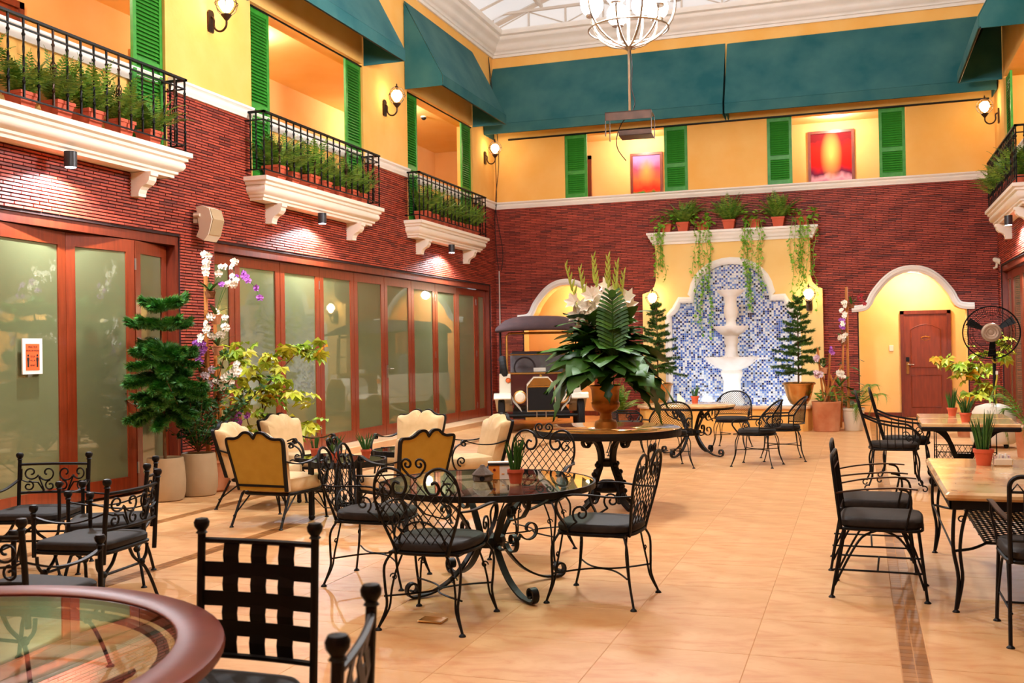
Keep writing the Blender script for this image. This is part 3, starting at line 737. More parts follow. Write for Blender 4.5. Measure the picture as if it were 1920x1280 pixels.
for (a, b_), nm in zip(WIN, BN): balcony(1, a-.19, b_+.01, nm, 'cream stone balcony with black twisted iron railing, '+nm)
balcony(-1, WIN[2][0]-.19, WIN[2][1]+.01, '', 'cream stone balcony with black iron railing on the right wall')
balcony(-1, WIN[1][0]-.19, WIN[1][1]+.01, '', 'cream stone balcony on the right wall, nearer than the fern balcony')
def downlight(x, y, label):
    o = thing('downlight', label, 'downlight', (x, y, 3.37), 0, 'cylinder downlights under the balconies')
    MB().lathe([(.058, 0), (.058, -.145), (.05, -.145), (.045, -.13)], 18).build('housing', 'dark_grey', o, smooth=True)
    MB().lathe([(.0001, -.147), (.048, -.147)], 16).build('lens', 'down_cool', o)
    s_ = lamp('downlight_beam', 'SPOT', (0, 0, -.152), 300, COOL, o, spot_size=R_(158), spot_blend=.35, shadow_soft_size=.03); s_.rotation_euler = (R_(0), 0, 0)
    lens = s_
for i, (a, b_) in enumerate(WIN): downlight(XL+.245, (a+b_)/2-.20, 'black cylinder downlight under the %s left balcony' % ('nearest', 'middle', 'farthest')[i])
downlight(XR-.2, 17.2, 'black cylinder downlight under the right balcony')
# ---- ferns
def fern_mesh(seed, nf=34, L0=.50, up=1.0):
    r = random.Random(seed); mb = MB()
    for f in range(nf):
        az = 2*PI*f/nf+r.uniform(-.3, .3); L_ = L0*r.uniform(.65, 1.15); el = r.uniform(.55, 1.35)*up; n = 17; p = Vector((r.uniform(-.03, .03), r.uniform(-.03, .03), 0)); d = Vector((math.cos(az)*math.cos(el), math.sin(az)*math.cos(el), math.sin(el)))
        side = Vector((-math.sin(az), math.cos(az), 0)); pts = [p.copy()]; st = L_/n
        if d.x < 0: d.x *= .22; d.normalize()        # fronds on the wall side grow upright
        for i in range(n):
            d = (d+Vector((0, 0, -.085*(i/n)*1.6))).normalized(); p = p+d*st; pts.append(p.copy())
        mb.tube(pts[::4]+[pts[-1]], .0022, 3, cap=False)
        for i in range(2, n+1):
            t_ = i/n; pl = .085*math.sin(PI*min(1, .15+t_*.9))**.8*(L_/L0); dd = (pts[i]-pts[i-1]).normalized()
            for s_ in (-1, 1):
                tip = pts[i]+side*s_*pl+dd*pl*.45-Vector((0, 0, pl*.25)); w_ = dd*(st*.42); mid = pts[i]*.5+tip*.5
                mb.add([pts[i]-w_*.5, mid-w_, tip, mid+w_], [(0, 1, 2, 3)])
    return mb
FERNS = [fern_mesh(s_).mesh('fronds', 'fern') for s_ in (1, 2, 3, 4)]
def sqpot(mb, w0, w1, h, rim=.03):
    def ring(w_, z): return [(-w_/2, -w_/2, z), (w_/2, -w_/2, z), (w_/2, w_/2, z), (-w_/2, w_/2, z)]
    L_ = [ring(w0, 0), ring(w1, h-rim), ring(w1+.02, h-rim), ring(w1+.02, h), ring(w1-.01, h), ring(w1-.02, h-.03)]
    vs_ = sum(L_, []); fs = [(3, 2, 1, 0), (20, 21, 22, 23)]
    for k in range(5):
        for i in range(4): fs.append((k*4+i, k*4+(i+1) % 4, k*4+4+(i+1) % 4, k*4+4+i))
    return mb.add(vs_, fs)
POT_ME = sqpot(MB(), .15, .20, .17).mesh('pot', 'terracotta')
def potted_fern(x, y, z, k, label, group, sc=1.0, rz=None):
    o = thing('potted_fern', label, 'potted fern', (x, y, z), rz if rz is not None else 0, group); o.scale = (sc, sc*(1 if k % 3 else -1), sc)
    link('pot', POT_ME, o); link('fronds', FERNS[k % 4], o, kind='stuff', loc=(0, 0, .14))
    return o
NB = ['nearest', 'middle', 'farthest']
for b, (a, b_) in enumerate(WIN):
    n = 7 if b else 6
    for i in range(n):
        y = a+.15+(b_-a-.35)*(i+.5)/n+rng.uniform(-.05, .05)
        potted_fern(XL+.14, y, 3.655, i+b, 'potted fern on the %s left balcony, %s pot from the %s end' % (NB[b], ORD[i] if b else ORD[n-1-i], 'near' if b else 'far'), 'ferns on the %s left balcony' % NB[b], sc=rng.uniform(.95, 1.2))
for i in range(5):
    potted_fern(XR-.15, 18.6-.55*i, 3.655, i, 'potted fern on the right balcony, %s pot from the far end' % ORD[i], 'ferns on the right balcony', sc=1.15, rz=PI)
# ---- louvred shutters
sl_cache = {}
def shutter(x, y, z0, w_, h, rz, label, mid=.42):
    o = thing('window_shutter', label, 'shutter', (x, y, z0), rz, 'green louvred window shutters')
    st = .055; d = .035
    k = (w_, h)
    if k not in sl_cache:
        sl_cache[k] = (MB().box(-st/2, st/2, -d/2, d/2, 0, h).mesh('stile', 'green_paint'), MB().box(st-w_/2, w_/2-st, -d/2+.002, d/2-.002, -.04, .04).mesh('rail', 'green_paint'),
                       MB().add([(st-w_/2, -.018, -.018), (w_/2-st, -.018, -.018), (w_/2-st, -.013, -.022), (st-w_/2, -.013, -.022), (st-w_/2, .013, .022), (w_/2-st, .013, .022), (w_/2-st, .018, .018), (st-w_/2, .018, .018)], [(0, 1, 5, 4), (3, 2, 6, 7), (0, 1, 2, 3), (4, 5, 6, 7), (0, 3, 7, 4), (1, 2, 6, 5)]).mesh('slat', 'green_paint'))
    a, b_, c = sl_cache[k]
    for s_ in (-1, 1): link('stile', a, o, loc=(s_*(w_/2-st/2), 0, 0))
    for z in (.05, h*mid, h-.05): link('rail', b_, o, loc=(0, 0, z))
    z = .115
    while z < h-.10:
        if abs(z-h*mid) > .055: link('slat', c, o, loc=(0, 0, z))
        z += .043
    MB().box(st-w_/2, w_/2-st, d/2-.004, d/2-.002, .09, h-.09).build('backing', 'green_paint', o)
    return o
for i, (a, b_) in enumerate(WIN):
    for y, e in ((a+.25, 'near'), (b_-.25, 'far')):
        if i == 0 and e == 'near': continue
        shutter(XL-.04, y, 3.68, .49, 2.2, PI/2, 'green louvred shutter at the %s side of the %s left balcony window' % (e, NB[i]))
shutter(XR+.04, WIN[2][1]-.25, 3.68, .49, 2.2, -PI/2, 'green louvred shutter behind the right balcony, far side'); shutter(XR+.04, WIN[2][0]+.25, 3.68, .49, 2.2, -PI/2, 'green louvred shutter behind the right balcony, near side')
for y_, e_ in ((WIN[1][0]+.25, 'near'), (WIN[1][1]-.25, 'far')): shutter(XR+.04, y_, 3.68, .49, 2.2, -PI/2, 'green louvred shutter of the nearer right wall window, %s side' % e_)
for i, (a, b_) in enumerate(BWIN):
    shutter(a+.235, YB+.02, 4.53, .46, 1.30, 0, 'green louvred shutter left of the %s poster on the back wall' % ('sunset', 'red blossom')[i], .40); shutter(b_-.235, YB+.02, 4.53, .46, 1.30, 0, 'green louvred shutter right of the %s poster on the back wall' % ('sunset', 'red blossom')[i], .40)
def rod(p, q, label, r=.014):
    return tag(MB().tube([p, q], r, 6).build('curtain_rail', 'iron'), label, 'rail', 'black rails above the windows')
for i, (a, b_) in enumerate(WIN): rod((XL-.01, a-.02, 5.86), (XL-.01, b_+.02, 5.86), 'black rail over the %s left balcony window' % NB[i])
rod((XL+.35, YB-.05, 5.82), (XR-.1, YB-.05, 5.82), 'long black rail under the back wall awnings', .018)
# ---- awnings (fabric shells on the walls)
def awning(name, label, frame, L_, P, top=7.36, bot=5.87, val=.17, ends=(1, 1), folds=0):
    """frame(u, d, z) -> world; u along the wall, d out from the wall"""
    o = thing('awning', label, 'awning', (0, 0, 0), 0, 'teal window awnings')
    def sheet(pts, nrm_d=.012):
        mb = MB(); n = len(pts); c = [Vector(frame(*p)) for p in pts]; nn = (c[1]-c[0]).cross(c[2]-c[0]).normalized()*nrm_d
        return mb.add(c+[p-nn for p in c], [tuple(range(n)), tuple(range(2*n-1, n-1, -1))]+[(i, (i+1) % n, n+(i+1) % n, n+i) for i in range(n)])
    sheet([(0, .012, top), (L_, .012, top), (L_, P, bot+val), (0, P, bot+val)]).build('canopy', 'awning', o)
    sheet([(0, P, bot+val), (L_, P, bot+val), (L_, P, bot), (0, P, bot)]).build('valance', 'awning', o)
    for e, u in zip(ends, (0.006, L_-.006)):
        if e: sheet([(u, .014, top-.02), (u, P-.005, bot+val), (u, P-.005, bot), (u, .014, bot)]).build('side_panel', 'awning', o)
    mb = MB(); mb.tube([frame(0, P-.02, bot+.01), frame(L_, P-.02, bot+.01)], .012, 6)
    for k in range(4): u = .02+(L_-.04)*k/3; mb.tube([frame(u, .03, top-.06), frame(u, P-.03, bot+val-.03)], .01, 4)
    mb.build('frame', 'iron', o); return o
for i, (a, b_) in enumerate(WIN):
    awning('awning', 'teal fabric awning over the %s left balcony' % NB[i], lambda u, d, z, a=a: (XL+.012+d, a-.08+u, z), b_-a+.10, .70)
a, b_ = WIN[2]; awning('awning', 'teal fabric awning on the right wall', lambda u, d, z: (XR-.012-d, 18.98-u, z), 3.22, .70)
awning('awning', 'teal fabric awning on the right wall, nearer one beyond the frame', lambda u, d, z: (XR-.012-d, 14.27-u, z), 3.22, .70)
awning('awning', 'long teal awning on the back wall, left half', lambda u, d, z: (XL+.03+u, YB-.012-d, z), 4.80, .62, top=7.33, bot=5.84, val=.19)
awning('awning', 'long teal awning on the back wall, right half', lambda u, d, z: (-2.33+u, YB-.012-d, z), 4.67, .62, top=7.32, bot=5.84, val=.19)
# ---- globe wall lanterns (local frame: wall plane at x=0, outward +x)
def wall_lantern(x, y, z, rz, label, e=130, s_=1.0):
    o = thing('wall_lantern', label, 'wall lamp', (x, y, z), rz, 'globe wall lanterns'); o.scale = (s_,)*3
    MB().prism([(-.045, -.13), (.045, -.13), (.055, -.10), (.055, .10), (.03, .13), (-.03, .13), (-.055, .10), (-.055, -.10)], 0, .025, 'x').build('wall_plate', 'iron_brown', o)
    ar = smoothpts([(.02, 0, .05), (.06, 0, .02), (.06, 0, -.06), (.10, 0, -.12), (.17, 0, -.13), (.225, 0, -.08), (.23, 0, .0)], 4)
    MB().tube(ar, .013, 7).build('arm', 'iron_brown', o, smooth=True)
    MB().lathe([(.012, -.02), (.03, 0), (.045, .02), (.06, .04), (.065, .05), (.04, .055)], 12, (.23, 0, 0)).build('cup', 'iron_brown', o, smooth=True)
    zc = .18; R0 = .135
    MB().sphere((.23, 0, zc), R0-.012, 18, 12).build('glass_globe', 'lamp_glass', o, smooth=True)
    MB().lathe([(.0001, zc-.11), (.04, zc-.09), (.085, zc-.02), (.085, zc+.03), (.05, zc+.075), (.0001, zc+.09)], 12, (.23, 0, 0)).build('bulb', 'bulb_warm', o, smooth=True)
    for k in range(6):
        a = k*PI/3; mb = MB(); mb.tube([(.23+R0*math.sin(PI*t_/12)*math.cos(a), R0*math.sin(PI*t_/12)*math.sin(a), zc-R0*math.cos(PI*t_/12)) for t_ in range(1, 13)], .0055, 5); mb.build('cage_rib', 'iron_brown', o)
    for h in (0,): mb = MB(); mb.tube([(.23+R0*math.cos(2*PI*t_/20), R0*math.sin(2*PI*t_/20), zc+h) for t_ in range(20)], .005, 5, closed=True); mb.build('cage_ring', 'iron_brown', o)
    MB().lathe([(.03, zc+R0-.01), (.02, zc+R0+.015), (.008, zc+R0+.025), (.012, zc+R0+.04), (.001, zc+R0+.06)], 10, (.23, 0, 0)).build('finial', 'iron_brown', o)
    lamp('lantern_light', 'POINT', (.23, 0, zc+.02), e, WARM, o, shadow_soft_size=.07)
for i, y in enumerate((10.28, 14.95, 19.62)): wall_lantern(XL+.012, y, 5.38, 0, 'globe wall lantern on yellow wall, %s one on the left wall' % ('nearest', 'middle', 'farthest')[i])
wall_lantern(XR-.012, 19.55, 5.38, PI, 'globe wall lantern on the right wall beside the back corner')
# ---- chandelier and hanging bracket
def chandelier(x, y, zb, label, e=1050):
    o = thing('chandelier', label, 'chandelier', (x, y, zb), 0, 'globe chandeliers')
    MB().tube([(0, 0, -.02), (0, 0, 4.9)], .016, 8).build('stem', 'steel', o); MB().lathe([(.001, -.05), (.03, -.03), (.045, 0), (.03, .03), (.016, .05)], 12).build('hub', 'steel', o, smooth=True)
    gl = MB().sphere((0, 0, .12), .115, 18, 12).mesh('globe', 'globe_cool', True); cup = MB().lathe([(.012, -.03), (.012, 0), (.06, .0), (.065, .02), (.05, .02)], 12).mesh('cup', 'steel')
    for k in range(10):
        a = 2*PI*k/10+.2; Rr, zt = (.47, .42) if k % 2 == 0 else (.36, .30)
        arm = MB().tube([((Rr*math.sin(t_*PI/2/8))*math.cos(a), (Rr*math.sin(t_*PI/2/8))*math.sin(a), zt*(1-math.cos(t_*PI/2/8))) for t_ in range(9)], .013, 6).build('arm', 'steel', o, smooth=True)
        link('cup', cup, arm, loc=(Rr*math.cos(a), Rr*math.sin(a), zt+.02)); link('globe', gl, arm, loc=(Rr*math.cos(a), Rr*math.sin(a), zt+.02))
    mb = MB(); mb.tube([(.40*math.cos(2*PI*t_/28), .40*math.sin(2*PI*t_/28), .17) for t_ in range(28)], .010, 6, closed=True); mb.build('ring', 'steel', o, smooth=True)
    lamp('chandelier_light', 'POINT', (0, 0, .55), e, CHAND, o, shadow_soft_size=.45)
    return o
chandelier(-2.14, 10.1, 4.47, 'iron chandelier with bright round globes hanging in the courtyard'); chandelier(-2.2, 3.6, 4.9, 'added globe chandelier, out of view above the near tables, lighting the foreground', 380)  # the second one is unseen, added as light for the near half
o = thing('projector_bracket', 'hanging metal projector cage below the chandelier', 'bracket', (-2.14, 10.1, 3.56), R_(4))
MB().tube([(0, 0, .24), (0, 0, .88)], .013, 8).build('drop_rod', 'steel', o); MB().box(-.23, .23, -.15, .15, .225, .235).build('top_plate', 'iron_brown', o); MB().box(-.23, .23, -.15, -.142, .15, .235).build('front_lip', 'iron_brown', o)
MB().box(-.10, .23, -.12, .12, 0, .008).build('bottom_plate', 'iron_brown', o); MB().box(-.10, .23, -.12, -.112, 0, .05).build('bottom_lip', 'iron_brown', o)
for x in (-.23, .225):
    for y in (-.15, .12): MB().box(x, x+.006, y, y+.03, 0, .23).build('side_strap', 'iron_brown', o)
MB().tube(smoothpts([(0, -.02, .22), (-.08, -.03, .14), (-.13, -.04, 0), (-.12, -.05, -.12), (-.04, -.05, -.24)], 6), .005, 5).build('dangling_cable', 'cable', o)
MB().tube(smoothpts([(.01, 0, .22), (.05, .01, .35), (.02, 0, .5), (.03, 0, .7), (.015, 0, .88)], 5), .006, 5).build('loose_cable', 'cable', o)
# ---- corridor ceiling lights, alcove lights
def ceiling_spot(x, y, z, label, e=55, col=WARM):
    o = thing('ceiling_downlight', label, 'ceiling light', (x, y, z), 0, 'recessed corridor downlights')
    MB().lathe([(.07, 0), (.075, -.012), (.055, -.014), (.05, 0)], 18).build('trim_ring', 'white_trim', o); MB().lathe([(.0001, -.006), (.05, -.006)], 16).build('lens', 'down_warm', o)
    lamp('ceiling_light', 'POINT', (0, 0, -.12), e, col, o, shadow_soft_size=.09)
for i, y in enumerate((8.0, 12.6, 17.4)): ceiling_spot(XL-1.0, y, 6.02, 'recessed ceiling light in the corridor behind the %s left balcony' % NB[i], 60, NEUT)
ceiling_spot(XR+1.0, 17.3, 6.02, 'recessed ceiling light in the corridor behind the right balcony', 60, NEUT)
ceiling_spot(-4.4, 21.1, 5.98, 'recessed ceiling light before the sunset poster', 45, NEUT); ceiling_spot(-.4, 21.1, 5.98, 'recessed ceiling light before the red blossom poster', 45, NEUT)
ceiling_spot(1.0, 20.95, 2.82, 'recessed ceiling light in the hotel door alcove', 42, NEUT); ceiling_spot(-5.5, 20.95, 2.82, 'recessed ceiling light in the alcove behind the car', 42)
o = thing('dome_camera', 'small dark dome camera on the corridor ceiling behind the farthest left balcony', 'camera', (XL-.75, 18.3, 6.02), 0)
MB().lathe([(.0001, 0), (.06, 0), (.06, -.02), (.05, -.025)], 16).build('base', 'plastic_white', o); MB().lathe([(.05, -.025), (.045, -.05), (.025, -.07), (.0001, -.075)], 16).build('dome', 'black_plastic', o, smooth=True)
# ---- posters
def poster_mat(name, stops, glow):
    m, t, b = newmat(name); v = coords(t, 'Generated'); s_ = N(t, 'ShaderNodeSeparateXYZ'); t.links.new(v, s_.inputs[0])
    n = N(t, 'ShaderNodeTexNoise'); n.inputs['Scale'].default_value = 3.5; t.links.new(v, n.inputs[0]); a = N(t, 'ShaderNodeMath', operation='MULTIPLY_ADD'); a.inputs[1].default_value = .25; t.links.new(n.outputs[0], a.inputs[0]); t.links.new(s_.outputs[2], a.inputs[2])
    base = ramp(t, a.outputs[0], stops)
    g_ = N(t, 'ShaderNodeTexGradient', gradient_type='SPHERICAL'); mp = N(t, 'ShaderNodeMapping'); mp.inputs['Location'].default_value = glow[0]; mp.inputs['Scale'].default_value = glow[1]; t.links.new(v, mp.inputs[0]); t.links.new(mp.outputs[0], g_.inputs[0])
    t.links.new(mix(t, g_.outputs[1], base, glow[2]), b.inputs['Base Color']); b.inputs['Roughness'].default_value = .75; b.inputs['Specular IOR Level'].default_value = .2; return m
poster_mat('poster_sunset', [(.12, srgb(10, 90, 60)), (.34, srgb(40, 120, 50)), (.40, srgb(206, 40, 24)), (.62, srgb(236, 96, 50)), (.85, srgb(190, 60, 90)), (1.0, srgb(150, 110, 160))], ((-1.4, 0, -2.1), (2.8, 0, 3.2), srgb(246, 140, 70)))
poster_mat('poster_blossom', [(.16, srgb(234, 196, 196)), (.28, srgb(120, 60, 110)), (.38, srgb(224, 160, 180)), (.46, srgb(90, 24, 60)), (.58, srgb(196, 16, 10)), (.9, srgb(220, 24, 10)), (1.1, srgb(110, 10, 20))], ((-1.8, 0, -1.45), (3.6, 0, 2.3), srgb(255, 176, 90)))
def poster(x0, x1, z0, z1, mat, label):
    o = thing('framed_poster', label, 'poster', ((x0+x1)/2, 21.78, z0), 0); w_ = (x1-x0)/2; h = z1-z0; f_ = .055
    for nm, b4 in (('frame_side', (-w_, -w_+f_, 0, h)), ('frame_side', (w_-f_, w_, 0, h)), ('frame_rail', (-w_+f_, w_-f_, h-f_, h)), ('frame_rail', (-w_+f_, w_-f_, 0, f_))): MB().box(b4[0], b4[1], -.035, .01, b4[2], b4[3]).build(nm, 'dark_wood', o)
    MB().box(-w_+f_-.003, w_-f_+.003, -.015, .0, f_-.003, h-f_+.003).build('picture', mat, o); return o
p1_ = poster(-4.62, -3.92, 4.50, 5.64, 'poster_sunset', 'framed sunset poster in red, orange and green on the back corridor wall')
p2_ = poster(-.93, -.03, 4.46, 5.80, 'poster_blossom', 'framed glowing red poster with pale petals on the back corridor wall')
for (x, z, r_) in ((-.03, .26, .03), (.12, .22, .03), (-.06, .14, .028), (.16, .15, .028)): MB().lathe([(.0001, 0), (r_, 0)], 12).build('printed_bud', 'brass', p2_).matrix_local = Matrix.Translation((x, -.017, z)) @ Matrix.Rotation(PI/2, 4, 'X')
mb = MB(); mb.lathe([(.0001, 0), (.02, 0)], 10); 
# ---- speaker, camera, conduit, switches
o = thing('wall_speaker', 'cream wall-mounted loudspeaker on the brick pier', 'speaker', (XL+.012, 10.0, 2.94), 0)
MB().box(0, .05, -.09, -.03, .02, .14).build('wall_bracket', 'speaker_white', o)
sp_ = MB(); sp_.prism([(.06, .20), (.14, .21), (.235, .17), (.27, .05), (.22, -.12), (.16, -.19), (.06, -.14), (.10, -.05), (.08, .08)], -.12, .12, 'y'); sp_.build('cabinet', 'speaker_white', o)
MB().prism([(.235, .168), (.272, .05), (.222, -.118), (.228, -.122), (.282, .05), (.243, .172)], -.105, .105, 'y').build('grille', 'pot_beige', o); MB().tube([(.04, -.13, .1), (.12, -.13, .1)], .02, 10).build('bracket_knob', 'speaker_white', o)
o = thing('security_camera', 'white bullet security camera in the back right corner', 'camera', (2.30, 20.1, 2.92), R_(35))
MB().tube([(.0, -.02, .0), (-.03, -.14, -.035), (-.06, -.27, -.075)], [.042, .05, .05], 14).build('housing', 'plastic_white', o, smooth=True)
MB().tube([(-.0605, -.2715, -.0755), (-.063, -.282, -.079)], [.049, .040], 14).build('lens_face', 'black_plastic', o)
MB().tube([(-.02, -.10, -.05), (-.02, -.08, -.14), (.0, .0, -.15)], .022, 8).build('mount_arm', 'plastic_white', o)
tag(MB().tube([(XL+.10, YB-.045, .1), (XL+.10, YB-.045, 3.1)], .014, 8).build('wall_conduit', 'conduit'), 'pale vertical conduit pipe in the back left corner', 'pipe')
for k in range(2): tag(MB().tube(smoothpts([(XL+.10+.05*k, YB-.05, 3.1), (XL+.05+.14*k, YB-.05, 3.5), (XL+.03+.05*k, YB-.06, 4.2), (XL+.09-.02*k, YB-.10, 4.6), (XL+.06+.08*k, YB-.08, 5.6), (XL+.05, YB-.35, 7.5)], 5), .007, 5).build('hanging_cable', 'cable'), 'thin dark cable running up the back left corner, %s' % ('left strand', 'right strand')[k], 'cable')
tag(MB().bevbox(.55, .63, 21.575, 21.6, 1.30, 1.42, .006).build('light_switch', 'plastic_white'), 'white light switch beside the hotel door', 'switch')
tag(MB().bevbox(-5.22, -5.14, 21.78, 21.805, 4.62, 4.74, .006).build('light_switch', 'plastic_white'), 'white switch on the back corridor wall near the sunset poster', 'switch')
# ---- orange notice on the first glass door
def text_obj(body, size, mat, parent, loc, rot, name='lettering'):
    c = bpy.data.curves.new(name, 'FONT'); c.body = body; c.size = size; c.align_x = 'CENTER'; c.extrude = .0006
    t_ = bpy.data.objects.new('tmp', c); COL.objects.link(t_); me = bpy.data.meshes.new_from_object(t_); bpy.data.objects.remove(t_); me.materials.clear(); me.materials.append(M(mat))
    return link(name, me, parent, loc=loc, rot=rot)
o = thing('wall_notice', 'white framed orange social distancing notice on the glass door', 'notice', (XL-.055, 7.54, 1.465), R_(90+5.7))
MB().box(-.135, .135, -.012, 0, -.165, .165).build('backing_board', 'paper_white', o); MB().box(-.093, .093, -.0135, -.0125, -.13, .115).build('orange_print', 'paper_orange', o)
rt = (PI/2, 0, 0)
for tx, sz, z in (('PRACTICE', .026, .078), ('SOCIAL DISTANCING', .0185, .046), ('STOP', .026, -.012), ('6', .026, -.048), ('APART', .024, -.092)): text_obj(tx, sz, 'ink_brown', o, (0, -.014, z), rt)
for s_ in (-1, 1):
    mb = MB(); mb.prism([(-.014, -.005), (.014, -.005), (.016, .02), (.010, .03), (-.010, .03), (-.016, .02)], -.0145, -.0137, 'y'); mb.prism([(-.010, -.06), (.010, -.06), (.011, -.005), (-.011, -.005)], -.0145, -.0137, 'y'); mb.prism(arc(0, .047, .011, 0, 330, 11), -.0145, -.0137, 'y')
    mb.build('figure_pictogram', 'ink', o).location = (s_*.062, 0, -.04)
    MB().prism([(0, .008), (.016*s_, 0), (0, -.008)], -.0145, -.0137, 'y').build('arrow', 'ink_brown', o).location = (s_*.018, 0, -.038)
# ================================================================== fountain wall
FY = 19.95; XC = -2.32
def niche_poly(off=0.0):
    h = [(1.165+off, .30), (1.165+off, 2.06)]
    h += [(.95+off+.215*(1-math.sin(R_(a)))*1.0, 2.06+(.24+off)*(1-math.cos(R_(a)))/1.0) for a in (15, 30, 45, 60, 75, 90)] if False else [(1.10+off, 2.10+off*.2), (1.04+off, 2.16+off*.5), (1.0+off, 2.24+off*.7), (.98+off, 2.32+off)]
    h += [(.73+off, 2.32+off), (.72+off, 2.45+off*.6)]
    h += [((.70+off)*math.cos(R_(a)), 2.45+(.60+off)*math.sin(R_(a))) for a in (6, 18, 30, 42, 54, 66, 78, 90)]
    return [(XC+x, z) for x, z in h]+[(XC-x, z) for x, z in reversed(h[:-1])]
NICHE = niche_poly()
outer = [(FW[0], 0), (FW[0], 2.50)]+[(FW[0]+.27*math.sin(R_(a)), 2.50+.27*(1-math.cos(R_(a)))*.9+.02) for a in (30, 60, 90)]+[(FN[0], 3.50), (FN[1], 3.50)]+[(FW[1]-.21*math.sin(R_(a)), 2.50+.27*(1-math.cos(R_(a)))*.9+.02) for a in (90, 60, 30)]+[(FW[1], 2.50), (FW[1], 0)]
# wall body in front of the brick, built as a ring of quads round the niche (niche recessed 6 cm)
fw = thing('fountain_wall', 'yellow scalloped feature wall framing the blue mosaic niche', 'fountain wall', (0, 0, 0))
MB().prism(outer, FY+.06, YB-.013, 'y').build('backing', 'plaster_pale', fw)
def strip_face(bm_out, bm_in, y):
    bm_ = bmesh.new(); vo = [bm_.verts.new((x, y, z)) for x, z in bm_out]; vi = [bm_.verts.new((x, y, z)) for x, z in bm_in]
    eo = [bm_.edges.new((vo[i], vo[(i+1) % len(vo)])) for i in range(len(vo))]; ei = [bm_.edges.new((vi[i], vi[(i+1) % len(vi)])) for i in range(len(vi))]
    bmesh.ops.triangle_fill(bm_, use_beauty=True, edges=eo+ei)
    r = bmesh.ops.extrude_face_region(bm_, geom=bm_.faces[:]); 
    for e in r['geom']:
        if isinstance(e, bmesh.types.BMVert): e.co.y += .065
    bmesh.ops.recalc_face_normals(bm_, faces=bm_.faces); me = bpy.data.meshes.new('front_face'); bm_.to_mesh(me); bm_.free(); me.materials.append(M('plaster_pale')); return me
link('front_face', strip_face(outer, NICHE, FY), fw)
mb = MB(); moulding_xz(mb, [(x, z) for x, z in reversed(NICHE)], [(-.02, -.05), (-.02, .03), (0, .045), (.02, .06), (.06, .06), (.08, .04), (.11, .035), (.11, -.01)], FY); mb.build('niche_border', 'white_trim', fw, smooth=True)
CORN = [(0, 3.46), (.03, 3.46), (.035, 3.50), (.06, 3.52), (.07, 3.56), (.10, 3.60), (.11, 3.64), (.13, 3.65), (.13, 3.69), (0, 3.69)]
mb = MB(); mb.sweep([(FN[0]-.02, YB-.02), (FN[0]-.02, FY), (FN[1]+.02, FY), (FN[1]+.02, YB-.02)], CORN); mb.box(FN[0]-.03, FN[1]+.03, FY-.01, YB-.014, 3.47, 3.688); mb.build('cornice_shelf', 'white_trim', fw)
mb = MB(); mw = MB(); mg = MB(); ts = .0405; jj = 0; z = .3; r = random.Random(4)
mg.prism(NICHE, FY+.052, FY+.061, 'y')
while z < 3.06:
    x = XC-1.2; ii = 0; jj += 1
    while x < XC+1.2:
        if inpoly(x+ts/2, z+ts/2, NICHE):
            d = r.uniform(.003, .006); ((mw if r.random() < .82 else mb) if (ii+jj) % 2 else (mb if r.random() < .80 else mw)).add([(x+.0025, FY+.052, z+.0025), (x+ts-.0025, FY+.052, z+.0025), (x+ts-.0025, FY+.052, z+ts-.0025), (x+.0025, FY+.052, z+ts-.0025), (x+.004, FY+.052-d, z+.004), (x+ts-.004, FY+.052-d, z+.004), (x+ts-.004, FY+.052-d, z+ts-.004), (x+.004, FY+.052-d, z+ts-.004)], [(4, 5, 6, 7), (0, 1, 5, 4), (1, 2, 6, 5), (2, 3, 7, 6), (3, 0, 4, 7)])
        x += ts; ii += 1
    z += ts
mg.build('tile_bed', 'mosaic_grout', fw); mb.build('mosaic_tiles', 'mosaic', fw, kind='stuff')['label'] = 'blue mosaic tiles'; mw.build('mosaic_tiles', 'mosaic_white', fw, kind='stuff')['label'] = 'white mosaic tiles'
wall_lantern(-3.80, FY, 2.24, -PI/2, 'globe wall lantern left of the mosaic niche', 45); wall_lantern(-.88, FY, 2.22, -PI/2, 'globe wall lantern right of the mosaic niche', 45)
# ---- basin
bs = thing('fountain_basin', 'low yellow basin wall with stone coping in front of the mosaic', 'basin', (0, 0, 0))
bx0, bx1, by0 = -3.75, -.80, 17.75
path = [(bx0, FY), (bx0, by0+.35)]+[(bx0+.35-.35*math.cos(R_(a)), by0+.35-.35*math.sin(R_(a))) for a in (30, 60)]+[(bx0+.35, by0), (bx1-.35, by0)]+[(bx1-.35+.35*math.sin(R_(a)), by0+.35-.35*math.cos(R_(a))) for a in (30, 60)]+[(bx1, by0+.35), (bx1, FY)]
MB().sweep(path, [(-.22, 0), (0, 0), (0, .38), (-.22, .38)]).build('basin_wall', 'plaster', bs); MB().sweep(path, [(-.26, .38), (.04, .38), (.045, .41), (.03, .43), (-.25, .43)]).build('coping', 'marble_step', bs)
MB().prism([(bx0+.2, FY-.01), (bx0+.2, by0+.2), (bx1-.2, by0+.2), (bx1-.2, FY-.01)], .02, .22, 'z').build('water', 'mosaic_grout', bs)
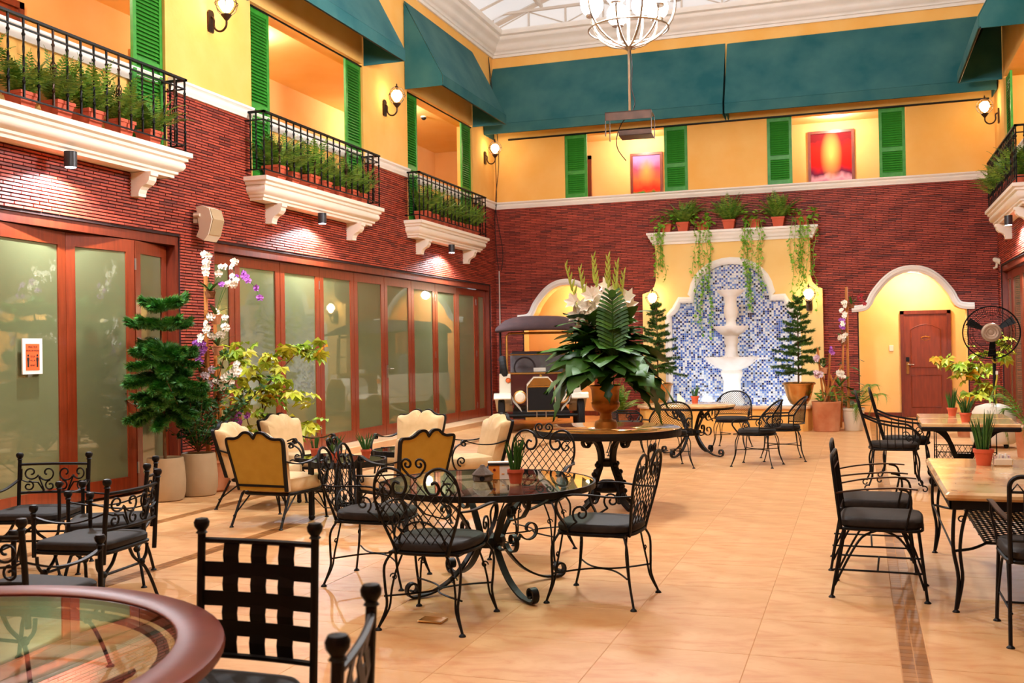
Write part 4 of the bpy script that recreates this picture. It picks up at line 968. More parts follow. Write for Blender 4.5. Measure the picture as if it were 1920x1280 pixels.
# ---- three-tier fountain
fo = thing('tiered_fountain', 'white three-tier stone fountain before the blue mosaic', 'fountain', (-2.22, 19.0, .22))
k = 24
MB().lathe([(.24, 0), (.24, .06), (.20, .10), (.19, .16), (.22, .20), (.21, .26), (.165, .32), (.155, .60), (.18, .68), (.20, .74), (.17, .80)], 28, flute=(6, 7, .10, 12)).build('pedestal', 'fountain_white', fo, smooth=True)
def bowl(R0, z, h, wv): return MB().lathe([(R0*.28, z), (R0*.45, z+h*.15), (R0*.72, z+h*.42), (R0*.92, z+h*.75), (R0, z+h*.88), (R0*1.02, z+h), (R0*.94, z+h*.98), (R0*.6, z+h*.7), (.001, z+h*.6)], 48, wave=(2, 6, wv, 14), flute=(2, 3, .06, 28))
b1 = bowl(.47, .78, .26, .03).build('bowl', 'fountain_white', fo, smooth=True); b1['label'] = 'large scalloped lower bowl'
MB().lathe([(.11, .92), (.155, .98), (.155, 1.02), (.115, 1.08), (.11, 1.20), (.10, 1.24), (.13, 1.30), (.12, 1.38), (.14, 1.42)], 24).build('middle_stem', 'fountain_white', fo, smooth=True)
bowl(.31, 1.40, .20, .035).build('bowl', 'fountain_white', fo, smooth=True)
MB().lathe([(.10, 1.54), (.13, 1.58), (.10, 1.62), (.085, 1.70), (.12, 1.80), (.13, 1.90), (.105, 2.0), (.10, 2.08), (.13, 2.14)], 24).build('upper_stem', 'fountain_white', fo, smooth=True)
bowl(.24, 2.10, .16, .04).build('bowl', 'fountain_white', fo, smooth=True)
mb = MB(); r = random.Random(2)
for i in range(70):
    a = r.uniform(0, 2*PI); rr = .43*math.sqrt(r.random()); mb.sphere((rr*math.cos(a), rr*math.sin(a), 1.0+r.uniform(-.01, .02)), r.uniform(.02, .035), 6, 4)
mb.build('dry_moss', 'soil', fo, kind='stuff')
def flood(x, y, z, tgt, label, e):
    o = thing('floodlight', label, 'floodlight', (x, y, z), 0, 'small floodlights in the fountain basin')
    MB().bevbox(-.06, .06, -.04, .04, .05, .13, .01).build('housing', 'dark_grey', o); MB().box(-.07, .07, -.02, .02, 0, .05).build('stand', 'dark_grey', o); MB().box(-.05, .05, .041, .044, .06, .12).build('lens', 'down_cool', o)
    s_ = lamp('flood_beam', 'SPOT', (0, .05, .10), e, COOL, o, spot_size=R_(130), spot_blend=.6, shadow_soft_size=.08); d = Vector(tgt)-Vector((x, y+.05, z+.1)); s_.rotation_euler = d.to_track_quat('-Z', 'Y').to_euler()
flood(-3.05, 18.3, .22, (-2.6, 19.95, 1.6), 'small floodlight in the basin left of the fountain', 28); flood(-1.4, 18.3, .22, (-1.9, 19.95, 1.6), 'small floodlight in the basin right of the fountain', 28)
# ---- pots and trailing vines on the cornice shelf
for i, x in enumerate((-3.22, -2.34, -1.42)):
    potted_fern(x, FY+.06, 3.69, i+1, 'potted fern in a terracotta pot on the fountain wall, %s' % ('left one', 'middle one', 'right one')[i], 'ferns on the fountain wall shelf', sc=1.12, rz=-PI/2)
def vine(x, label, seed, n, L_, sx):
    r = random.Random(seed); o = thing('trailing_vine', label, 'vine', (x, FY-.10, 3.69), 0, 'trailing vines on the fountain wall')
    link('pot', POT_ME, o, loc=(0, .18, 0)); lv = MB(); st = MB()
    def leafq(p, s_, az, tilt):
        ca, sa = math.cos(az), math.sin(az); d = Vector((ca*math.cos(tilt), sa*math.cos(tilt), -abs(math.sin(tilt)))); w_ = Vector((-sa, ca, 0))*s_*.42
        b_ = p; t_ = p+d*s_; m_ = p+d*s_*.42; lv.add([b_, m_+w_, t_, m_-w_, m_+Vector((0, 0, .1*s_))], [(0, 1, 4), (1, 2, 4), (2, 3, 4), (3, 0, 4)])
    for v_ in range(n):
        xx = r.uniform(-sx, sx); ln = L_*r.uniform(.45, 1.0); pts = [Vector((xx*.5, .15, .16)), Vector((xx*.8, .02, .14)), Vector((xx, -.06, -.02))]
        z = -.02
        while z > -ln: z -= .09; pts.append(Vector((xx+r.uniform(-.02, .02)+.03*math.sin(z*5+v_), -.055+r.uniform(-.015, .015), z)))
        st.tube(pts, .004, 4, cap=False)
        for p in pts[1:]:
            for q in range(2): leafq(p+Vector((r.uniform(-.04, .04), -.005, r.uniform(-.04, .04))), r.uniform(.045, .085), r.uniform(PI, 2*PI), r.uniform(.3, 1.2))
    for q in range(46):
        a = r.uniform(0, 2*PI); leafq(Vector((r.uniform(-sx, sx)*1.1, r.uniform(-.05, .2), r.uniform(.10, .36))), r.uniform(.07, .12), a, r.uniform(.1, .8))
    st.build('stems', 'vine_leaf', o); lv.build('leaves', 'vine_leaf', o, kind='stuff')
vine(-3.55, 'trailing vine at the left end of the fountain wall', 11, 7, 1.15, .22); vine(-2.85, 'trailing vine hanging left of the niche arch', 12, 7, 2.4, .20); vine(-1.86, 'long trailing vine hanging over the niche arch right side', 13, 9, 1.75, .22); vine(-.98, 'trailing vine at the right end of the fountain wall', 14, 10, 1.55, .25)
# ---- Norfolk pines
def pine_branch(mb, p0, az, el, L_, r, nd=.055, dens=90, side_f=.30, droop=.04):
    d = Vector((math.cos(az)*math.cos(el), math.sin(az)*math.cos(el), math.sin(el))); n = 9; pts = [Vector(p0)]
    for i in range(n): d = (d+Vector((0, 0, -droop if i < 6 else droop*1.2))).normalized(); pts.append(pts[-1]+d*(L_/n))
    def needles(ps, m_, ln):
        for i in range(m_):
            t_ = r.random()*.99; k_ = min(int(t_*(len(ps)-1)), len(ps)-2); f_ = t_*(len(ps)-1)-k_; p = ps[k_].lerp(ps[k_+1], f_); dd = (ps[k_+1]-ps[k_]).normalized()
            a = r.uniform(0, 2*PI); u_ = dd.orthogonal().normalized(); v_ = dd.cross(u_); out = (u_*math.cos(a)+v_*math.sin(a)+Vector((0, 0, .35))).normalized(); tip = p+(dd*.8+out*.75).normalized()*ln*r.uniform(.7, 1.15)*(1.1-.45*t_); w_ = dd.cross(out).normalized()*ln*.085
            mb.add([p-w_, p+w_, tip], [(0, 1, 2)])
    mb.tube(pts[::3], .004, 3, cap=False); needles(pts, dens, nd)
    side = Vector((-math.sin(az), math.cos(az), 0))
    if side_f:
        for i in range(2, n):
            for s_ in (-1, 1):
                ln = L_*side_f*(1.05-i/n)*r.uniform(.7, 1.2); dd = (side*s_*.8+(pts[i]-pts[i-1]).normalized()*.8+Vector((0, 0, r.uniform(-.25, .15)))).normalized(); q = [pts[i]+dd*ln*k_/3+Vector((0, 0, -.02*(k_/3)**2)) for k_ in range(4)]
                needles(q, int(dens*.32), nd*.85)
def pine(mesh_seed, H, tiers, Lmax, Lmin, mat, z0, el0=.15, nb=6, dens=60, nd=.055):
    r = random.Random(mesh_seed); mb = MB()
    for t_ in range(tiers):
        f_ = t_/(tiers-1); z = z0+(H-z0)*f_; L_ = Lmax+(Lmin-Lmax)*f_**.9
        for k_ in range(nb): pine_branch(mb, (0, 0, z+r.uniform(-.05, .05)), 2*PI*k_/nb+t_*.5+r.uniform(-.25, .25), el0+f_*.45+r.uniform(-.18, .18), L_*r.uniform(.7, 1.12), r, nd, max(26, int(dens*L_/Lmax)), .34, .05)
    tr = MB().tube([(0, 0, 0), (.006, 0, H*.5), (0, 0, H+.02)], [.016, .012, .004], 6); return mb, tr
BR = [(.10, 0), (.145, .02), (.19, .10), (.225, .22), (.245, .32), (.25, .345), (.275, .35), (.28, .375), (.255, .39), (.235, .385), (.225, .33), (.0001, .33)]
def brass_pine(x, y, label, seed, H=1.55):
    o = thing('potted_pine', label, 'potted tree', (x, y, .43), 0, 'Norfolk pines in brass pots')
    MB().lathe(BR, 28).build('pot', 'brass', o, smooth=True); MB().lathe([(.0001, .345), (.22, .34)], 18).build('soil', 'soil', o)
    a, b_ = pine(seed, H, 10, .52, .14, 'pine_far', .22, .22, 6, 80, .075); a.build('branches', 'pine_far', o, kind='stuff').location = (0, 0, .33); b_.build('trunk', 'bark', o, smooth=True).location = (0, 0, .33)
brass_pine(-1.0, 18.12, 'Norfolk pine in a round brass pot right of the fountain', 21, 1.42); brass_pine(-3.42, 18.12, 'Norfolk pine in a round brass pot left of the fountain', 22, 1.40)
wood_door(-4.98, 21.58, 0, 0, 2.06, 'dark wooden door in the alcove behind the vintage car')
# ================================================================== vintage car
car = thing('vintage_car', 'cream and maroon vintage jeep with a dark canvas roof', 'car', (-5.30, 17.15, 0), R_(18))
mb = MB()                                          # local: x across, y back, z up
rad = [(-.25, .36), (-.25, .84), (-.13, .97), (.13, .97), (.25, .84), (.25, .36)]
MB().prism(rad, 0, .10, 'y').build('radiator_shell', 'car_cream', car); g_ = MB().prism([(-.235, .38), (-.235, .80), (.235, .80), (.235, .38)], -.006, .0, 'y').build('grille', 'black_plastic', car)
mb = MB(); mb.tube([(x, -.008, z) for x, z in ((-.235, .38), (-.235, .80), (.235, .80), (.235, .38))], .014, 5, closed=True); mb.build('grille_surround', 'car_gold', car); MB().prism([(-.235, .815), (-.125, .95), (.125, .95), (.235, .815)], -.01, 0, 'y').build('header_plate', 'car_gold', car)
MB().lathe([(.02, 0), (.025, .03), (.012, .04), (.012, .06), (.001, .065)], 10, (0, .05, .97)).build('radiator_cap', 'car_gold', car)
MB().prism([(-.25, .40), (-.25, .84), (-.13, .965), (.13, .965), (.25, .84), (.25, .40)], .10, .62, 'y').build('bonnet', 'car_cream', car)
MB().box(-.56, .56, .60, .66, .45, 1.03).build('cowl', 'car_maroon', car)
for s_, nm in ((-1, 'left'), (1, 'right')):
    a, b_ = sorted((s_*.54, s_*.74)); MB().box(a, b_, .55, 2.4, .48, 1.02).build('body_side', 'car_cream', car); 
    pn = MB(); 
    for k in range(4): pn.box(s_*.741-.004, s_*.741+.004, .62+k*.42, .92+k*.42, .60, .95)
    pn.build('side_panel', 'car_cream', car)
    hl = thing('x', '', ''); bpy.data.objects.remove(hl)
    h_ = MB().lathe([(.03, .14), (.09, .10), (.115, .02), (.115, 0), (.10, -.005)], 20).build('headlight', 'car_gold', car, smooth=True); h_.matrix_local = Matrix.Translation((s_*.37, .02, .62)) @ Matrix.Rotation(-PI/2, 4, 'X')
    MB().lathe([(.0001, -.03), (.06, -.024), (.092, -.006)], 18).build('lens', 'plastic_white', h_)
    fd = smoothpts([(s_*.68, -.07, .595), (s_*.68, .05, .655), (s_*.68, .22, .675), (s_*.68, .45, .60), (s_*.66, .70, .40), (s_*.66, 1.0, .32)], 5)
    MB().strap(fd, .30, .02, (1, 0, 0)).build('fender', 'car_cream', car, smooth=True)
    MB().add([(s_*.34, -.02, .36), (s_*.50, -.05, .55), (s_*.52, .10, .62), (s_*.36, .08, .42), (s_*.36, .3, .4), (s_*.54, .35, .66)], [(0, 1, 2, 3), (3, 2, 5, 4)]).build('fender_apron', 'car_cream', car)
    wh = MB().lathe([(.18, -.055), (.25, -.06), (.285, -.045), (.295, -.015), (.295, .015), (.285, .045), (.25, .06), (.18, .055)], 28).build('wheel', 'rubber', car, smooth=True); wh.matrix_local = Matrix.Translation((s_*.70, .20, .295)) @ Matrix.Rotation(PI/2, 4, 'Y')
    mb = MB(); mb.lathe([(.05, -.03), (.18, -.04), (.18, .04), (.05, .03)], 20); mb.build('wheel_rim', 'car_cream', wh)
    tr_ = MB()
    for z in (-.03, -.01, .01, .03): tr_.tube([(.2935*math.cos(2*PI*q/32), .2935*math.sin(2*PI*q/32), z) for q in range(32)], .006, 4, closed=True)
    tr_.build('tyre_tread', 'rubber', wh)
    rw = MB().lathe([(.18, -.06), (.30, -.05), (.31, 0), (.30, .05), (.18, .06)], 24).build('wheel', 'rubber', car, smooth=True); rw.matrix_local = Matrix.Translation((s_*.70, 2.0, .31)) @ Matrix.Rotation(PI/2, 4, 'Y')
    am = MB().lathe([(.04, .03), (.045, 0), (.03, -.02), (.001, -.025)], 12).build('indicator_lamp', 'amber', car); am.matrix_local = Matrix.Translation((s_*.58, .53, .90)) @ Matrix.Rotation(-PI/2, 4, 'X'); MB().lathe([(.05, .04), (.05, .0)], 12).build('lamp_bezel', 'car_gold', am)
    MB().tube([(s_*.72, .75, 1.02), (s_*.72, .80, 1.85)], .02, 6).build('roof_post', 'black_plastic', car)
    MB().add([(s_*.70, 1.5, 1.02), (s_*.72, 2.4, 1.02), (s_*.72, 2.4, 1.85), (s_*.70, 1.2, 1.85)], [(0, 1, 2, 3)]).build('side_curtain', 'car_canvas', car)
MB().tube([(-.70, -.02, .30), (.70, -.02, .30)], .03, 8).build('front_axle', 'black_plastic', car); MB().box(-.28, .28, -.07, -.05, .22, .27).build('number_bar', 'car_gold', car); MB().box(-.5, .5, .0, 2.3, .24, .36).build('chassis', 'black_plastic', car)
for x in (-.08, .08): MB().tube([(x, -.04, .24), (x, -.04, .36)], .012, 6).build('shackle', 'chrome', car)
mb = MB(); rr = [(-.60, 1.06), (-.60, 1.70), (-.56, 1.75), (.56, 1.75), (.60, 1.70), (.60, 1.06), (.56, 1.02), (-.56, 1.02)]
mb.tube([(x, .60+(z-1.0)*.05, z) for x, z in rr], .022, 6, closed=True); ws = mb.build('windscreen_frame', 'car_gold', car); MB().add([(x, .62+(z-1.0)*.05, z) for x, z in rr], [tuple(range(8))]).build('windscreen', 'car_glass', ws); MB().tube([(-.61, .62, 1.36), (.61, .62, 1.36)], .012, 6).build('screen_bar', 'car_gold', ws)
roof = MB(); vs_ = []; nx, ny = 10, 8
for j in range(ny+1):
    for i in range(nx+1):
        u_ = -1+2*i/nx; v_ = j/ny; vs_.append((u_*.80, .35+v_*2.1, 1.80+.25*min(1, v_/.3)**.6*(1-abs(u_)**5*.75)+.03*(1-u_*u_)-.02*(v_ > .8)))
n1 = nx+1; roof.add(vs_, [(j*n1+i, j*n1+i+1, (j+1)*n1+i+1, (j+1)*n1+i) for j in range(ny) for i in range(nx)])
ro = roof.build('canvas_roof', 'car_canvas', car, smooth=True); so = ro.modifiers.new('solid', 'SOLIDIFY'); so.thickness = .04
mb = MB(); mb.bevbox(-.55, .55, 1.2, 1.45, .8, 1.42, .05); mb.bevbox(-.55, .55, .8, 1.4, .6, .82, .04); mb.build('seat', 'car_leather', car, smooth=True)
mb = MB(); mb.tube([(-.28+.19*math.cos(2*PI*q/20), .78+.03*math.sin(2*PI*q/20), 1.12+.19*math.sin(2*PI*q/20)) for q in range(20)], .015, 6, closed=True); mb.build('steering_wheel', 'black_plastic', car)
MB().box(-.12, .10, .64, .65, 1.05, 1.12).build('paper_tag', 'paper_white', car)
MB().box(-.74, .74, 2.35, 2.42, .45, 1.02).build('tailboard', 'car_cream', car)
sw = MB().lathe([(.10, -.06), (.20, -.06), (.23, -.03), (.23, .03), (.20, .06), (.10, .06)], 20).build('spare_wheel', 'rubber', car); sw.matrix_local = Matrix.Translation((-.66, .72, 1.12)) @ Matrix.Rotation(R_(80), 4, 'Y')
# ================================================================== furniture
def seat_cushion(mb, wf, wb, d, z0, z1, n=28, e=3.2, y0=0):
    rings = []
    for s_, z in ((.94, z0), (1.0, z0+(z1-z0)*.25), (1.0, z0+(z1-z0)*.7), (.95, z0+(z1-z0)*.94), (.84, z1), (.4, z1+.004)):
        ring = []
        for i in range(n):
            a = 2*PI*i/n; c, q = math.cos(a), math.sin(a); x = math.copysign(abs(c)**(2/e), c); y = math.copysign(abs(q)**(2/e), q); w_ = (wf+wb)/2+(wf-wb)/2*y
            ring.append((x*w_/2*s_, y0+y*d/2*s_, z))
        rings.append(ring)
    vs_ = sum(rings, []); fs = [tuple(range(n-1, -1, -1)), tuple(len(vs_)-n+i for i in range(n))]
    for k in range(len(rings)-1):
        for i in range(n): fs.append((k*n+i, k*n+(i+1) % n, k*n+n+(i+1) % n, k*n+n+i))
    return mb.add(vs_, fs)
def ring_path(wf, wb, d, z, n=28, e=3.2, y0=0):
    out = []
    for i in range(n):
        a = 2*PI*i/n; c, q = math.cos(a), math.sin(a); x = math.copysign(abs(c)**(2/e), c); y = math.copysign(abs(q)**(2/e), q); out.append((x*((wf+wb)/2+(wf-wb)/2*y)/2, y0+y*d/2, z))
    return out
def foot(mb, x, y): mb.lathe([(.020, 0), (.018, .006), (.009, .014)], 8, (x, y, 0))
GR = {}
# ---- lattice-back dining chair (faces +y)
def make_lattice_chair():
    o = thing('lattice_chair', 'x', 'chair', (0, 0, 0), 0, 'wrought iron lattice-back chairs')
    seat_cushion(MB(), .47, .42, .47, .405, .462).build('seat_cushion', 'cushion_dark', o, smooth=True)
    mb = MB(); mb.tube(ring_path(.46, .41, .46, .40), .010, 6, closed=True); mb.box(-.2, .2, -.2, .2, .39, .402); mb.build('seat_frame', 'iron', o, smooth=True)
    lean = lambda z: -.215-(z-.40)*.20
    half = smoothpts([(.145, .39, 0), (.165, .46, 0), (.205, .56, 0), (.235, .66, 0), (.238, .73, 0), (.22, .80, 0), (.175, .845, 0), (.12, .85, 0), (.07, .82, 0), (.052, .765, 0), (.075, .72, 0), (.115, .72, 0), (.130, .75, 0), (.115, .78, 0), (.09, .772, 0)], 4)
    bf = MB()
    for s_ in (-1, 1):
        bf.tube([(s_*p.x, lean(p.y), p.y) for p in half], .0085, 6)
        bf.tube([(s_*(.175+x), lean(z), z) for x, z in spiral(0, .735, .045, .008, 60, 480, 16)], .006, 5)
        bf.tube([(s_*x, lean(z), z) for x, z in [(0, .80), (.03, .815), (.06, .85)]+spiral(.035, .875, .032, .006, -10, 420, 16)], .0065, 5)
    bf.build('back_frame', 'iron', o, smooth=True)
    poly = [(p.x, p.y) for p in half[:24]]+[(.12, .72), (.052, .72), (.03, .76), (0, .80)]; poly = poly+[(-x, z) for x, z in reversed(poly)]
    lt = MB()
    for ang in (52, 128):
        for p, q in lattice(poly, .042, ang, .008): lt.tube([(p[0], lean(p[1]), p[1]), (q[0], lean(q[1]), q[1])], .0032, 4, cap=False)
    lt.build('back_lattice', 'iron', o)
    mb = MB()
    for s_ in (-1, 1): mb.tube([(s_*x, lean(z)+.01, z) for x, z in arc(0, .44, .13, 5, 88, 8)], .006, 5)
    mb.build('back_scroll', 'iron', o)
    for s_ in (-1, 1):
        ar = smoothpts([(s_*.232, lean(.63), .63), (s_*.262, -.16, .625), (s_*.285, 0, .635), (s_*.285, .12, .625), (s_*.275, .175, .575), (s_*.262, .165, .51), (s_*.245, .13, .455), (s_*.225, .12, .41)], 4)
        MB().strap(ar, .022, .009, (1, 0, 0)).build('arm', 'iron', o, smooth=True)
        mb = MB(); mb.tube([(s_*.262, y, z) for y, z in spiral(.03, .525, .055, .008, -60, 420, 20)], .0065, 5); mb.tube([(s_*.262, .055, .48), (s_*.25, .10, .45), (s_*.235, .13, .42)], .0065, 5); mb.build('arm_scroll', 'iron', o)
    for sx in (-1, 1):
        for sy in (-1, 1):
            mb = MB(); w_ = .20 if sy > 0 else .18; yb = .19*sy; fx, fy = sx*.235, sy*.26
            mb.tube(smoothpts([(sx*w_, yb, .40), (sx*(w_+.035), yb+sy*.03, .33), (sx*(w_+.03), yb+sy*.035, .22), (sx*(w_+.02), yb+sy*.04, .12), (fx, fy, .012)], 4), .0075, 5)
            mb.tube(smoothpts([(sx*(w_-.06), yb, .40), (sx*(w_-.02), yb+sy*.005, .30), (sx*(w_+.0), yb+sy*.02, .20), (sx*(w_+.008), yb+sy*.035, .11), (fx, fy, .012)], 4), .006, 5)
            mb.tube([(sx*(w_-.012+x), yb+sy*.015, z) for x, z in spiral(0, .27, .022, .005, 0, 400, 12)], .004, 4); foot(mb, fx, fy); mb.build('leg', 'iron', o, smooth=True)
    mb = MB()
    for s_ in (-1, 1): mb.tube([(s_*.22+(-s_)*.215*math.sin(PI*t_/14), .22-.44*t_/14, .17) for t_ in range(15)], .0055, 5)
    mb.build('stretcher', 'iron', o); return o
lc = make_lattice_chair(); lc.location = (-2.17, 5.10, 0); lc['label'] = 'black wrought iron lattice chair, near side of the glass table'
dup(lc, (-1.44, 5.82, 0), R_(84), 'black wrought iron lattice chair, right of the glass table'); dup(lc, (-2.93, 5.90, 0), R_(-88), 'black wrought iron lattice chair, left of the glass table'); dup(lc, (-2.22, 6.93, 0), R_(180), 'black wrought iron lattice chair, far side of the glass table')
# ---- scroll-legged round tables
def scroll_table(loc, rz, R0, H, top, label, rim=None):
    o = thing('round_table', label, 'table', loc, rz)
    if top == 'glass':
        MB().lathe([(.0001, H-.012), (R0-.012, H-.012), (R0-.012, H-.002), (.0001, H-.002)], 56).build('glass_top', 'table_glass', o); mb = MB(); mb.lathe([(R0-.012, H-.035), (R0, H-.035), (R0, H), (R0-.012, H)], 56, ring=True); mb.build('rim', 'iron', o)
    else:
        MB().lathe([(.0001, H-.04), (R0-.02, H-.04), (R0, H-.03), (R0, H-.008), (R0-.012, H), (.0001, H)], 56).build('stone_top', 'marble_top', o, smooth=True); MB().lathe([(R0-.07, H-.065), (R0-.02, H-.065), (R0-.02, H-.04), (R0-.07, H-.04)], 40, ring=True).build('rim', 'iron', o)
    k = H/.65; f_ = R0/.67
    for q in range(4):
        a = PI/4+q*PI/2; c, s_ = math.cos(a), math.sin(a); T = lambda r, z: (r*c*f_, r*s_*f_, z*k)
        lg = smoothpts([(r, 0, z) for r, z in ((.44, .60), (.33, .57), (.22, .50), (.15, .40), (.10, .30), (.13, .22), (.24, .10), (.38, .028), (.50, .012))], 4); pts = [(p.x, p.z) for p in lg]+spiral(.515, .060, .048, .014, -80, 330, 16)
        MB().strap([T(r, z) for r, z in pts], .042, .012, (-s_, c, 0)).build('leg', 'iron', o, smooth=True)
        sc = spiral(.30, .33, .075, .012, 200, 620, 20); sc2 = [(.12, .27), (.17, .255), (.22, .275)]
        MB().strap([T(r, z) for r, z in sc2+sc], .028, .008, (-s_, c, 0)).build('leg_scroll', 'iron', o, smooth=True)
        MB().strap([T(r, z) for r, z in [(.50, .62), (.49, .55), (.43, .49), (.34, .46)]+spiral(.30, .50, .05, .012, -90, -420, 14)], .03, .008, (-s_, c, 0)).build('bracket_scroll', 'iron', o, smooth=True)
    MB().lathe([(.05, .25*k), (.10, .26*k), (.11, .29*k), (.10, .32*k), (.05, .33*k)], 16).build('collar', 'iron', o); MB().lathe([(R0*.70, H-.05), (R0*.73, H-.05), (R0*.73, H-.037), (R0*.70, H-.037)], 40, ring=True).build('support_ring', 'iron', o)
    return o
scroll_table((-2.17, 5.88, 0), R_(4), .66, .65, 'glass', 'round glass-topped iron table with scroll legs in the foreground centre'); scroll_table((-2.15, 13.75, 0), R_(20), .58, .69, 'stone', 'round marble-topped table in front of the fountain')
# ---- mesh barrel chairs
def make_mesh_chair():
    o = thing('mesh_chair', 'x', 'chair', (0, 0, 0), 0, 'mesh-back iron chairs')
    seat_cushion(MB(), .46, .42, .44, .39, .45, e=2.4).build('seat_cushion', 'cushion_dark', o, smooth=True); mb = MB(); mb.tube(ring_path(.46, .42, .44, .385, e=2.4), .010, 6, closed=True); mb.box(-.18, .18, -.18, .18, .375, .39); mb.build('seat_frame', 'iron', o)
    def S(u, v): return Vector((.27*math.sin(u*1.35), -.06-.21*math.cos(u*1.35)-.10*(v-.42)*math.cos(u), v))        # barrel surface
    def top(u): return .80-.22*abs(u)**2.2
    hoop = [S(u, top(u)) for u in [-1+2*i/28 for i in range(29)]]
    arm = lambda s_: smoothpts([hoop[0] if s_ < 0 else hoop[-1], (s_*.285, .06, .575), (s_*.285, .16, .57), (s_*.28, .215, .52), (s_*.265, .18, .45), (s_*.24, .14, .39)], 4)
    bf = MB(); bf.tube(hoop, .011, 6); bf.tube([S(u, .47) for u in [-1+2*i/20 for i in range(21)]], .008, 5)
    for u in (-1, 1): bf.tube([S(u, .40), S(u, top(u))], .008, 5)
    bf.build('back_frame', 'iron', o, smooth=True)
    for s_ in (-1, 1): MB().tube(arm(s_), .010, 6).build('arm', 'iron', o, smooth=True); mb = MB(); mb.tube([(s_*.265, y, z) for y, z in spiral(.05, .50, .05, .008, -60, 420, 16)], .006, 5); mb.build('arm_scroll', 'iron', o)
    poly = [(-1, .48), (1, .48)]+[(u, top(u)) for u in [1-2*i/20 for i in range(21)]]; poly = [(u*.30, z) for u, z in poly]; ms = MB()
    for ang in (48, 132):
        for p, q in lattice(poly, .020, ang, .008):
            ms.tube([S((p[0]+(q[0]-p[0])*t_/4)/.30, p[1]+(q[1]-p[1])*t_/4) for t_ in range(5)], .0028, 3, cap=False)
    ms.build('back_mesh', 'iron', o)
    for sx in (-1, 1):
        for sy in (-1, 1):
            mb = MB(); fx, fy = sx*.235, sy*.25; mb.tube(smoothpts([(sx*.19, sy*.17, .385), (sx*.215, sy*.20, .30), (sx*.205, sy*.21, .15), (fx, fy, .01)], 4), .0065, 5); mb.tube(smoothpts([(sx*.14, sy*.17, .385), (sx*.18, sy*.19, .28), (sx*.195, sy*.21, .13), (fx, fy, .01)], 4), .0055, 5); foot(mb, fx, fy); mb.build('leg', 'iron', o)
    mb = MB(); 
    for s_ in (-1, 1): mb.tube([(s_*.205-s_*.19*math.sin(PI*t_/10), .21-.42*t_/10, .2) for t_ in range(11)], .005, 4)
    mb.build('stretcher', 'iron', o); return o
mc = make_mesh_chair(); mc.location = (-2.22, 12.40, 0); mc.rotation_euler = (0, 0, R_(25)); mc['label'] = 'mesh-back iron chair at the near left of the fountain table'
for x, y, a, lb in ((-1.20, 12.72, 78, 'nearest the camera on the right of the fountain table'), (-.95, 13.40, 100, 'rightmost at the fountain table, behind another'), (-1.75, 14.85, 175, 'behind the marble table, before the fountain base'), (-3.05, 13.75, -75, 'leftmost at the fountain table, behind the flower urn')): dup(mc, (x, y, 0), R_(a), 'mesh-back iron chair, '+lb)
# ---- slat arm chairs on the right
def make_slat_chair():
    o = thing('slat_armchair', 'x', 'chair', (0, 0, 0), 0, 'simple iron armchairs with dark cushions')
    seat_cushion(MB(), .47, .45, .46, .40, .46, e=5).build('seat_cushion', 'cushion_brown', o, smooth=True); mb = MB(); mb.tube(ring_path(.46, .44, .45, .395, e=6), .009, 6, closed=True); mb.box(-.2, .2, -.2, .2, .388, .40); mb.build('seat_frame', 'iron', o)
    ln = lambda z: -.215-(z-.40)*.11
    out = [(-.21, .39), (-.215, .60), (-.215, .76)]+arc(-.165, .76, .05, 180, 90, 5)[1:]+arc(.165, .76, .05, 90, 0, 5)+[(.215, .60), (.21, .39)]
    MB().tube([(x, ln(z), z) for x, z in out], .011, 6).build('back_frame', 'iron', o, smooth=True)
    for z, r_ in ((.735, .007), (.50, .007)): MB().tube([(-.21, ln(z), z), (.21, ln(z), z)], r_, 5).build('back_rail', 'iron', o)
    for k in range(6): x = -.15+.06*k; MB().tube([(x, ln(.735), .735), (x, ln(.5), .5)], .0055, 5).build('back_bar', 'iron', o)
    mb = MB()
    for k in range(7): x = -.18+.06*k; mb.tube([(x-.03, ln(.735), .735), (x, ln(.775), .775), (x+.03, ln(.735), .735)], .004, 4)
    mb.build('back_zigzag', 'iron', o)
    for s_ in (-1, 1):
        ar = smoothpts([(s_*.215, ln(.60), .60), (s_*.245, -.1, .625), (s_*.255, .08, .64), (s_*.255, .20, .635)], 4); MB().strap(ar, .026, .008, (1, 0, 0)).build('arm', 'iron_brown', o, smooth=True)
        MB().tube(smoothpts([(s_*.255, .10, .635), (s_*.255, .15, .62), (s_*.25, .165, .56), (s_*.235, .15, .48), (s_*.225, .13, .40)], 4), .007, 5).build('arm_post', 'iron', o, smooth=True)
        for sy in (-1, 1):
            mb = MB(); fx, fy = s_*.225, .24 if sy > 0 else -.27; mb.tube([(s_*.215, sy*.20, .395), (fx, fy, .01)], .0095, 6); mb.tube(smoothpts([(s_*.205, sy*.02, .39), (s_*.21, sy*.10, .35), (s_*.215, sy*.17, .24), (fx, fy*.94, .07)], 4), .007, 5); foot(mb, fx, fy); mb.build('leg', 'iron', o)
        MB().tube([(s_*.215, -.26, .16), (s_*.215, .22, .16)], .006, 5).build('stretcher', 'iron', o)
    MB().tube([(-.215, -.02, .16), (.215, -.02, .16)], .006, 5).build('stretcher', 'iron', o); return o
sc = make_slat_chair(); sc.location = (.10, 6.38, 0); sc.rotation_euler = (0, 0, R_(-92)); sc['label'] = 'iron armchair with dark cushion, nearer of the pair left of the marble table'
dup(sc, (.07, 7.12, 0), R_(-90), 'iron armchair with dark cushion, farther of the pair left of the marble table'); dup(sc, (.875, 5.62, 0), R_(0), 'iron armchair cut by the right edge at the marble table'); dup(sc, (1.72, 7.0, 0), R_(90), 'iron armchair on the far right of the marble table')
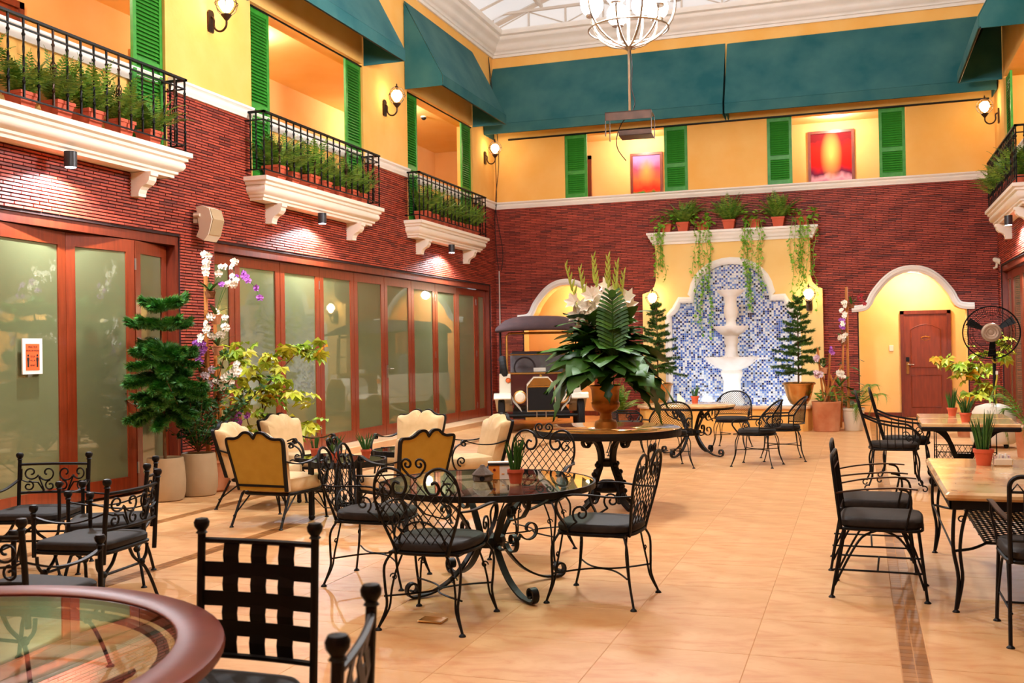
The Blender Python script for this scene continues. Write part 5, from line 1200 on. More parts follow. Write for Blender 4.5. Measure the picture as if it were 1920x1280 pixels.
# ---- wire scroll chairs
def make_wire_chair():
    o = thing('wire_armchair', 'x', 'chair', (0, 0, 0), 0, 'tall wire-scroll armchairs')
    seat_cushion(MB(), .46, .44, .46, .42, .475, e=3).build('seat_cushion', 'cushion_brown', o, smooth=True); mb = MB(); mb.tube(ring_path(.46, .44, .46, .415, e=3), .010, 6, closed=True); mb.box(-.18, .18, -.18, .18, .40, .416); mb.build('seat_frame', 'iron', o)
    ln = lambda z: -.21-(z-.42)*.26
    out = [(-.20, .41), (-.215, .62), (-.215, .82)]+arc(-.115, .86, .10, 180, 100, 5)+[(0, .985)]+[(-x, z) for x, z in reversed(arc(-.115, .86, .10, 180, 100, 5))]+[(.215, .82), (.215, .62), (.20, .41)]
    MB().tube([(x, ln(z), z) for x, z in out], .011, 6).build('back_frame', 'iron', o, smooth=True)
    mb = MB()
    for x in (-.10, 0, .10): mb.tube([(x, ln(.42), .42), (x, ln(.94 if x == 0 else .90), .94 if x == 0 else .90)], .005, 5)
    for z in (.50, .58, .66, .74, .82):
        for x in (-.155, -.05, .05, .155): mb.tube([(x+p, ln(z+q), z+q) for p, q in spiral(0, 0, .04, .006, 90 if x < 0 else 0, 460, 12)], .0042, 4)
    mb.build('back_scrollwork', 'iron', o)
    for s_ in (-1, 1):
        MB().tube(smoothpts([(s_*.215, ln(.74), .74), (s_*.25, -.14, .675), (s_*.265, .04, .64), (s_*.265, .16, .62), (s_*.26, .225, .55), (s_*.245, .21, .46), (s_*.23, .19, .41)], 4), .010, 6).build('arm', 'iron', o, smooth=True)
        mb = MB()
        for y in (-.14, -.07, 0, .07): mb.tube([(s_*.245, y, .42), (s_*.255, y, .655-abs(y)*.1)], .0045, 4)
        mb.tube([(s_*.25, y, z) for y, z in spiral(.13, .52, .045, .006, -60, 400, 14)], .005, 4); mb.build('arm_bars', 'iron', o)
        for sy in (-1, 1): mb = MB(); fx, fy = s_*.23, sy*.25; mb.tube(smoothpts([(s_*.19, sy*.19, .41), (s_*.215, sy*.22, .30), (s_*.21, sy*.215, .16), (fx, fy, .06)], 4), .009, 5); mb.tube(smoothpts([(s_*.14, sy*.19, .41), (s_*.17, sy*.20, .28), (s_*.20, sy*.21, .13)], 4), .006, 5); mb.tube([(fx, fy+sy*p, q) for p, q in spiral(0.01, .035, .035, .010, 120, -200, 10)], .007, 5); mb.build('leg', 'iron', o)
    return o
wc = make_wire_chair(); wc.location = (.30, 10.88, 0); wc.rotation_euler = (0, 0, R_(-88)); wc['label'] = 'tall wire-scroll armchair beside the dark-edged marble table, nearer one'
dup(wc, (.44, 11.52, 0), R_(-92), 'tall wire-scroll armchair beside the dark-edged marble table, farther one'); dup(wc, (1.86, 10.75, 0), R_(95), 'wire-scroll armchair at the right edge beyond the marble tables')
# ---- square scroll chairs with ball finials; woven strap chair
def finial(mb, x, y, z): mb.lathe([(.013, z-.05), (.013, z-.03), (.020, z-.026), (.014, z-.018), (.024, z-.004), (.026, z+.010), (.020, z+.022), (.0001, z+.026)], 10, (x, y, 0))
def make_square_chair(woven):
    o = thing('strap_chair' if woven else 'scroll_chair', 'x', 'chair', (0, 0, 0), 0, 'ball-finial iron chairs')
    W, zt, zs = (.215, .85, .42) if woven else (.25, .72, .415)
    seat_cushion(MB(), W*2, W*1.9, .48, zs-.055, zs, e=6).build('seat_cushion', 'cushion_dark', o, smooth=True); mb = MB(); mb.tube(ring_path(W*1.96, W*1.88, .47, zs-.06, e=7), .011, 6, closed=True); mb.box(-W*.88, W*.88, -.21, .21, zs-.07, zs-.055); mb.build('seat_frame', 'iron', o)
    cv = lambda x: -.245-(.012 if woven else .045)*(1-(x/W)**2)
    for s_ in (-1, 1):
        mb = MB(); mb.tube([(s_*W, -.235, .30), (s_*W, -.25, .55), (s_*W, -.265, zt)], .0135, 8); finial(mb, s_*W, -.265, zt+.03); mb.build('back_post', 'iron', o, smooth=True)
        if woven: continue
        mb = MB(); mb.tube([(s_*(W+.005), .20, .33), (s_*(W+.005), .20, .58)], .012, 8); finial(mb, s_*(W+.005), .20, .60); mb.build('arm_post', 'iron', o, smooth=True)
        MB().strap(smoothpts([(s_*W, -.255, .585), (s_*(W+.02), -.10, .535), (s_*(W+.02), .06, .53), (s_*(W+.005), .20, .555)], 5), .024, .008, (1, 0, 0)).build('arm', 'iron', o, smooth=True)
    bk = lambda x, z: (x, cv(x)-(z-.5)*.06, z)
    for z in ((.83, .455) if woven else (.69, .49)): MB().tube([bk(-W+2*W*i/12, z) for i in range(13)], .010, 6).build('back_rail', 'iron', o, smooth=True)
    if woven:
        for k in range(3):
            x = -.105+.105*k; MB().strap([(x, bk(x, .83-.375*i/8)[1]+(.004 if i % 2 else -.004), .83-.375*i/8) for i in range(9)], .058, .004, (1, 0, 0)).build('vertical_strap', 'black_plastic', o)
            z = .735-.095*k; MB().strap([bk(-W+2*W*i/16, z) for i in range(17)], .050, .004, (0, 0, 1)).build('horizontal_strap', 'black_plastic', o)
    else:
        mb = MB()
        for s_ in (-1, 1):
            for (cx, cz, r0, a0, a1) in ((.175, .63, .052, 200, 640), (.065, .625, .060, -20, -430), (.19, .535, .036, 90, 500), (.045, .535, .038, 90, -320)): mb.tube([bk(s_*x, z) for x, z in spiral(cx, cz, r0, .010, a0, a1, 22)], .0062, 5)
            mb.tube([bk(s_*x, z) for x, z in ((.235, .66), (.235, .58), (.20, .565), (.13, .56), (.09, .50))], .006, 5); mb.tube([bk(s_*x, z) for x, z in ((.125, .60), (.105, .55), (.085, .50))], .006, 5)
        mb.build('back_scrollwork', 'iron', o)
    for sy in (-1, 1):                              # curule arches under the seat, knotted
        for s_ in (-1, 1):
            mb = MB(); yb = sy*.19; mb.tube(smoothpts([(s_*.06, yb, .345), (s_*.10, yb, .28), (s_*.16, yb, .235), (s_*.20, yb+sy*.01, .20), (s_*.235, yb+sy*.03, .12), (s_*.27, yb+sy*.05, .01)], 4), .010, 6); mb.tube(smoothpts([(s_*.245, yb, .33), (s_*.235, yb, .27), (s_*.19, yb, .225)], 4), .010, 6); mb.sphere((s_*.185, yb, .228), .022, 8, 6); foot(mb, s_*.27, yb+sy*.05); mb.build('leg', 'iron', o, smooth=True)
    MB().tube([(-.17, -.19, .225), (.17, -.19, .225)], .008, 5).build('stretcher', 'iron', o); MB().tube([(-.17, .19, .225), (.17, .19, .225)], .008, 5).build('stretcher', 'iron', o); return o
s0 = make_square_chair(False); s0.location = (-5.38, 5.62, 0); s0.rotation_euler = (0, 0, R_(197)); s0['label'] = 'scroll-back iron chair with ball finials against the glass doors'
dup(s0, (-4.24, 4.86, 0), R_(96), 'scroll-back iron chair with its back turned towards the strap chair'); dup(s0, (-4.62, 5.44, 0), R_(122), 'scroll-back iron chair nearest the beige pots')
w0 = make_square_chair(True); w0.location = (-1.89, 2.66, 0); w0.rotation_euler = (0, 0, R_(180)); w0['label'] = 'black woven strap chair behind the wood-rimmed round table'
dup(s0, (-3.62, 3.70, 0), 0, 'scroll-back iron chair cut by the left edge'); dup(w0, (-1.29, 1.90, 0), R_(108), 'black iron chair at the bottom edge beside the wood-rimmed table')
# ---- wood-rimmed foreground table
o = thing('rimmed_round_table', 'round glass table with a glossy red-brown wooden rim in the near left corner', 'table', (-2.51, 2.01, 0)); R0 = .925
MB().lathe([(R0-.135, .645), (R0-.13, .648), (R0-.02, .65), (R0-.004, .643), (R0, .63), (R0-.004, .615), (R0-.02, .606), (R0-.135, .606)], 72, ring=True).build('wooden_rim', 'rim_wood', o, smooth=True); MB().lathe([(.0001, .642), (R0-.134, .642), (R0-.134, .634), (.0001, .634)], 60).build('glass_top', 'table_glass', o)
for q in range(4):
    a = q*PI/2+.4; c, s_ = math.cos(a), math.sin(a); pts = [(.70, .60), (.60, .56), (.42, .46), (.30, .30), (.34, .14), (.50, .03), (.60, .012)]+spiral(.62, .07, .058, .015, -80, 330, 14); MB().strap([(r_*c, r_*s_, z) for r_, z in pts], .04, .012, (-s_, c, 0)).build('leg', 'iron', o, smooth=True)
    MB().strap([(r_*c, r_*s_, z) for r_, z in [(.68, .59), (.6, .50)]+spiral(.48, .52, .10, .02, -20, -420, 18)], .03, .009, (-s_, c, 0)).build('leg_scroll', 'iron', o, smooth=True)
MB().lathe([(.28, .30), (.31, .30), (.31, .32), (.28, .32)], 30, ring=True).build('ring', 'iron', o); MB().lathe([(.74, .59), (.77, .59), (.77, .606), (.74, .606)], 48, ring=True).build('top_ring', 'iron', o)
# ---- cushioned lounge armchairs
def make_lounge():
    o = thing('lounge_armchair', 'x', 'armchair', (0, 0, 0), 0, 'cream lounge armchairs'); W = .27
    ln = lambda z: -.27-(z-.28)*.26
    half = [(.235, .30), (.255, .50), (.275, .66), (.278, .72), (.262, .745), (.20, .745), (.15, .76), (.10, .795), (.055, .80), (.025, .785), (0, .75)]
    hs = smoothpts([(x, 0, z) for x, z in half], 4); out = [(p.x, p.z) for p in hs]+[(-p.x, p.z) for p in reversed(hs[:-1])]
    MB().strap([(x, ln(z), z) for x, z in out], .03, .022, (0, 1, 0)).build('back_frame', 'iron', o, smooth=True)
    MB().strap([(-.24, ln(.345), .345), (.24, ln(.345), .345)], .028, .02, (0, 1, 0)).build('back_rail', 'iron', o)
    fill = [(x*.97, z*.985+.005) for x, z in out]
    bp_ = MB(); bp_.mx = Matrix(((1, 0, 0, 0), (0, 1, -.26, -.27+.28*.26), (0, 0, 1, 0), (0, 0, 0, 1))); bp_.prism(fill, -.008, 0, 'y').build('back_panel', 'gold_fabric', o)
    n = len(fill); mb = MB(); cx, cz = 0, .55; rings = []
    for f_, d in ((1.0, -.004), (1.03, .03), (1.01, .07), (.92, .105), (.6, .12)): rings.append([(cx+(x-cx)*f_, ln(cz+(z-cz)*f_)+d, cz+(z-cz)*f_) for x, z in fill])
    vs_ = sum(rings, []); mb.add(vs_, [(k*n+i, k*n+(i+1) % n, k*n+n+(i+1) % n, k*n+n+i) for k in range(4) for i in range(n)]+[tuple(4*n+i for i in range(n))]); mb.build('back_cushion', 'cream_fabric', o, smooth=True)
    seat_cushion(MB(), .54, .48, .56, .275, .40, e=5, y0=.03).build('seat_cushion', 'cream_fabric', o, smooth=True); mb = MB(); mb.tube(ring_path(.52, .47, .55, .27, e=7, y0=.03), .014, 6, closed=True); mb.box(-.22, .22, -.22, .27, .26, .276); mb.build('seat_frame', 'iron', o)
    for s_ in (-1, 1):
        MB().strap(smoothpts([(s_*.26, ln(.56), .56), (s_*.285, -.18, .525), (s_*.30, 0, .535), (s_*.30, .13, .575)], 4)+[Vector((s_*.30, y, z)) for y, z in spiral(.14, .545, .032, .008, 80, -280, 12)], .035, .010, (1, 0, 0)).build('arm', 'iron', o, smooth=True)
        pts = smoothpts([(s_*.30, .12, .57), (s_*.30, .22, .52), (s_*.295, .26, .43), (s_*.285, .24, .33), (s_*.28, .20, .28)], 4); MB().strap(pts, .028, .009, (1, 0, 0)).build('arm_support', 'iron', o, smooth=True); mb = MB(); mb.tube([(s_*.285, y, z) for y, z in spiral(.16, .375, .05, .010, -80, 380, 16)], .008, 5); mb.build('arm_scroll', 'iron', o)
        for sy in (-1, 1): mb = MB(); fy = -.38 if sy < 0 else .32; fx = s_*.245; y0 = -.24 if sy < 0 else .28; mb.tube([(s_*.235, y0, .27), (fx, fy, .01)], .011, 6); mb.tube(smoothpts([(s_*.225, y0+(.12 if sy < 0 else -.12), .265), (s_*.23, y0+(.05 if sy < 0 else -.05), .21), (fx, fy*.93, .09)], 4), .007, 5); foot(mb, fx, fy); mb.build('leg', 'iron', o)
    return o
la = make_lounge(); la.location = (-4.76, 7.76, 0); la.rotation_euler = (0, 0, R_(-3)); la['label'] = 'cream lounge armchair showing its gold fabric back, nearer the strap chair'
for x, y, a, lb in ((-5.40, 8.50, -82, 'partly hidden behind the gold back on the left, facing right'), (-5.60, 9.58, -102, 'beside the yellow-green tree, facing the camera'), (-4.62, 10.05, 178, 'before the folding doors, facing the camera'), (-3.76, 9.60, 132, 'beside the car, seen from the side'), (-3.73, 7.96, 62, 'showing its gold back behind the glass table')): dup(la, (x, y, 0), R_(a), 'cream lounge armchair '+lb)
# ---- small round side tables on ball-foot posts
def make_side_table():
    o = thing('side_table', 'x', 'side table', (0, 0, 0), 0, 'small black side tables'); R0 = .34
    MB().lathe([(.0001, .50), (R0-.01, .50), (R0-.01, .508), (.0001, .508)], 40).build('glass_top', 'table_glass', o); MB().lathe([(R0-.02, .462), (R0, .462), (R0, .512), (R0-.012, .512)], 40, ring=True).build('rim', 'iron', o)
    for q in range(4):
        a = q*PI/2+PI/4; x, y = (R0-.01)*math.cos(a), (R0-.01)*math.sin(a); mb = MB(); mb.cbox((x, y, .28), (.038, .038, .47)); mb.sphere((x, y, .028), .028, 10, 8); mb.build('leg', 'iron', o)
        mb = MB(); mb.strap([(r_*math.cos(a), r_*math.sin(a), z) for r_, z in [(R0-.03, .20), (.22, .10), (.12, .09)]+spiral(.10, .15, .055, .012, -90, 250, 14)], .02, .008, (-math.sin(a), math.cos(a), 0)); mb.build('leg_scroll', 'iron', o)
    MB().lathe([(.07, .10), (.09, .10), (.09, .12), (.07, .12)], 20, ring=True).build('ring', 'iron', o); return o
st = make_side_table(); st.location = (-4.30, 8.10, 0); st['label'] = 'small round black side table holding two spiky plants'
dup(st, (-5.02, 8.98, 0), .2, 'small round side table between the left lounge armchairs', scale=.85); dup(st, (-4.15, 9.05, 0), .5, 'small round side table between the right lounge armchairs')
# ---- pedestal table with cast-iron base
o = thing('pedestal_table', 'round glossy stone table on an ornate black cast-iron pedestal', 'table', (-2.19, 9.08, 0), R_(10)); R0 = .665
MB().lathe([(.0001, .70), (R0-.02, .70), (R0, .71), (R0, .73), (R0-.008, .735), (.0001, .735)], 64).build('stone_top', 'gold_marble', o, smooth=True); MB().lathe([(R0-.05, .665), (R0+.004, .665), (R0+.006, .70), (R0+.002, .728), (R0+.001, .70)], 64, ring=True).build('dark_edge', 'iron', o)
for q in range(4):
    a = q*PI/2+PI/4; c, s_ = math.cos(a), math.sin(a); mb = MB(); pts = smoothpts([(r_, 0, z) for r_, z in ((.24, .665), (.14, .62), (.09, .54), (.075, .44), (.10, .36), (.15, .26), (.17, .17), (.20, .09), (.27, .035), (.30, .02))], 4); mb.strap([(p.x*c, p.x*s_, p.z) for p in pts], .05, .032, (-s_, c, 0))
    for r_, z in ((.10, .57), (.065, .48), (.12, .40), (.16, .32), (.20, .22), (.21, .14)): mb.sphere((r_*c, r_*s_, z), .024, 8, 6)
    lg = mb.build('leg', 'iron', o, smooth=True); mb = MB(); mb.strap([(r_*c, r_*s_, z) for r_, z in spiral(.235, .61, .06, .014, 90, -330, 18)], .04, .016, (-s_, c, 0)); mb.strap([(r_*c, r_*s_, z) for r_, z in spiral(.17, .10, .06, .014, 90, 480, 16)], .03, .014, (-s_, c, 0)); mb.build('scroll', 'iron', lg, smooth=True)
MB().lathe([(.09, .15), (.14, .17), (.15, .20), (.10, .23), (.05, .26)], 20).build('boss', 'iron', o); MB().lathe([(.05, .38), (.085, .40), (.085, .43), (.05, .45)], 16).build('collar', 'iron', o); MB().lathe([(.20, .655), (.30, .655), (.30, .666), (.20, .666)], 24, ring=True).build('top_plate', 'iron', o)
# ---- rectangular marble table with lattice shelf (right foreground)
o = thing('marble_table', 'rectangular cream marble table with black iron legs and lattice shelf', 'table', (.94, 6.82, 0)); a, b_ = .52, .88
MB().bevbox(-a, a, -b_, b_, .605, .65, .014).build('marble_top', 'marble_top', o); mb = MB(); mb.box(-a+.03, a-.03, -b_+.03, b_-.03, .585, .605); mb.build('apron_frame', 'iron', o)
for x0, x1, y0, y1 in ((-a+.02, a-.02, -b_+.02, -b_+.03), (-a+.02, a-.02, b_-.03, b_-.02), (-a+.02, -a+.03, -b_+.02, b_-.02), (a-.03, a-.02, -b_+.02, b_-.02)): MB().box(x0, x1, y0, y1, .56, .605).build('apron', 'iron', o)
for sx in (-1, 1):
    for sy in (-1, 1):
        mb = MB(); x, y = sx*(a-.05), sy*(b_-.05)
        mb.tube(smoothpts([(x, y, .59), (x+sx*.012, y, .45), (x+sx*.012, y, .33), (x-sx*.01, y, .18), (x+sx*.005, y, .01)], 4), .010, 6); mb.tube(smoothpts([(x-sx*.07, y, .59), (x-sx*.035, y, .46), (x-sx*.02, y, .33), (x-sx*.03, y, .18), (x, y, .02)], 4), .009, 6); mb.tube([(x-sx*.03+p, y, q) for p, q in spiral(0, .50, .022, .005, 0, 400, 12)], .004, 4); foot(mb, x+sx*.005, y); mb.build('leg', 'iron', o)
mb = MB(); sp_ = [(-.30, -.62), (.30, -.62), (.30, .62), (-.30, .62)]; mb.tube([(x, y, .34) for x, y in sp_], .009, 5, closed=True)
for ang in (45, 135):
    for p, q in lattice(sp_, .045, ang, .02): mb.tube([(p[0], p[1], .34), (q[0], q[1], .34)], .004, 3, cap=False)
mb.build('lattice_shelf', 'iron', o)
for sx in (-1, 1):
    for sy in (-1, 1): MB().tube(smoothpts([(sx*(a-.05), sy*(b_-.05), .33), (sx*.38, sy*.72, .325), (sx*.30, sy*.62, .34)], 4), .008, 5).build('shelf_bracket', 'iron', o)
    MB().tube([(sx*(a-.04), -b_+.05, .33), (sx*(a-.04), b_-.05, .33)], .006, 5).build('stretcher', 'iron', o)
# ---- two rectangular bistro tables with arched cast-iron legs
def make_bistro():
    o = thing('bistro_table', 'x', 'table', (0, 0, 0), 0, 'dark-edged marble bistro tables'); a, b_ = .44, .37
    MB().bevbox(-a, a, -b_, b_, .625, .662, .006).build('marble_top', 'marble_top', o); MB().bevbox(-a-.008, a+.008, -b_-.008, b_+.008, .585, .63, .01).build('dark_edge', 'iron', o)
    for s_ in (-1, 1):
        MB().strap(smoothpts([(s_*.36, 0, .585), (s_*.26, 0, .56), (s_*.16, 0, .45), (s_*.09, 0, .25), (s_*.05, 0, .20)], 5), .05, .045, (0, 1, 0)).build('arched_support', 'iron', o, smooth=True)
        MB().strap(smoothpts([(s_*.05, 0, .22), (s_*.14, 0, .15), (s_*.24, 0, .05), (s_*.30, 0, .02)], 4)+[Vector((s_*x, 0, z)) for x, z in spiral(.31, .06, .045, .012, -90, 250, 12)], .05, .03, (0, 1, 0)).build('foot_scroll', 'iron', o, smooth=True)
    MB().box(-.08, .08, -.03, .03, .16, .26).build('hub', 'iron', o)
    mb = MB(); mb.tube([(-.28, .1, .16), (-.28, .1, .56), (.28, .1, .56), (.28, .1, .16)], .008, 5)
    sp_ = [(-.28, .30), (.28, .30), (.28, .46), (-.28, .46)]
    for ang in (60, 120):
        for p, q in lattice([(x, z-.12) for x, z in sp_], .05, ang, .01): mb.tube([(p[0], .1, p[1]), (q[0], .1, q[1])], .0035, 3, cap=False)
    for z in (.18, .34): mb.tube([(-.28, .1, z), (.28, .1, z)], .005, 4)
    for x in (-.28, .28): mb.tube([(x, .1, .16), (x*1.1, .1, .0)], .008, 5)
    mb.build('lattice_screen', 'iron', o); return o
bt = make_bistro(); bt.location = (1.0, 11.18, 0); bt['label'] = 'dark-edged rectangular marble table, nearer of the joined pair'; dup(bt, (1.03, 11.96, 0), 0, 'dark-edged rectangular marble table, farther of the joined pair')
# ================================================================== plants and small things
def leaf_mesh(L_, W, mat, lobes=0, name='leaf', curl=.25, n=8, fish=False):
    """blade along +x from the origin, drooping; lobed (monstera) or fishbone outline"""
    mb = MB(); top = []; 
    for i in range(n+1):
        t_ = i/n; w_ = W*(math.sin(PI*min(1, .06+t_*.94))**.75)*(1.15-.45*t_) if not fish else W*math.sin(PI*min(1, .10+t_*.90))**.45*(.8+.25*t_); z = -curl*L_*t_*t_
        if lobes and i % 2 == 1: w_ *= .45 if not fish else .80
        x = L_*t_
        top.append(((x, 0, z), (x-(.06*L_ if lobes else 0), w_, z+.12*w_), (x-(.06*L_ if lobes else 0), -w_, z+.12*w_)))
    vs_ = [p for tr_ in top for p in tr_]; fs = []
    for i in range(n):
        a, b_ = i*3, i*3+3; fs += [(a, b_, b_+1, a+1), (a, a+2, b_+2, b_)]
    mb.add(vs_, fs); me = mb.mesh(name, mat, False); me.polygons.foreach_set('use_smooth', [True]*len(me.polygons)); return me
def orient(p, az, el, roll=0, sc=1.0): return Matrix.Translation(p) @ Matrix.Rotation(az, 4, 'Z') @ Matrix.Rotation(-el, 4, 'Y') @ Matrix.Rotation(roll, 4, 'X') @ Matrix.Scale(sc, 4)
CAMRZ = math.atan2(.3215, .947)          # things built in a frame turned like the wall of view: local x runs to the right
# ---- round urn with the gladiolus arrangement
urn = thing('flower_urn', 'bronze urn of white gladioli and large green leaves on the pedestal table', 'flower arrangement', (-2.20, 9.10, .735), CAMRZ)
MB().lathe([(.105, 0), (.105, .012), (.098, .05), (.075, .065), (.058, .075), (.052, .12), (.062, .135), (.10, .15), (.125, .185), (.13, .22), (.12, .235), (.122, .25), (.128, .34), (.145, .375), (.135, .38), (.11, .33), (.0001, .33)], 40, flute=(11, 12, .05, 20)).build('urn', 'urn_bronze', urn, smooth=True)
BIG = [leaf_mesh(.42, .14, 'big_leaf', 1, curl=.35, n=10), leaf_mesh(.36, .12, 'big_leaf', 0, curl=.3), leaf_mesh(.30, .10, 'big_leaf', 0, curl=.55), leaf_mesh(.40, .10, 'dark_leaf', 1, curl=.5, n=12)]
r = random.Random(31)
MB().tube([(0, 0, .3), (0, 0, .9)], .05, 8).build('stem_bundle', 'dark_leaf', urn)
for i in range(120):
    f_ = i/120; az = i*2.39996+r.uniform(-.2, .2); z = .52+.36*f_**1.1; el = -.10-.40*abs(math.cos(az))*(1-f_)+.95*f_+r.uniform(-.3, .25); rad = .04+.15*(1-f_); p = Vector((rad*math.cos(az), rad*math.sin(az), z))
    sc_ = r.uniform(.8, 1.3)*(1.0 if f_ < .6 else .78)
    link('leaf', BIG[r.choice((0, 1, 1, 2, 3, 0))], urn).matrix_local = orient(p, az, el, r.uniform(-.5, .5), sc_)
for i in range(46):
    az = i*2.39996; z = .72+.26*((i*7) % 46)/46; el = r.uniform(.1, 1.15); rad = r.uniform(.03, .14)
    link('leaf', BIG[r.choice((1, 2, 3, 0))], urn).matrix_local = orient(Vector((rad*math.cos(az), rad*math.sin(az), z)), az, el, r.uniform(-.6, .6), r.uniform(.55, .85))
# stalked outer leaves
for az, el, ln, sc_ in ((-.15, -.15, .26, 1.25), (-.5, -.25, .28, 1.2), (.1, .25, .26, 1.1), (-2.7, -.15, .24, 1.2), (-2.9, -.45, .28, 1.2), (3.0, .25, .28, .9), (-1.4, .1, .22, 1.0), (-1.9, .0, .22, 1.0), (-.9, -.1, .24, 1.1), (-.05, -.5, .30, 1.25), (-2.2, .1, .24, 1.1), (-1.0, .15, .24, 1.1), (2.6, .6, .3, .9)):
    d = Vector((math.cos(az)*math.cos(el+.3), math.sin(az)*math.cos(el+.3), math.sin(el+.3))); p = Vector((0, 0, .58))+d*ln
    st_ = MB().tube([(0, 0, .42), p], .006, 5).build('leaf_stalk', 'big_leaf', urn); link('leaf', BIG[0 if sc_ > 1.15 else 1], st_).matrix_local = orient(p, az, el-.35, r.uniform(-.4, .4), sc_)
fm = MB(); fm.tube([(0, 0, 0), (.35, 0, .004), (.68, 0, 0)], [.009, .007, .003], 5)
for i in range(17):
    x = .03+.037*i; w_ = .165*math.sin(PI*(.16+.80*i/17))**.6
    for s_ in (-1, 1):
        fm.add([(x, 0, .002), (x+.05, s_*w_*.6, .012), (x+.075, s_*w_, .006), (x+.095, s_*w_*.92, -.004), (x+.075, s_*w_*.5, -.006), (x+.036, 0, -.002)], [(0, 1, 4, 5), (1, 2, 3, 4)])
fm.lathe([(.0001, 0), (.04, .004), (.0001, .006)], 10, (.66, 0, 0)); fb = fm.mesh('leaf', 'big_leaf')
l_ = link('leaf', fb, urn); l_['label'] = 'tall upright fishbone leaf at the front'; l_.matrix_local = Matrix.Translation((.045, -.17, .42)) @ Matrix.Rotation(-PI/2, 4, 'Y') @ Matrix.Rotation(PI, 4, 'X') @ Matrix.Rotation(PI, 4, 'X')
l_.matrix_local = Matrix(((0, .9, 0, .04), (-.06, 0, -.9, -.34), (.9, 0, -.06, .60), (0, 0, 0, 1)))
bl = MB()
for k in range(6):
    a = k*PI/3; d = Vector((math.cos(a), math.sin(a), 0)); q = Vector((-d.y, d.x, 0)); bl.add([(0, 0, 0), d*.022+q*.02+Vector((0, 0, .03)), d*.055+Vector((0, 0, .045)), d*.022-q*.02+Vector((0, 0, .03)), d*.028+Vector((0, 0, .022))], [(0, 1, 4), (1, 2, 4), (2, 3, 4), (3, 0, 4)])
BLOS = bl.mesh('blossom', 'petal_white', True)
bd = MB(); bd.lathe([(.0001, 0), (.009, .015), (.007, .045), (.0001, .075)], 6); BUD = bd.mesh('bud', 'spike_leaf', True)
for u_, v_, zt, nf in ((-.345, .0, 1.48, 2), (-.22, -.05, 1.44, 3), (-.085, .05, 1.56, 4), (.045, -.03, 1.55, 3), (.135, .04, 1.50, 4), (.185, -.05, 1.40, 4), (.24, .02, 1.18, 4), (-.11, -.08, 1.20, 4), (-.27, .05, 1.15, 4), (.06, .1, 1.3, 3)):
    b0 = Vector((u_*.25, v_*.5, .5)); t0 = Vector((u_, v_, zt)); ax = (t0-b0).normalized(); st_ = MB().tube([b0, b0.lerp(t0, .5)+Vector((0, 0, .01)), t0], [.007, .006, .003], 5).build('gladiolus_stem', 'spike_leaf', urn)
    L_ = (t0-b0).length
    if zt > 1.35:
        for k in range(9): p = t0-ax*(.02+.034*k); a = (k % 2)*PI+r.uniform(-.4, .4)+u_; q_ = Vector((math.cos(a), math.sin(a), 3.6)).normalized(); link('bud', BUD, st_).matrix_local = Matrix.Translation(p) @ q_.to_track_quat('Z', 'Y').to_matrix().to_4x4() @ Matrix.Scale(1.0+.07*k, 4)
    top_ = .36 if zt > 1.35 else .02
    for k in range(nf+1):
        p = t0-ax*(top_+.062*k); a = -PI/2+(.7 if k % 2 else -.7)+r.uniform(-.3, .3); q_ = Vector((math.cos(a), math.sin(a), .45)).normalized(); link('blossom', BLOS, st_).matrix_local = Matrix.Translation(p) @ q_.to_track_quat('Z', 'Y').to_matrix().to_4x4() @ Matrix.Scale(r.uniform(1.35, 1.8), 4)
# ---- beige floor pots with pine and shrub
BEIGE = [(.155, 0), (.175, .01), (.195, .08), (.198, .20), (.185, .36), (.175, .425), (.165, .43), (.155, .42), (.155, .38), (.0001, .38)]
o = thing('potted_pine', 'Norfolk pine in a tall beige pot before the left folding doors', 'potted tree', (-6.63, 8.63, 0), CAMRZ)
MB().lathe(BEIGE, 32).build('pot', 'pot_beige', o, smooth=True); MB().lathe([(.0001, .40), (.158, .395)], 18).build('soil', 'soil', o)
def pine_tiers(spec, seed, nd, mat):
    r_ = random.Random(seed); mb = MB()
    for z, L_, nb, el, dens in spec:
        for k_ in range(nb): pine_branch(mb, (r_.uniform(-.01, .01), 0, z+r_.uniform(-.05, .05)*(z < 1.6)), 2*PI*k_/nb+z*7+r_.uniform(-.25, .25), el+r_.uniform(-.2, .2), L_*r_.uniform(.75, 1.12), r_, nd, dens, .14 if z > 1.45 else .30, .17 if z > 1.45 else .075)
    return mb
pine_tiers([(1.92, .30, 5, .85, 520), (1.70, .40, 5, .75, 620), (1.50, .36, 5, .7, 520), (1.40, .36, 6, .5, 300), (1.34, .40, 6, .2, 240), (1.22, .42, 7, .15, 230), (1.10, .42, 7, .05, 220), (.98, .40, 6, .0, 200), (.88, .34, 5, -.15, 180)], 41, .095, 'pine').build('branches', 'pine', o, kind='stuff')
MB().tube([(0, 0, .38), (-.01, 0, 1.0), (-.03, 0, 1.6), (-.02, 0, 2.06)], [.017, .014, .010, .006], 7).build('trunk', 'bark', o, smooth=True)
o = thing('potted_shrub', 'dark leafy shrub in a beige pot beside the orchid stand', 'potted plant', (-6.52, 9.02, 0), CAMRZ)
MB().lathe([(r_*.98, z*1.02) for r_, z in BEIGE], 32).build('pot', 'pot_beige', o, smooth=True); MB().lathe([(.0001, .41), (.155, .405)], 18).build('soil', 'soil', o)
mb = MB(); st_ = MB(); r = random.Random(8)
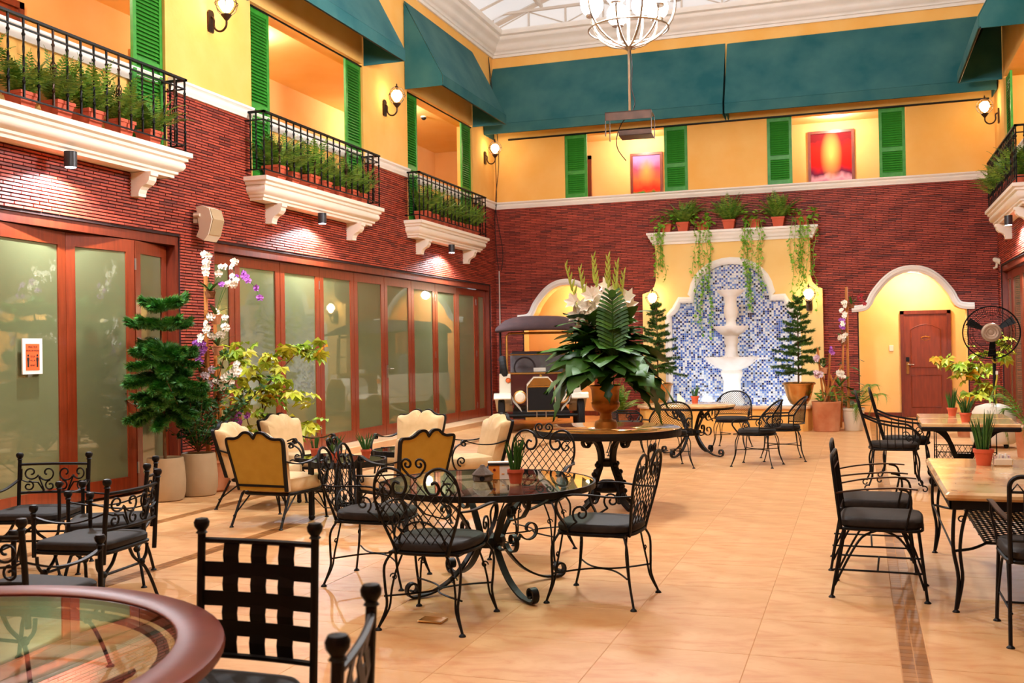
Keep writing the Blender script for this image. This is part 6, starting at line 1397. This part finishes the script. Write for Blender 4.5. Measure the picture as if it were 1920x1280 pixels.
for b in range(26):
    az = b*2.4; el = r.uniform(.6, 1.4); L_ = r.uniform(.5, 1.12); p = Vector((0, 0, .45)); d = Vector((math.cos(az)*math.cos(el), math.sin(az)*math.cos(el), math.sin(el))); pts = [p+d*L_*t_/8+Vector((0, 0, -.03*(t_/8)**2)) for t_ in range(9)]; st_.tube(pts, .005, 4, cap=False)
    for t_ in range(2, 9):
        for q in range(9):
            a = r.uniform(0, 2*PI); e_ = r.uniform(-.4, .9); ln = r.uniform(.045, .075); pp = pts[t_]+Vector((r.uniform(-.03, .03), r.uniform(-.03, .03), r.uniform(-.03, .03))); dd = Vector((math.cos(a)*math.cos(e_), math.sin(a)*math.cos(e_), math.sin(e_))); w_ = dd.orthogonal().normalized()*ln*.25; mb.add([pp, pp+dd*ln*.5+w_, pp+dd*ln, pp+dd*ln*.5-w_], [(0, 1, 2, 3)])
st_.build('stems', 'bark', o); mb.build('leaves', 'dark_leaf', o, kind='stuff')
# ---- orchids
def orchid_flower(mat, s_):
    mb = MB()
    for k in range(5):
        a = PI/2+k*2*PI/5; d = Vector((math.cos(a), 0, math.sin(a))); q = Vector((-d.z, 0, d.x)); w_ = .024 if k in (1, 4) else .014; L_ = .042
        mb.add([(0, 0, 0), d*L_*.35+q*w_*.8+Vector((0, -.004, 0)), d*L_*.75+q*w_*.85+Vector((0, -.006, 0)), d*L_, d*L_*.75-q*w_*.85+Vector((0, -.006, 0)), d*L_*.35-q*w_*.8+Vector((0, -.004, 0)), d*L_*.55+Vector((0, .006, 0))], [(0, 1, 6), (1, 2, 6), (2, 3, 6), (3, 4, 6), (4, 5, 6), (5, 0, 6)])
    mb.lathe([(.0001, 0), (.010, .006), (.006, .016)], 6, (0, -.012, -.012)); mb.v = [(x*s_, y*s_, z*s_) for x, y, z in mb.v]; return mb.mesh('flower', mat)
OF = {'w': orchid_flower('petal_white', 1.15), 'p': orchid_flower('petal_purple', 1.0), 'k': orchid_flower('petal_pink', 1.1), 'r': orchid_flower('petal_red', .9)}
STRAPL = leaf_mesh(.24, .026, 'snake_leaf', 0, curl=.35, n=6)
def hanging_orchid(base, label, basket, sprays, grp='orchids on the bamboo stand', k=1.0, nl=5):
    """local u to the right, z up, from the basket; sprays: list of (colour, [(u, z), ...])"""
    o = thing('orchid', label, 'orchid', base, CAMRZ, grp); r_ = random.Random(len(label)*7+int(base[2]*100))
    if basket == 'basket':
        mb = MB(); mb.lathe([(.045, -.06), (.06, 0), (.062, .01), (.05, .01)], 10); mb.build('basket', 'basket', o)
        for q in range(3): MB().tube([(.055*math.cos(q*2.1), .055*math.sin(q*2.1), 0), (0, .04, .12)], .002, 4).build('hanger_wire', 'cable', o)
    elif basket == 'pot': MB().lathe([(.045, -.09), (.062, 0), (.068, 0), (.068, .012), (.055, .012)], 12).build('pot', 'terracotta_old', o, smooth=True)
    for q in range(nl): a = q*2*PI/nl+r_.uniform(-.3, .3); link('leaf', STRAPL, o).matrix_local = orient(Vector((0, 0, .01)), a, r_.uniform(.3, 1.1), 0, k*r_.uniform(.6, 1.0))
    for col, pts in sprays:
        P = [Vector((0, 0, .02))]+[Vector((u_*k, -.05+r_.uniform(-.06, .04), z*k)) for u_, z in pts]; sm = smoothpts(P, 4) if len(P) > 2 else P; st__ = MB().tube(sm, .003, 4, cap=False).build('flower_stem', 'snake_leaf', o)
        for p in P[1:]:
            for q in range(2):
                pp = p+Vector((r_.uniform(-.028, .028), -.02-q*.02, r_.uniform(-.028, .028))); link('flower', OF[col], st__).matrix_local = Matrix.Translation(pp) @ Matrix.Rotation(r_.uniform(-.7, .7), 4, 'Z') @ Matrix.Rotation(r_.uniform(-.5, .5), 4, 'X') @ Matrix.Scale(k*r_.uniform(.75, 1.05), 4)
S0 = Vector((-6.57, 9.34, 0)); RV = Vector((.947, .3215, 0))
def at(px, py, S, u0, m, h0, back=0): return tuple(S+RV*((px-u0)*m)+Vector((-.3215, .947, 0))*back+Vector((0, 0, 1.45+(h0-py)*m)))
A1 = lambda px, py, b=0: at(px, py, S0, 397, .0057, 664.7, b)
stand = thing('orchid_stand', 'bamboo pole stand in a clay pot carrying orchids on the left', 'plant stand', tuple(S0), CAMRZ)
MB().lathe([(.14, 0), (.165, .02), (.18, .20), (.19, .30), (.20, .31), (.20, .335), (.17, .335), (.165, .28), (.0001, .28)], 24).build('pot', 'terracotta_old', stand, smooth=True)
for u_, v_, h, r_ in ((-.05, 0, 2.48, .022), (.03, .05, 1.9, .020), (.09, -.03, 1.35, .020), (-.02, -.06, 1.5, .018)):
    mb = MB(); n = 8
    prof = []
    for i in range(n): z0 = .28+(h-.28)*i/n; z1 = .28+(h-.28)*(i+1)/n; prof += [(r_*1.08, z0), (r_, z0+.012), (r_, z1-.012), (r_*1.08, z1)]
    mb.lathe(prof, 9, (u_, v_, 0)); mb.build('bamboo_pole', 'bamboo', stand, smooth=True)
hanging_orchid(A1(400, 548, -.07), 'white orchid in the topmost basket of the left bamboo stand', 'basket', [('w', [(.0, .22), (-.02, .33), (-.01, .38)]), ('w', [(.12, .18), (.15, .25)])], nl=7)
hanging_orchid(A1(410, 592, -.07), 'orchid in a clay pot with a purple arching spray on the left stand', 'pot', [('p', [(.12, .30), (.22, .40), (.30, .42), (.38, .37), (.44, .28), (.48, .19)]), ('w', [(.16, .35), (.22, .40), (.25, .34), (.2, .52), (.23, .55)])], nl=4)
hanging_orchid(A1(413, 650, -.08), 'white orchid drooping in the middle of the left bamboo stand', 'pot', [('w', [(-.05, .12), (-.10, .20), (-.14, .10)]), ('w', [(.06, .12), (.10, .22), (.13, .28)]), ('w', [(-.08, .25), (-.05, .32)])], nl=6)
hanging_orchid(A1(388, 690, -.06), 'purple orchid cluster at the left of the bamboo stand', 'basket', [('p', [(-.03, .08), (-.05, .13), (.0, .17), (-.04, .21), (.01, .24), (-.06, .26)])], nl=3)
hanging_orchid(A1(420, 735, -.08), 'white and gold orchid low on the left bamboo stand', 'basket', [('w', [(.05, .15), (.10, .22), (.17, .28), (.20, .22)]), ('k', [(-.10, .10), (-.14, .18), (-.09, .22)]), ('w', [(.14, .08), (.02, .06), (-.02, .12)])], nl=6)
hanging_orchid(A1(432, 815, -.12), 'purple orchid spray behind the gold-backed armchair', 'pot', [('p', [(.04, .12), (.09, .19), (.16, .23), (.22, .20), (.12, .14)]), ('p', [(-.30, -.02), (-.36, .0), (-.25, .0)])], nl=7)
# ---- yellow-green maple-like tree behind the armchairs
MAP = MB()
for k in range(5):
    a = R_(-80+40*k); d = Vector((math.cos(a), math.sin(a), 0)); ln = .075 if k in (0, 4) else (.095 if k in (1, 3) else .11); q = Vector((-d.y, d.x, 0)); MAP.add([(0, 0, 0), d*ln*.55+q*.024+Vector((0, 0, .008)), d*ln+Vector((0, 0, -.015)), d*ln*.55-q*.024+Vector((0, 0, .008))], [(0, 1, 2, 3)])
MAPLE = [MAP.mesh('leaf', m_) for m_ in ('maple_leaf', 'maple_leaf', 'maple_green', 'maple_green', 'maple_gold')]
def maple(o, m, clusters, branches, u0, h0, seed, spread=.10):
    r_ = random.Random(seed)
    for br in branches:
        pts = [Vector(((px-u0)*m, bk, 1.45+(h0-py)*m)) for px, py, bk in br]; MB().tube(smoothpts(pts, 4), [.011*(1-.6*i/(4*(len(pts)-1))) for i in range(4*(len(pts)-1)+1)], 5).build('branch', 'bark', o, smooth=True)
    for px, py, n, bk in clusters:
        for i in range(int(n*1.5)):
            p = Vector(((px-u0)*m+r_.gauss(0, spread*.8), bk+r_.gauss(0, spread), 1.45+(h0-py)*m+r_.gauss(0, spread*.55)))
            link('leaf', MAPLE[r_.choice((0, 0, 1, 2, 3, 2)) if r_.random() > .08 else 4], o).matrix_local = orient(p, r_.uniform(0, 2*PI), r_.uniform(-.9, .1), r_.uniform(-.5, .5), r_.uniform(1.2, 1.7))
o = thing('potted_maple', 'yellow-green leafy small tree behind the lounge armchairs', 'potted tree', (-6.45, 10.10, 0), CAMRZ)
MB().lathe([(.12, 0), (.15, .28), (.16, .30), (.14, .31), (.0001, .27)], 20).build('pot', 'terracotta_old', o, smooth=True)
maple(o, .0061, [(450, 655, 9, 0), (475, 690, 8, -.05), (520, 668, 8, 0), (560, 652, 8, .05), (604, 660, 6, .05), (530, 705, 5, 0), (512, 735, 8, -.05), (548, 735, 7, 0), (575, 748, 4, 0), (462, 722, 8, -.05), (445, 755, 4, -.1), (472, 760, 5, 0), (520, 785, 5, -.05), (560, 797, 6, 0), (590, 800, 4, 0), (492, 815, 5, -.1), (470, 800, 4, -.1)],
      [[(500, 905, 0), (502, 800, 0), (498, 735, 0), (490, 700, 0), (470, 675, 0), (445, 652, 0)], [(498, 735, 0), (530, 700, 0), (570, 660, .03), (612, 658, .05)], [(502, 770, 0), (520, 740, -.03), (550, 730, 0), (578, 745, 0)], [(502, 800, 0), (530, 790, 0), (595, 798, 0)], [(500, 830, 0), (475, 790, -.05), (465, 720, -.05)]], 498, 663, 51)
# ---- small spiky plants in terracotta pots
SP = [(.034, 0), (.046, .065), (.051, .066), (.051, .085), (.044, .085), (.042, .07), (.0001, .07)]
SPOT = MB().lathe(SP, 18).mesh('pot', 'terracotta', True); SOIL = MB().lathe([(.0001, .074), (.043, .072)], 12).mesh('soil', 'soil')
def spikes(seed, n, h, sp_):
    mb = MB(); r_ = random.Random(seed)
    for i in range(n):
        a = r_.uniform(0, 2*PI); b0 = Vector((.028*math.cos(a)*r_.random(), .028*math.sin(a)*r_.random(), .07)); t_ = b0+Vector((sp_*math.cos(a)*r_.uniform(.3, 1), sp_*math.sin(a)*r_.uniform(.3, 1), h*r_.uniform(.6, 1))); m_ = b0.lerp(t_, .5)+Vector((0, 0, .02)); mb.tube([b0, m_, t_], [.004, .0045, .0006], 5, cap=False)
    return mb.mesh('leaves', 'snake_leaf', True)
SPK = [spikes(1, 34, .23, .06), spikes(2, 30, .19, .09), spikes(3, 18, .15, .04)]
def spiky(x, y, z, k, label, sc=1.0):
    o = thing('spiky_plant', label, 'potted plant', (x, y, z), k, 'small spiky plants in clay pots'); o.scale = (sc,)*3; link('pot', SPOT, o); link('soil', SOIL, o); link('leaves', SPK[k % 3], o)
spiky(-1.97, 5.83, .65, 0, 'small spiky plant in a terracotta pot on the glass table'); spiky(.75, 7.30, .65, 0, 'tall spiky plant in a terracotta pot on the near marble table', 1.25)
spiky(.98, 11.05, .662, 1, 'spiky plant on the nearer dark-edged marble table', 1.1); spiky(.93, 11.98, .662, 0, 'spiky plant on the farther dark-edged marble table', 1.05); spiky(-2.13, 13.95, .69, 2, 'tiny spiky plant on the round marble table by the fountain', 1.1)
spiky(-4.36, 7.98, .510, 1, 'spiky plant on the two-plant side table, left one', .95); spiky(-4.17, 8.20, .510, 1, 'spiky plant on the two-plant side table, right one', .95); spiky(-5.10, 8.93, .436, 2, 'spiky plant on the side table between the left armchairs', .95)
# ---- things on the tables
o = thing('stone_ashtray', 'carved grey stone ashtray on the glass table', 'ashtray', (-2.20, 5.88, .65), .3)
mb = MB(); mb.lathe([(.055, 0), (.062, .008), (.062, .032), (.055, .036), (.045, .034)], 8); mb.build('base', 'stone_grey', o); MB().lathe([(.064, .036), (.066, .044), (.045, .066), (.022, .085), (.012, .10), (.0001, .104)], 10).build('lid', 'stone_grey', o); MB().lathe([(.0001, 0), (.016, 0)], 10).build('opening', 'ink', o).matrix_local = Matrix.Translation((0, -.0635, .022)) @ Matrix.Rotation(PI/2, 4, 'X')
o = thing('menu_box', 'orange and white menu box with a dark band on the glass table', 'box', (-2.12, 6.02, .65), .32)
MB().box(-.085, .085, -.03, .03, 0, .085).build('card_body', 'paper_white', o); MB().box(-.086, -.018, -.031, .031, 0, .085).build('orange_panel', 'menu_orange', o); MB().box(-.09, .09, -.034, .034, .086, .10).build('dark_band', 'ink', o); MB().box(-.09, .09, -.034, .034, .10, .106).build('white_lid', 'paper_white', o)
MB().lathe([(.0001, 0), (.009, 0)], 12).build('printed_dot', 'petal_red', o).matrix_local = Matrix.Translation((-.05, -.032, .058)) @ Matrix.Rotation(PI/2, 4, 'X')
MB().box(.03, .038, -.0315, -.030, .03, .065).build('printed_figure', 'ink_brown', o); MB().box(-.005, .012, -.0315, -.030, .03, .036).build('printed_line', 'menu_orange', o)
o = thing('sugar_caddy', 'white ceramic sugar sachet caddy on the near marble table', 'caddy', (.86, 7.28, .65), .1)
MB().bevbox(-.055, .055, -.03, .03, 0, .05, .008).build('dish', 'plastic_white', o)
for k in range(7): MB().box(-.045+.013*k, -.037+.013*k, -.02, .02, .045, .066+.006*(k % 3)).build('sachet', 'petal_pink' if k % 3 == 0 else 'paper_white', o).rotation_euler = (0, R_(-8+4*(k % 4)), 0)
o = thing('table_card', 'white folded card on the round marble table', 'card', (-2.32, 13.98, .69), .3)
MB().prism([(-.05, 0), (.05, 0), (.05, .04), (-.02, .12), (-.05, .13)], -.003, .003, 'y').build('front_leaf', 'paper_white', o).rotation_euler = (R_(-12), 0, 0); MB().prism([(-.05, 0), (.05, 0), (.05, .04), (-.02, .12), (-.05, .13)], .05, .056, 'y').build('rear_leaf', 'paper_white', o)
o = tag(MB().bevbox(-2.27, -2.13, 5.03, 5.13, 0, .012, .004).build('floor_socket', 'brass'), 'small brass floor plate under the nearest lattice chair', 'floor plate')
# ---- right-hand orchid group
S1 = Vector((-.55, 18.0, 0)); m1 = .00896; A2 = lambda px, py, b=0: at(px, py, S1, 1550, m1, 646, b)
o = thing('orchid_planter', 'terracotta cylinder planter with bamboo poles right of the fountain', 'planter', tuple(S1), CAMRZ)
MB().lathe([(.205, 0), (.215, .01), (.235, .46), (.24, .47), (.24, .50), (.21, .50), (.205, .44), (.0001, .44)], 30).build('pot', 'terracotta_old', o, smooth=True); MB().lathe([(.0001, .455), (.21, .45)], 16).build('soil', 'soil', o)
for (u_, v_, h, t_) in ((.39, .05, 2.42, 0), (.30, .05, 1.5, .02), (-.10, 0, 1.40, -.03), (.06, 0, 1.38, .02), (.10, -.05, .95, -.04), (.14, -.06, 1.10, .11), (-.02, .02, 1.0, -.05)):
    MB().tube([(u_-t_*2, v_, .44 if abs(u_) < .2 else .05), (u_+t_, v_, h)], .018 if h < 2 else .024, 7).build('bamboo_pole', 'bamboo', o)
mb = MB(); r = random.Random(5)
for i in range(70): a = r.uniform(0, 2*PI); p = Vector((.19*math.cos(a)*r.random(), .19*math.sin(a)*r.random(), .50+r.uniform(0, .14))); d = Vector((math.cos(a), math.sin(a), r.uniform(-.2, .8))).normalized(); q = d.orthogonal().normalized()*.02; ln = r.uniform(.06, .12); mb.add([p, p+d*ln*.5+q, p+d*ln, p+d*ln*.5-q], [(0, 1, 2, 3)])
mb.build('undergrowth', 'fern', o, kind='stuff')
g2 = 'orchids right of the fountain'
hanging_orchid(A2(1583, 640, -.05), 'tall white and purple orchid on the right bamboo pole', 'basket', [('w', [(-.05, .30), (-.02, .44), (-.07, .50), (.0, .58), (-.03, .64)]), ('p', [(-.06, .22), (-.02, .28), (-.05, .36)]), ('w', [(-.08, .06), (-.02, .10), (-.05, .02)])], g2, 1.0, 4)
hanging_orchid(A2(1598, 572, -.06), 'red orchid high on the right bamboo pole by the arch', 'basket', [('r', [(.10, .10), (.15, .08), (.17, .02), (.13, .13)])], g2, 1.0, 3); hanging_orchid(A2(1545, 690, -.05), 'purple and white orchid low beside the brass pot', 'pot', [('p', [(.10, .28), (.08, .33)]), ('k', [(-.15, .14), (-.20, .18), (-.12, .20)]), ('k', [(-.11, -.12), (-.15, -.06), (-.06, -.10)])], g2, 1.0, 5)
hanging_orchid(A2(1572, 725, -.10), 'white orchid in front of the right bamboo poles', 'none', [('w', [(-.03, .20), (.02, .26), (-.06, .25), (.03, .17)])], g2, 1.0, 5)
def frond(L_, npair, w_, mat, curl, name='frond'):
    mb = MB(); pts = [Vector((L_*t_/12*math.cos(curl*t_/12), 0, L_*t_/12*math.sin(1.1-curl*t_/12))) for t_ in range(13)]; mb.tube(pts, .004, 4, cap=False)
    for i in range(3, 13):
        for s_ in (-1, 1):
            p = pts[i]; d = (pts[i]-pts[i-1]).normalized(); tip = p+Vector((0, s_*w_*(1.1-i/14), -.05*L_))+d*w_*.6; q = d*.010; mb.add([p-q, p+q, tip], [(0, 1, 2)])
            p2 = (pts[i]+pts[i-1])/2; tip = p2+Vector((0, s_*w_*(1.1-i/14), -.05*L_))+d*w_*.6; mb.add([p2-q, p2+q, tip], [(0, 1, 2)])
    return mb.mesh(name, mat)
PALM = [frond(.82, 10, .17, 'fern', .8), frond(.66, 10, .15, 'fern', 1.2)]
o = thing('potted_palm', 'small feathery palm in a white pot beside the arch', 'potted plant', (-.12, 18.2, 0), CAMRZ)
MB().lathe([(.14, 0), (.15, .01), (.175, .33), (.19, .34), (.19, .38), (.165, .38), (.16, .32), (.0001, .32)], 26).build('pot', 'pot_white', o, smooth=True); MB().lathe([(.0001, .335), (.16, .33)], 16).build('soil', 'soil', o)
for i in range(12): a = i*2.4+.3; link('frond', PALM[i % 2], o, loc=(0, 0, .33), rot=(0, R_(-12+8*(i % 4)), a)).scale = (1, 1, 1.15)
for i in range(9): a = i*2.4; link('leaf', BIG[2], o).matrix_local = orient(Vector((.03*math.cos(a), .03*math.sin(a), .36+.08*(i % 5))), a, .7, 0, .8)
for i in range(14): a = i*2.4; link('leaf', BIG[3], o).matrix_local = orient(Vector((-.04, .1, .55+.05*i)), a, .3, 0, .6)
o = thing('planter_box', 'brown planter box of grassy foliage behind the flower urn', 'planter', (-3.95, 17.1, 0), .3)
sqpot(MB(), .30, .40, .36).build('box', 'basket', o); fr = link('foliage', FERNS[1], o, kind='stuff', loc=(0, 0, .30)); fr.scale = (1.1, 1.1, 1.2); link('foliage', FERNS[2], o, kind='stuff', loc=(0, 0, .30), rot=(0, 0, PI)).scale = (1.1, 1.1, 1.2)
# ---- misting fan
o = thing('misting_fan', 'black pedestal misting fan with a white water tank', 'fan', (1.72, 15.5, 0), R_(-6))
tk = MB(); tk.lathe([(.26, .06), (.29, .10), (.30, .30), (.28, .46), (.22, .56), (.10, .60), (.0001, .605)], 28); tk.build('water_tank', 'plastic_white', o, smooth=True)
for q in range(4): a = q*PI/2+PI/4; MB().sphere((.22*math.cos(a), .22*math.sin(a), .035), .035, 10, 6).build('caster', 'black_plastic', o)
MB().tube([(.03, .04, .58), (.03, .05, 1.55)], .022, 8).build('pole', 'black_plastic', o); MB().lathe([(.09, 0), (.09, .16), (.05, .20)], 16).build('motor', 'black_plastic', o).matrix_local = Matrix.Translation((0, -.02, 1.58)) @ Matrix.Rotation(-PI/2, 4, 'X')
def fcirc(R0, y, r_=.004): mb_ = MB(); mb_.tube([(R0*math.cos(2*PI*q/40), y, 1.58+R0*math.sin(2*PI*q/40)) for q in range(40)], r_, 4, closed=True); return mb_
gd = MB()
for R0, y in ((.36, -.10), (.30, -.155), (.23, -.18), (.36, .02), (.27, .06)): t_ = fcirc(R0, y, .008 if R0 == .36 else .0035); gd.add(t_.v, t_.f)
for q in range(84): a = 2*PI*q/84; c, s_ = math.cos(a), math.sin(a); gd.tube([(.13*c, -.185, 1.58+.13*s_), (.25*c, -.175, 1.58+.25*s_), (.36*c, -.10, 1.58+.36*s_), (.36*c, .02, 1.58+.36*s_), (.2*c, .07, 1.58+.2*s_)], .0024, 3, cap=False)
gd.build('wire_guard', 'black_plastic', o)
for q in range(3):
    a = q*2*PI/3+.6; mb = MB(); mb.add([(.06*math.cos(a-.25), -.06, .06*math.sin(a-.25)), (.33*math.cos(a-.22), -.08, .33*math.sin(a-.22)), (.34*math.cos(a+.12), -.04, .34*math.sin(a+.12)), (.06*math.cos(a+.3), -.03, .06*math.sin(a+.3))], [(0, 1, 2, 3)]); b_ = mb.build('blade', 'black_plastic', o); b_.location = (0, 0, 1.58); b_.modifiers.new('s', 'SOLIDIFY').thickness = .006
hc = MB(); hc.lathe([(.0001, .035), (.03, .034), (.035, .028), (.06, .030), (.065, .022), (.095, .024), (.10, .014), (.125, .012), (.13, 0)], 32); hc.build('hub_cover', 'brushed', o, smooth=True).matrix_local = Matrix.Translation((0, -.185, 1.58)) @ Matrix.Rotation(PI/2, 4, 'X')
MB().tube(smoothpts([(.02, -.02, 1.40), (.0, -.03, 1.25), (.03, -.03, 1.17), (.08, 0, 1.18)], 5), .012, 6).build('mist_hose', 'hose_yellow', o); MB().tube(smoothpts([(.05, 0, .60), (.03, -.03, .75), (.06, -.02, .95), (.06, 0, 1.0)], 5), .012, 6).build('mist_hose', 'hose_yellow', o); MB().box(.045, .075, -.02, .02, 1.0, 1.05).build('hose_coupling', 'plastic_white', o)
o = thing('potted_maple', 'yellow-green leafy plant behind the misting fan', 'potted tree', (1.55, 17.2, 0), CAMRZ); MB().lathe([(.14, 0), (.17, .34), (.18, .36), (.15, .36), (.0001, .3)], 20).build('pot', 'terracotta_old', o, smooth=True)
maple(o, .0082, [(1775, 675, 9, 0), (1800, 685, 10, 0), (1820, 700, 12, 0), (1840, 690, 10, .05), (1850, 660, 5, .1), (1845, 725, 8, 0), (1835, 745, 5, -.05), (1815, 745, 4, -.1), (1885, 640, 8, .1), (1890, 670, 6, .1)], [[(1815, 800, 0), (1830, 740, 0), (1835, 700, 0), (1800, 685, 0), (1772, 672, 0)], [(1835, 700, 0), (1850, 670, .05), (1890, 640, .1)], [(1830, 745, 0), (1848, 725, 0)]], 1813, 642, 61, .09)
o = thing('potted_palm', 'feathery palm at the right edge beside the folding doors', 'potted plant', (1.98, 14.2, 0), 0); MB().lathe([(.13, 0), (.16, .34), (.175, .36), (.15, .36), (.0001, .3)], 20).build('pot', 'terracotta_old', o, smooth=True)
for i in range(11): a = i*2.4+.3; link('frond', PALM[i % 2], o, loc=(0, 0, .34), rot=(0, R_(-12+8*(i % 4)), a)).scale = (1, 1, 1.6)
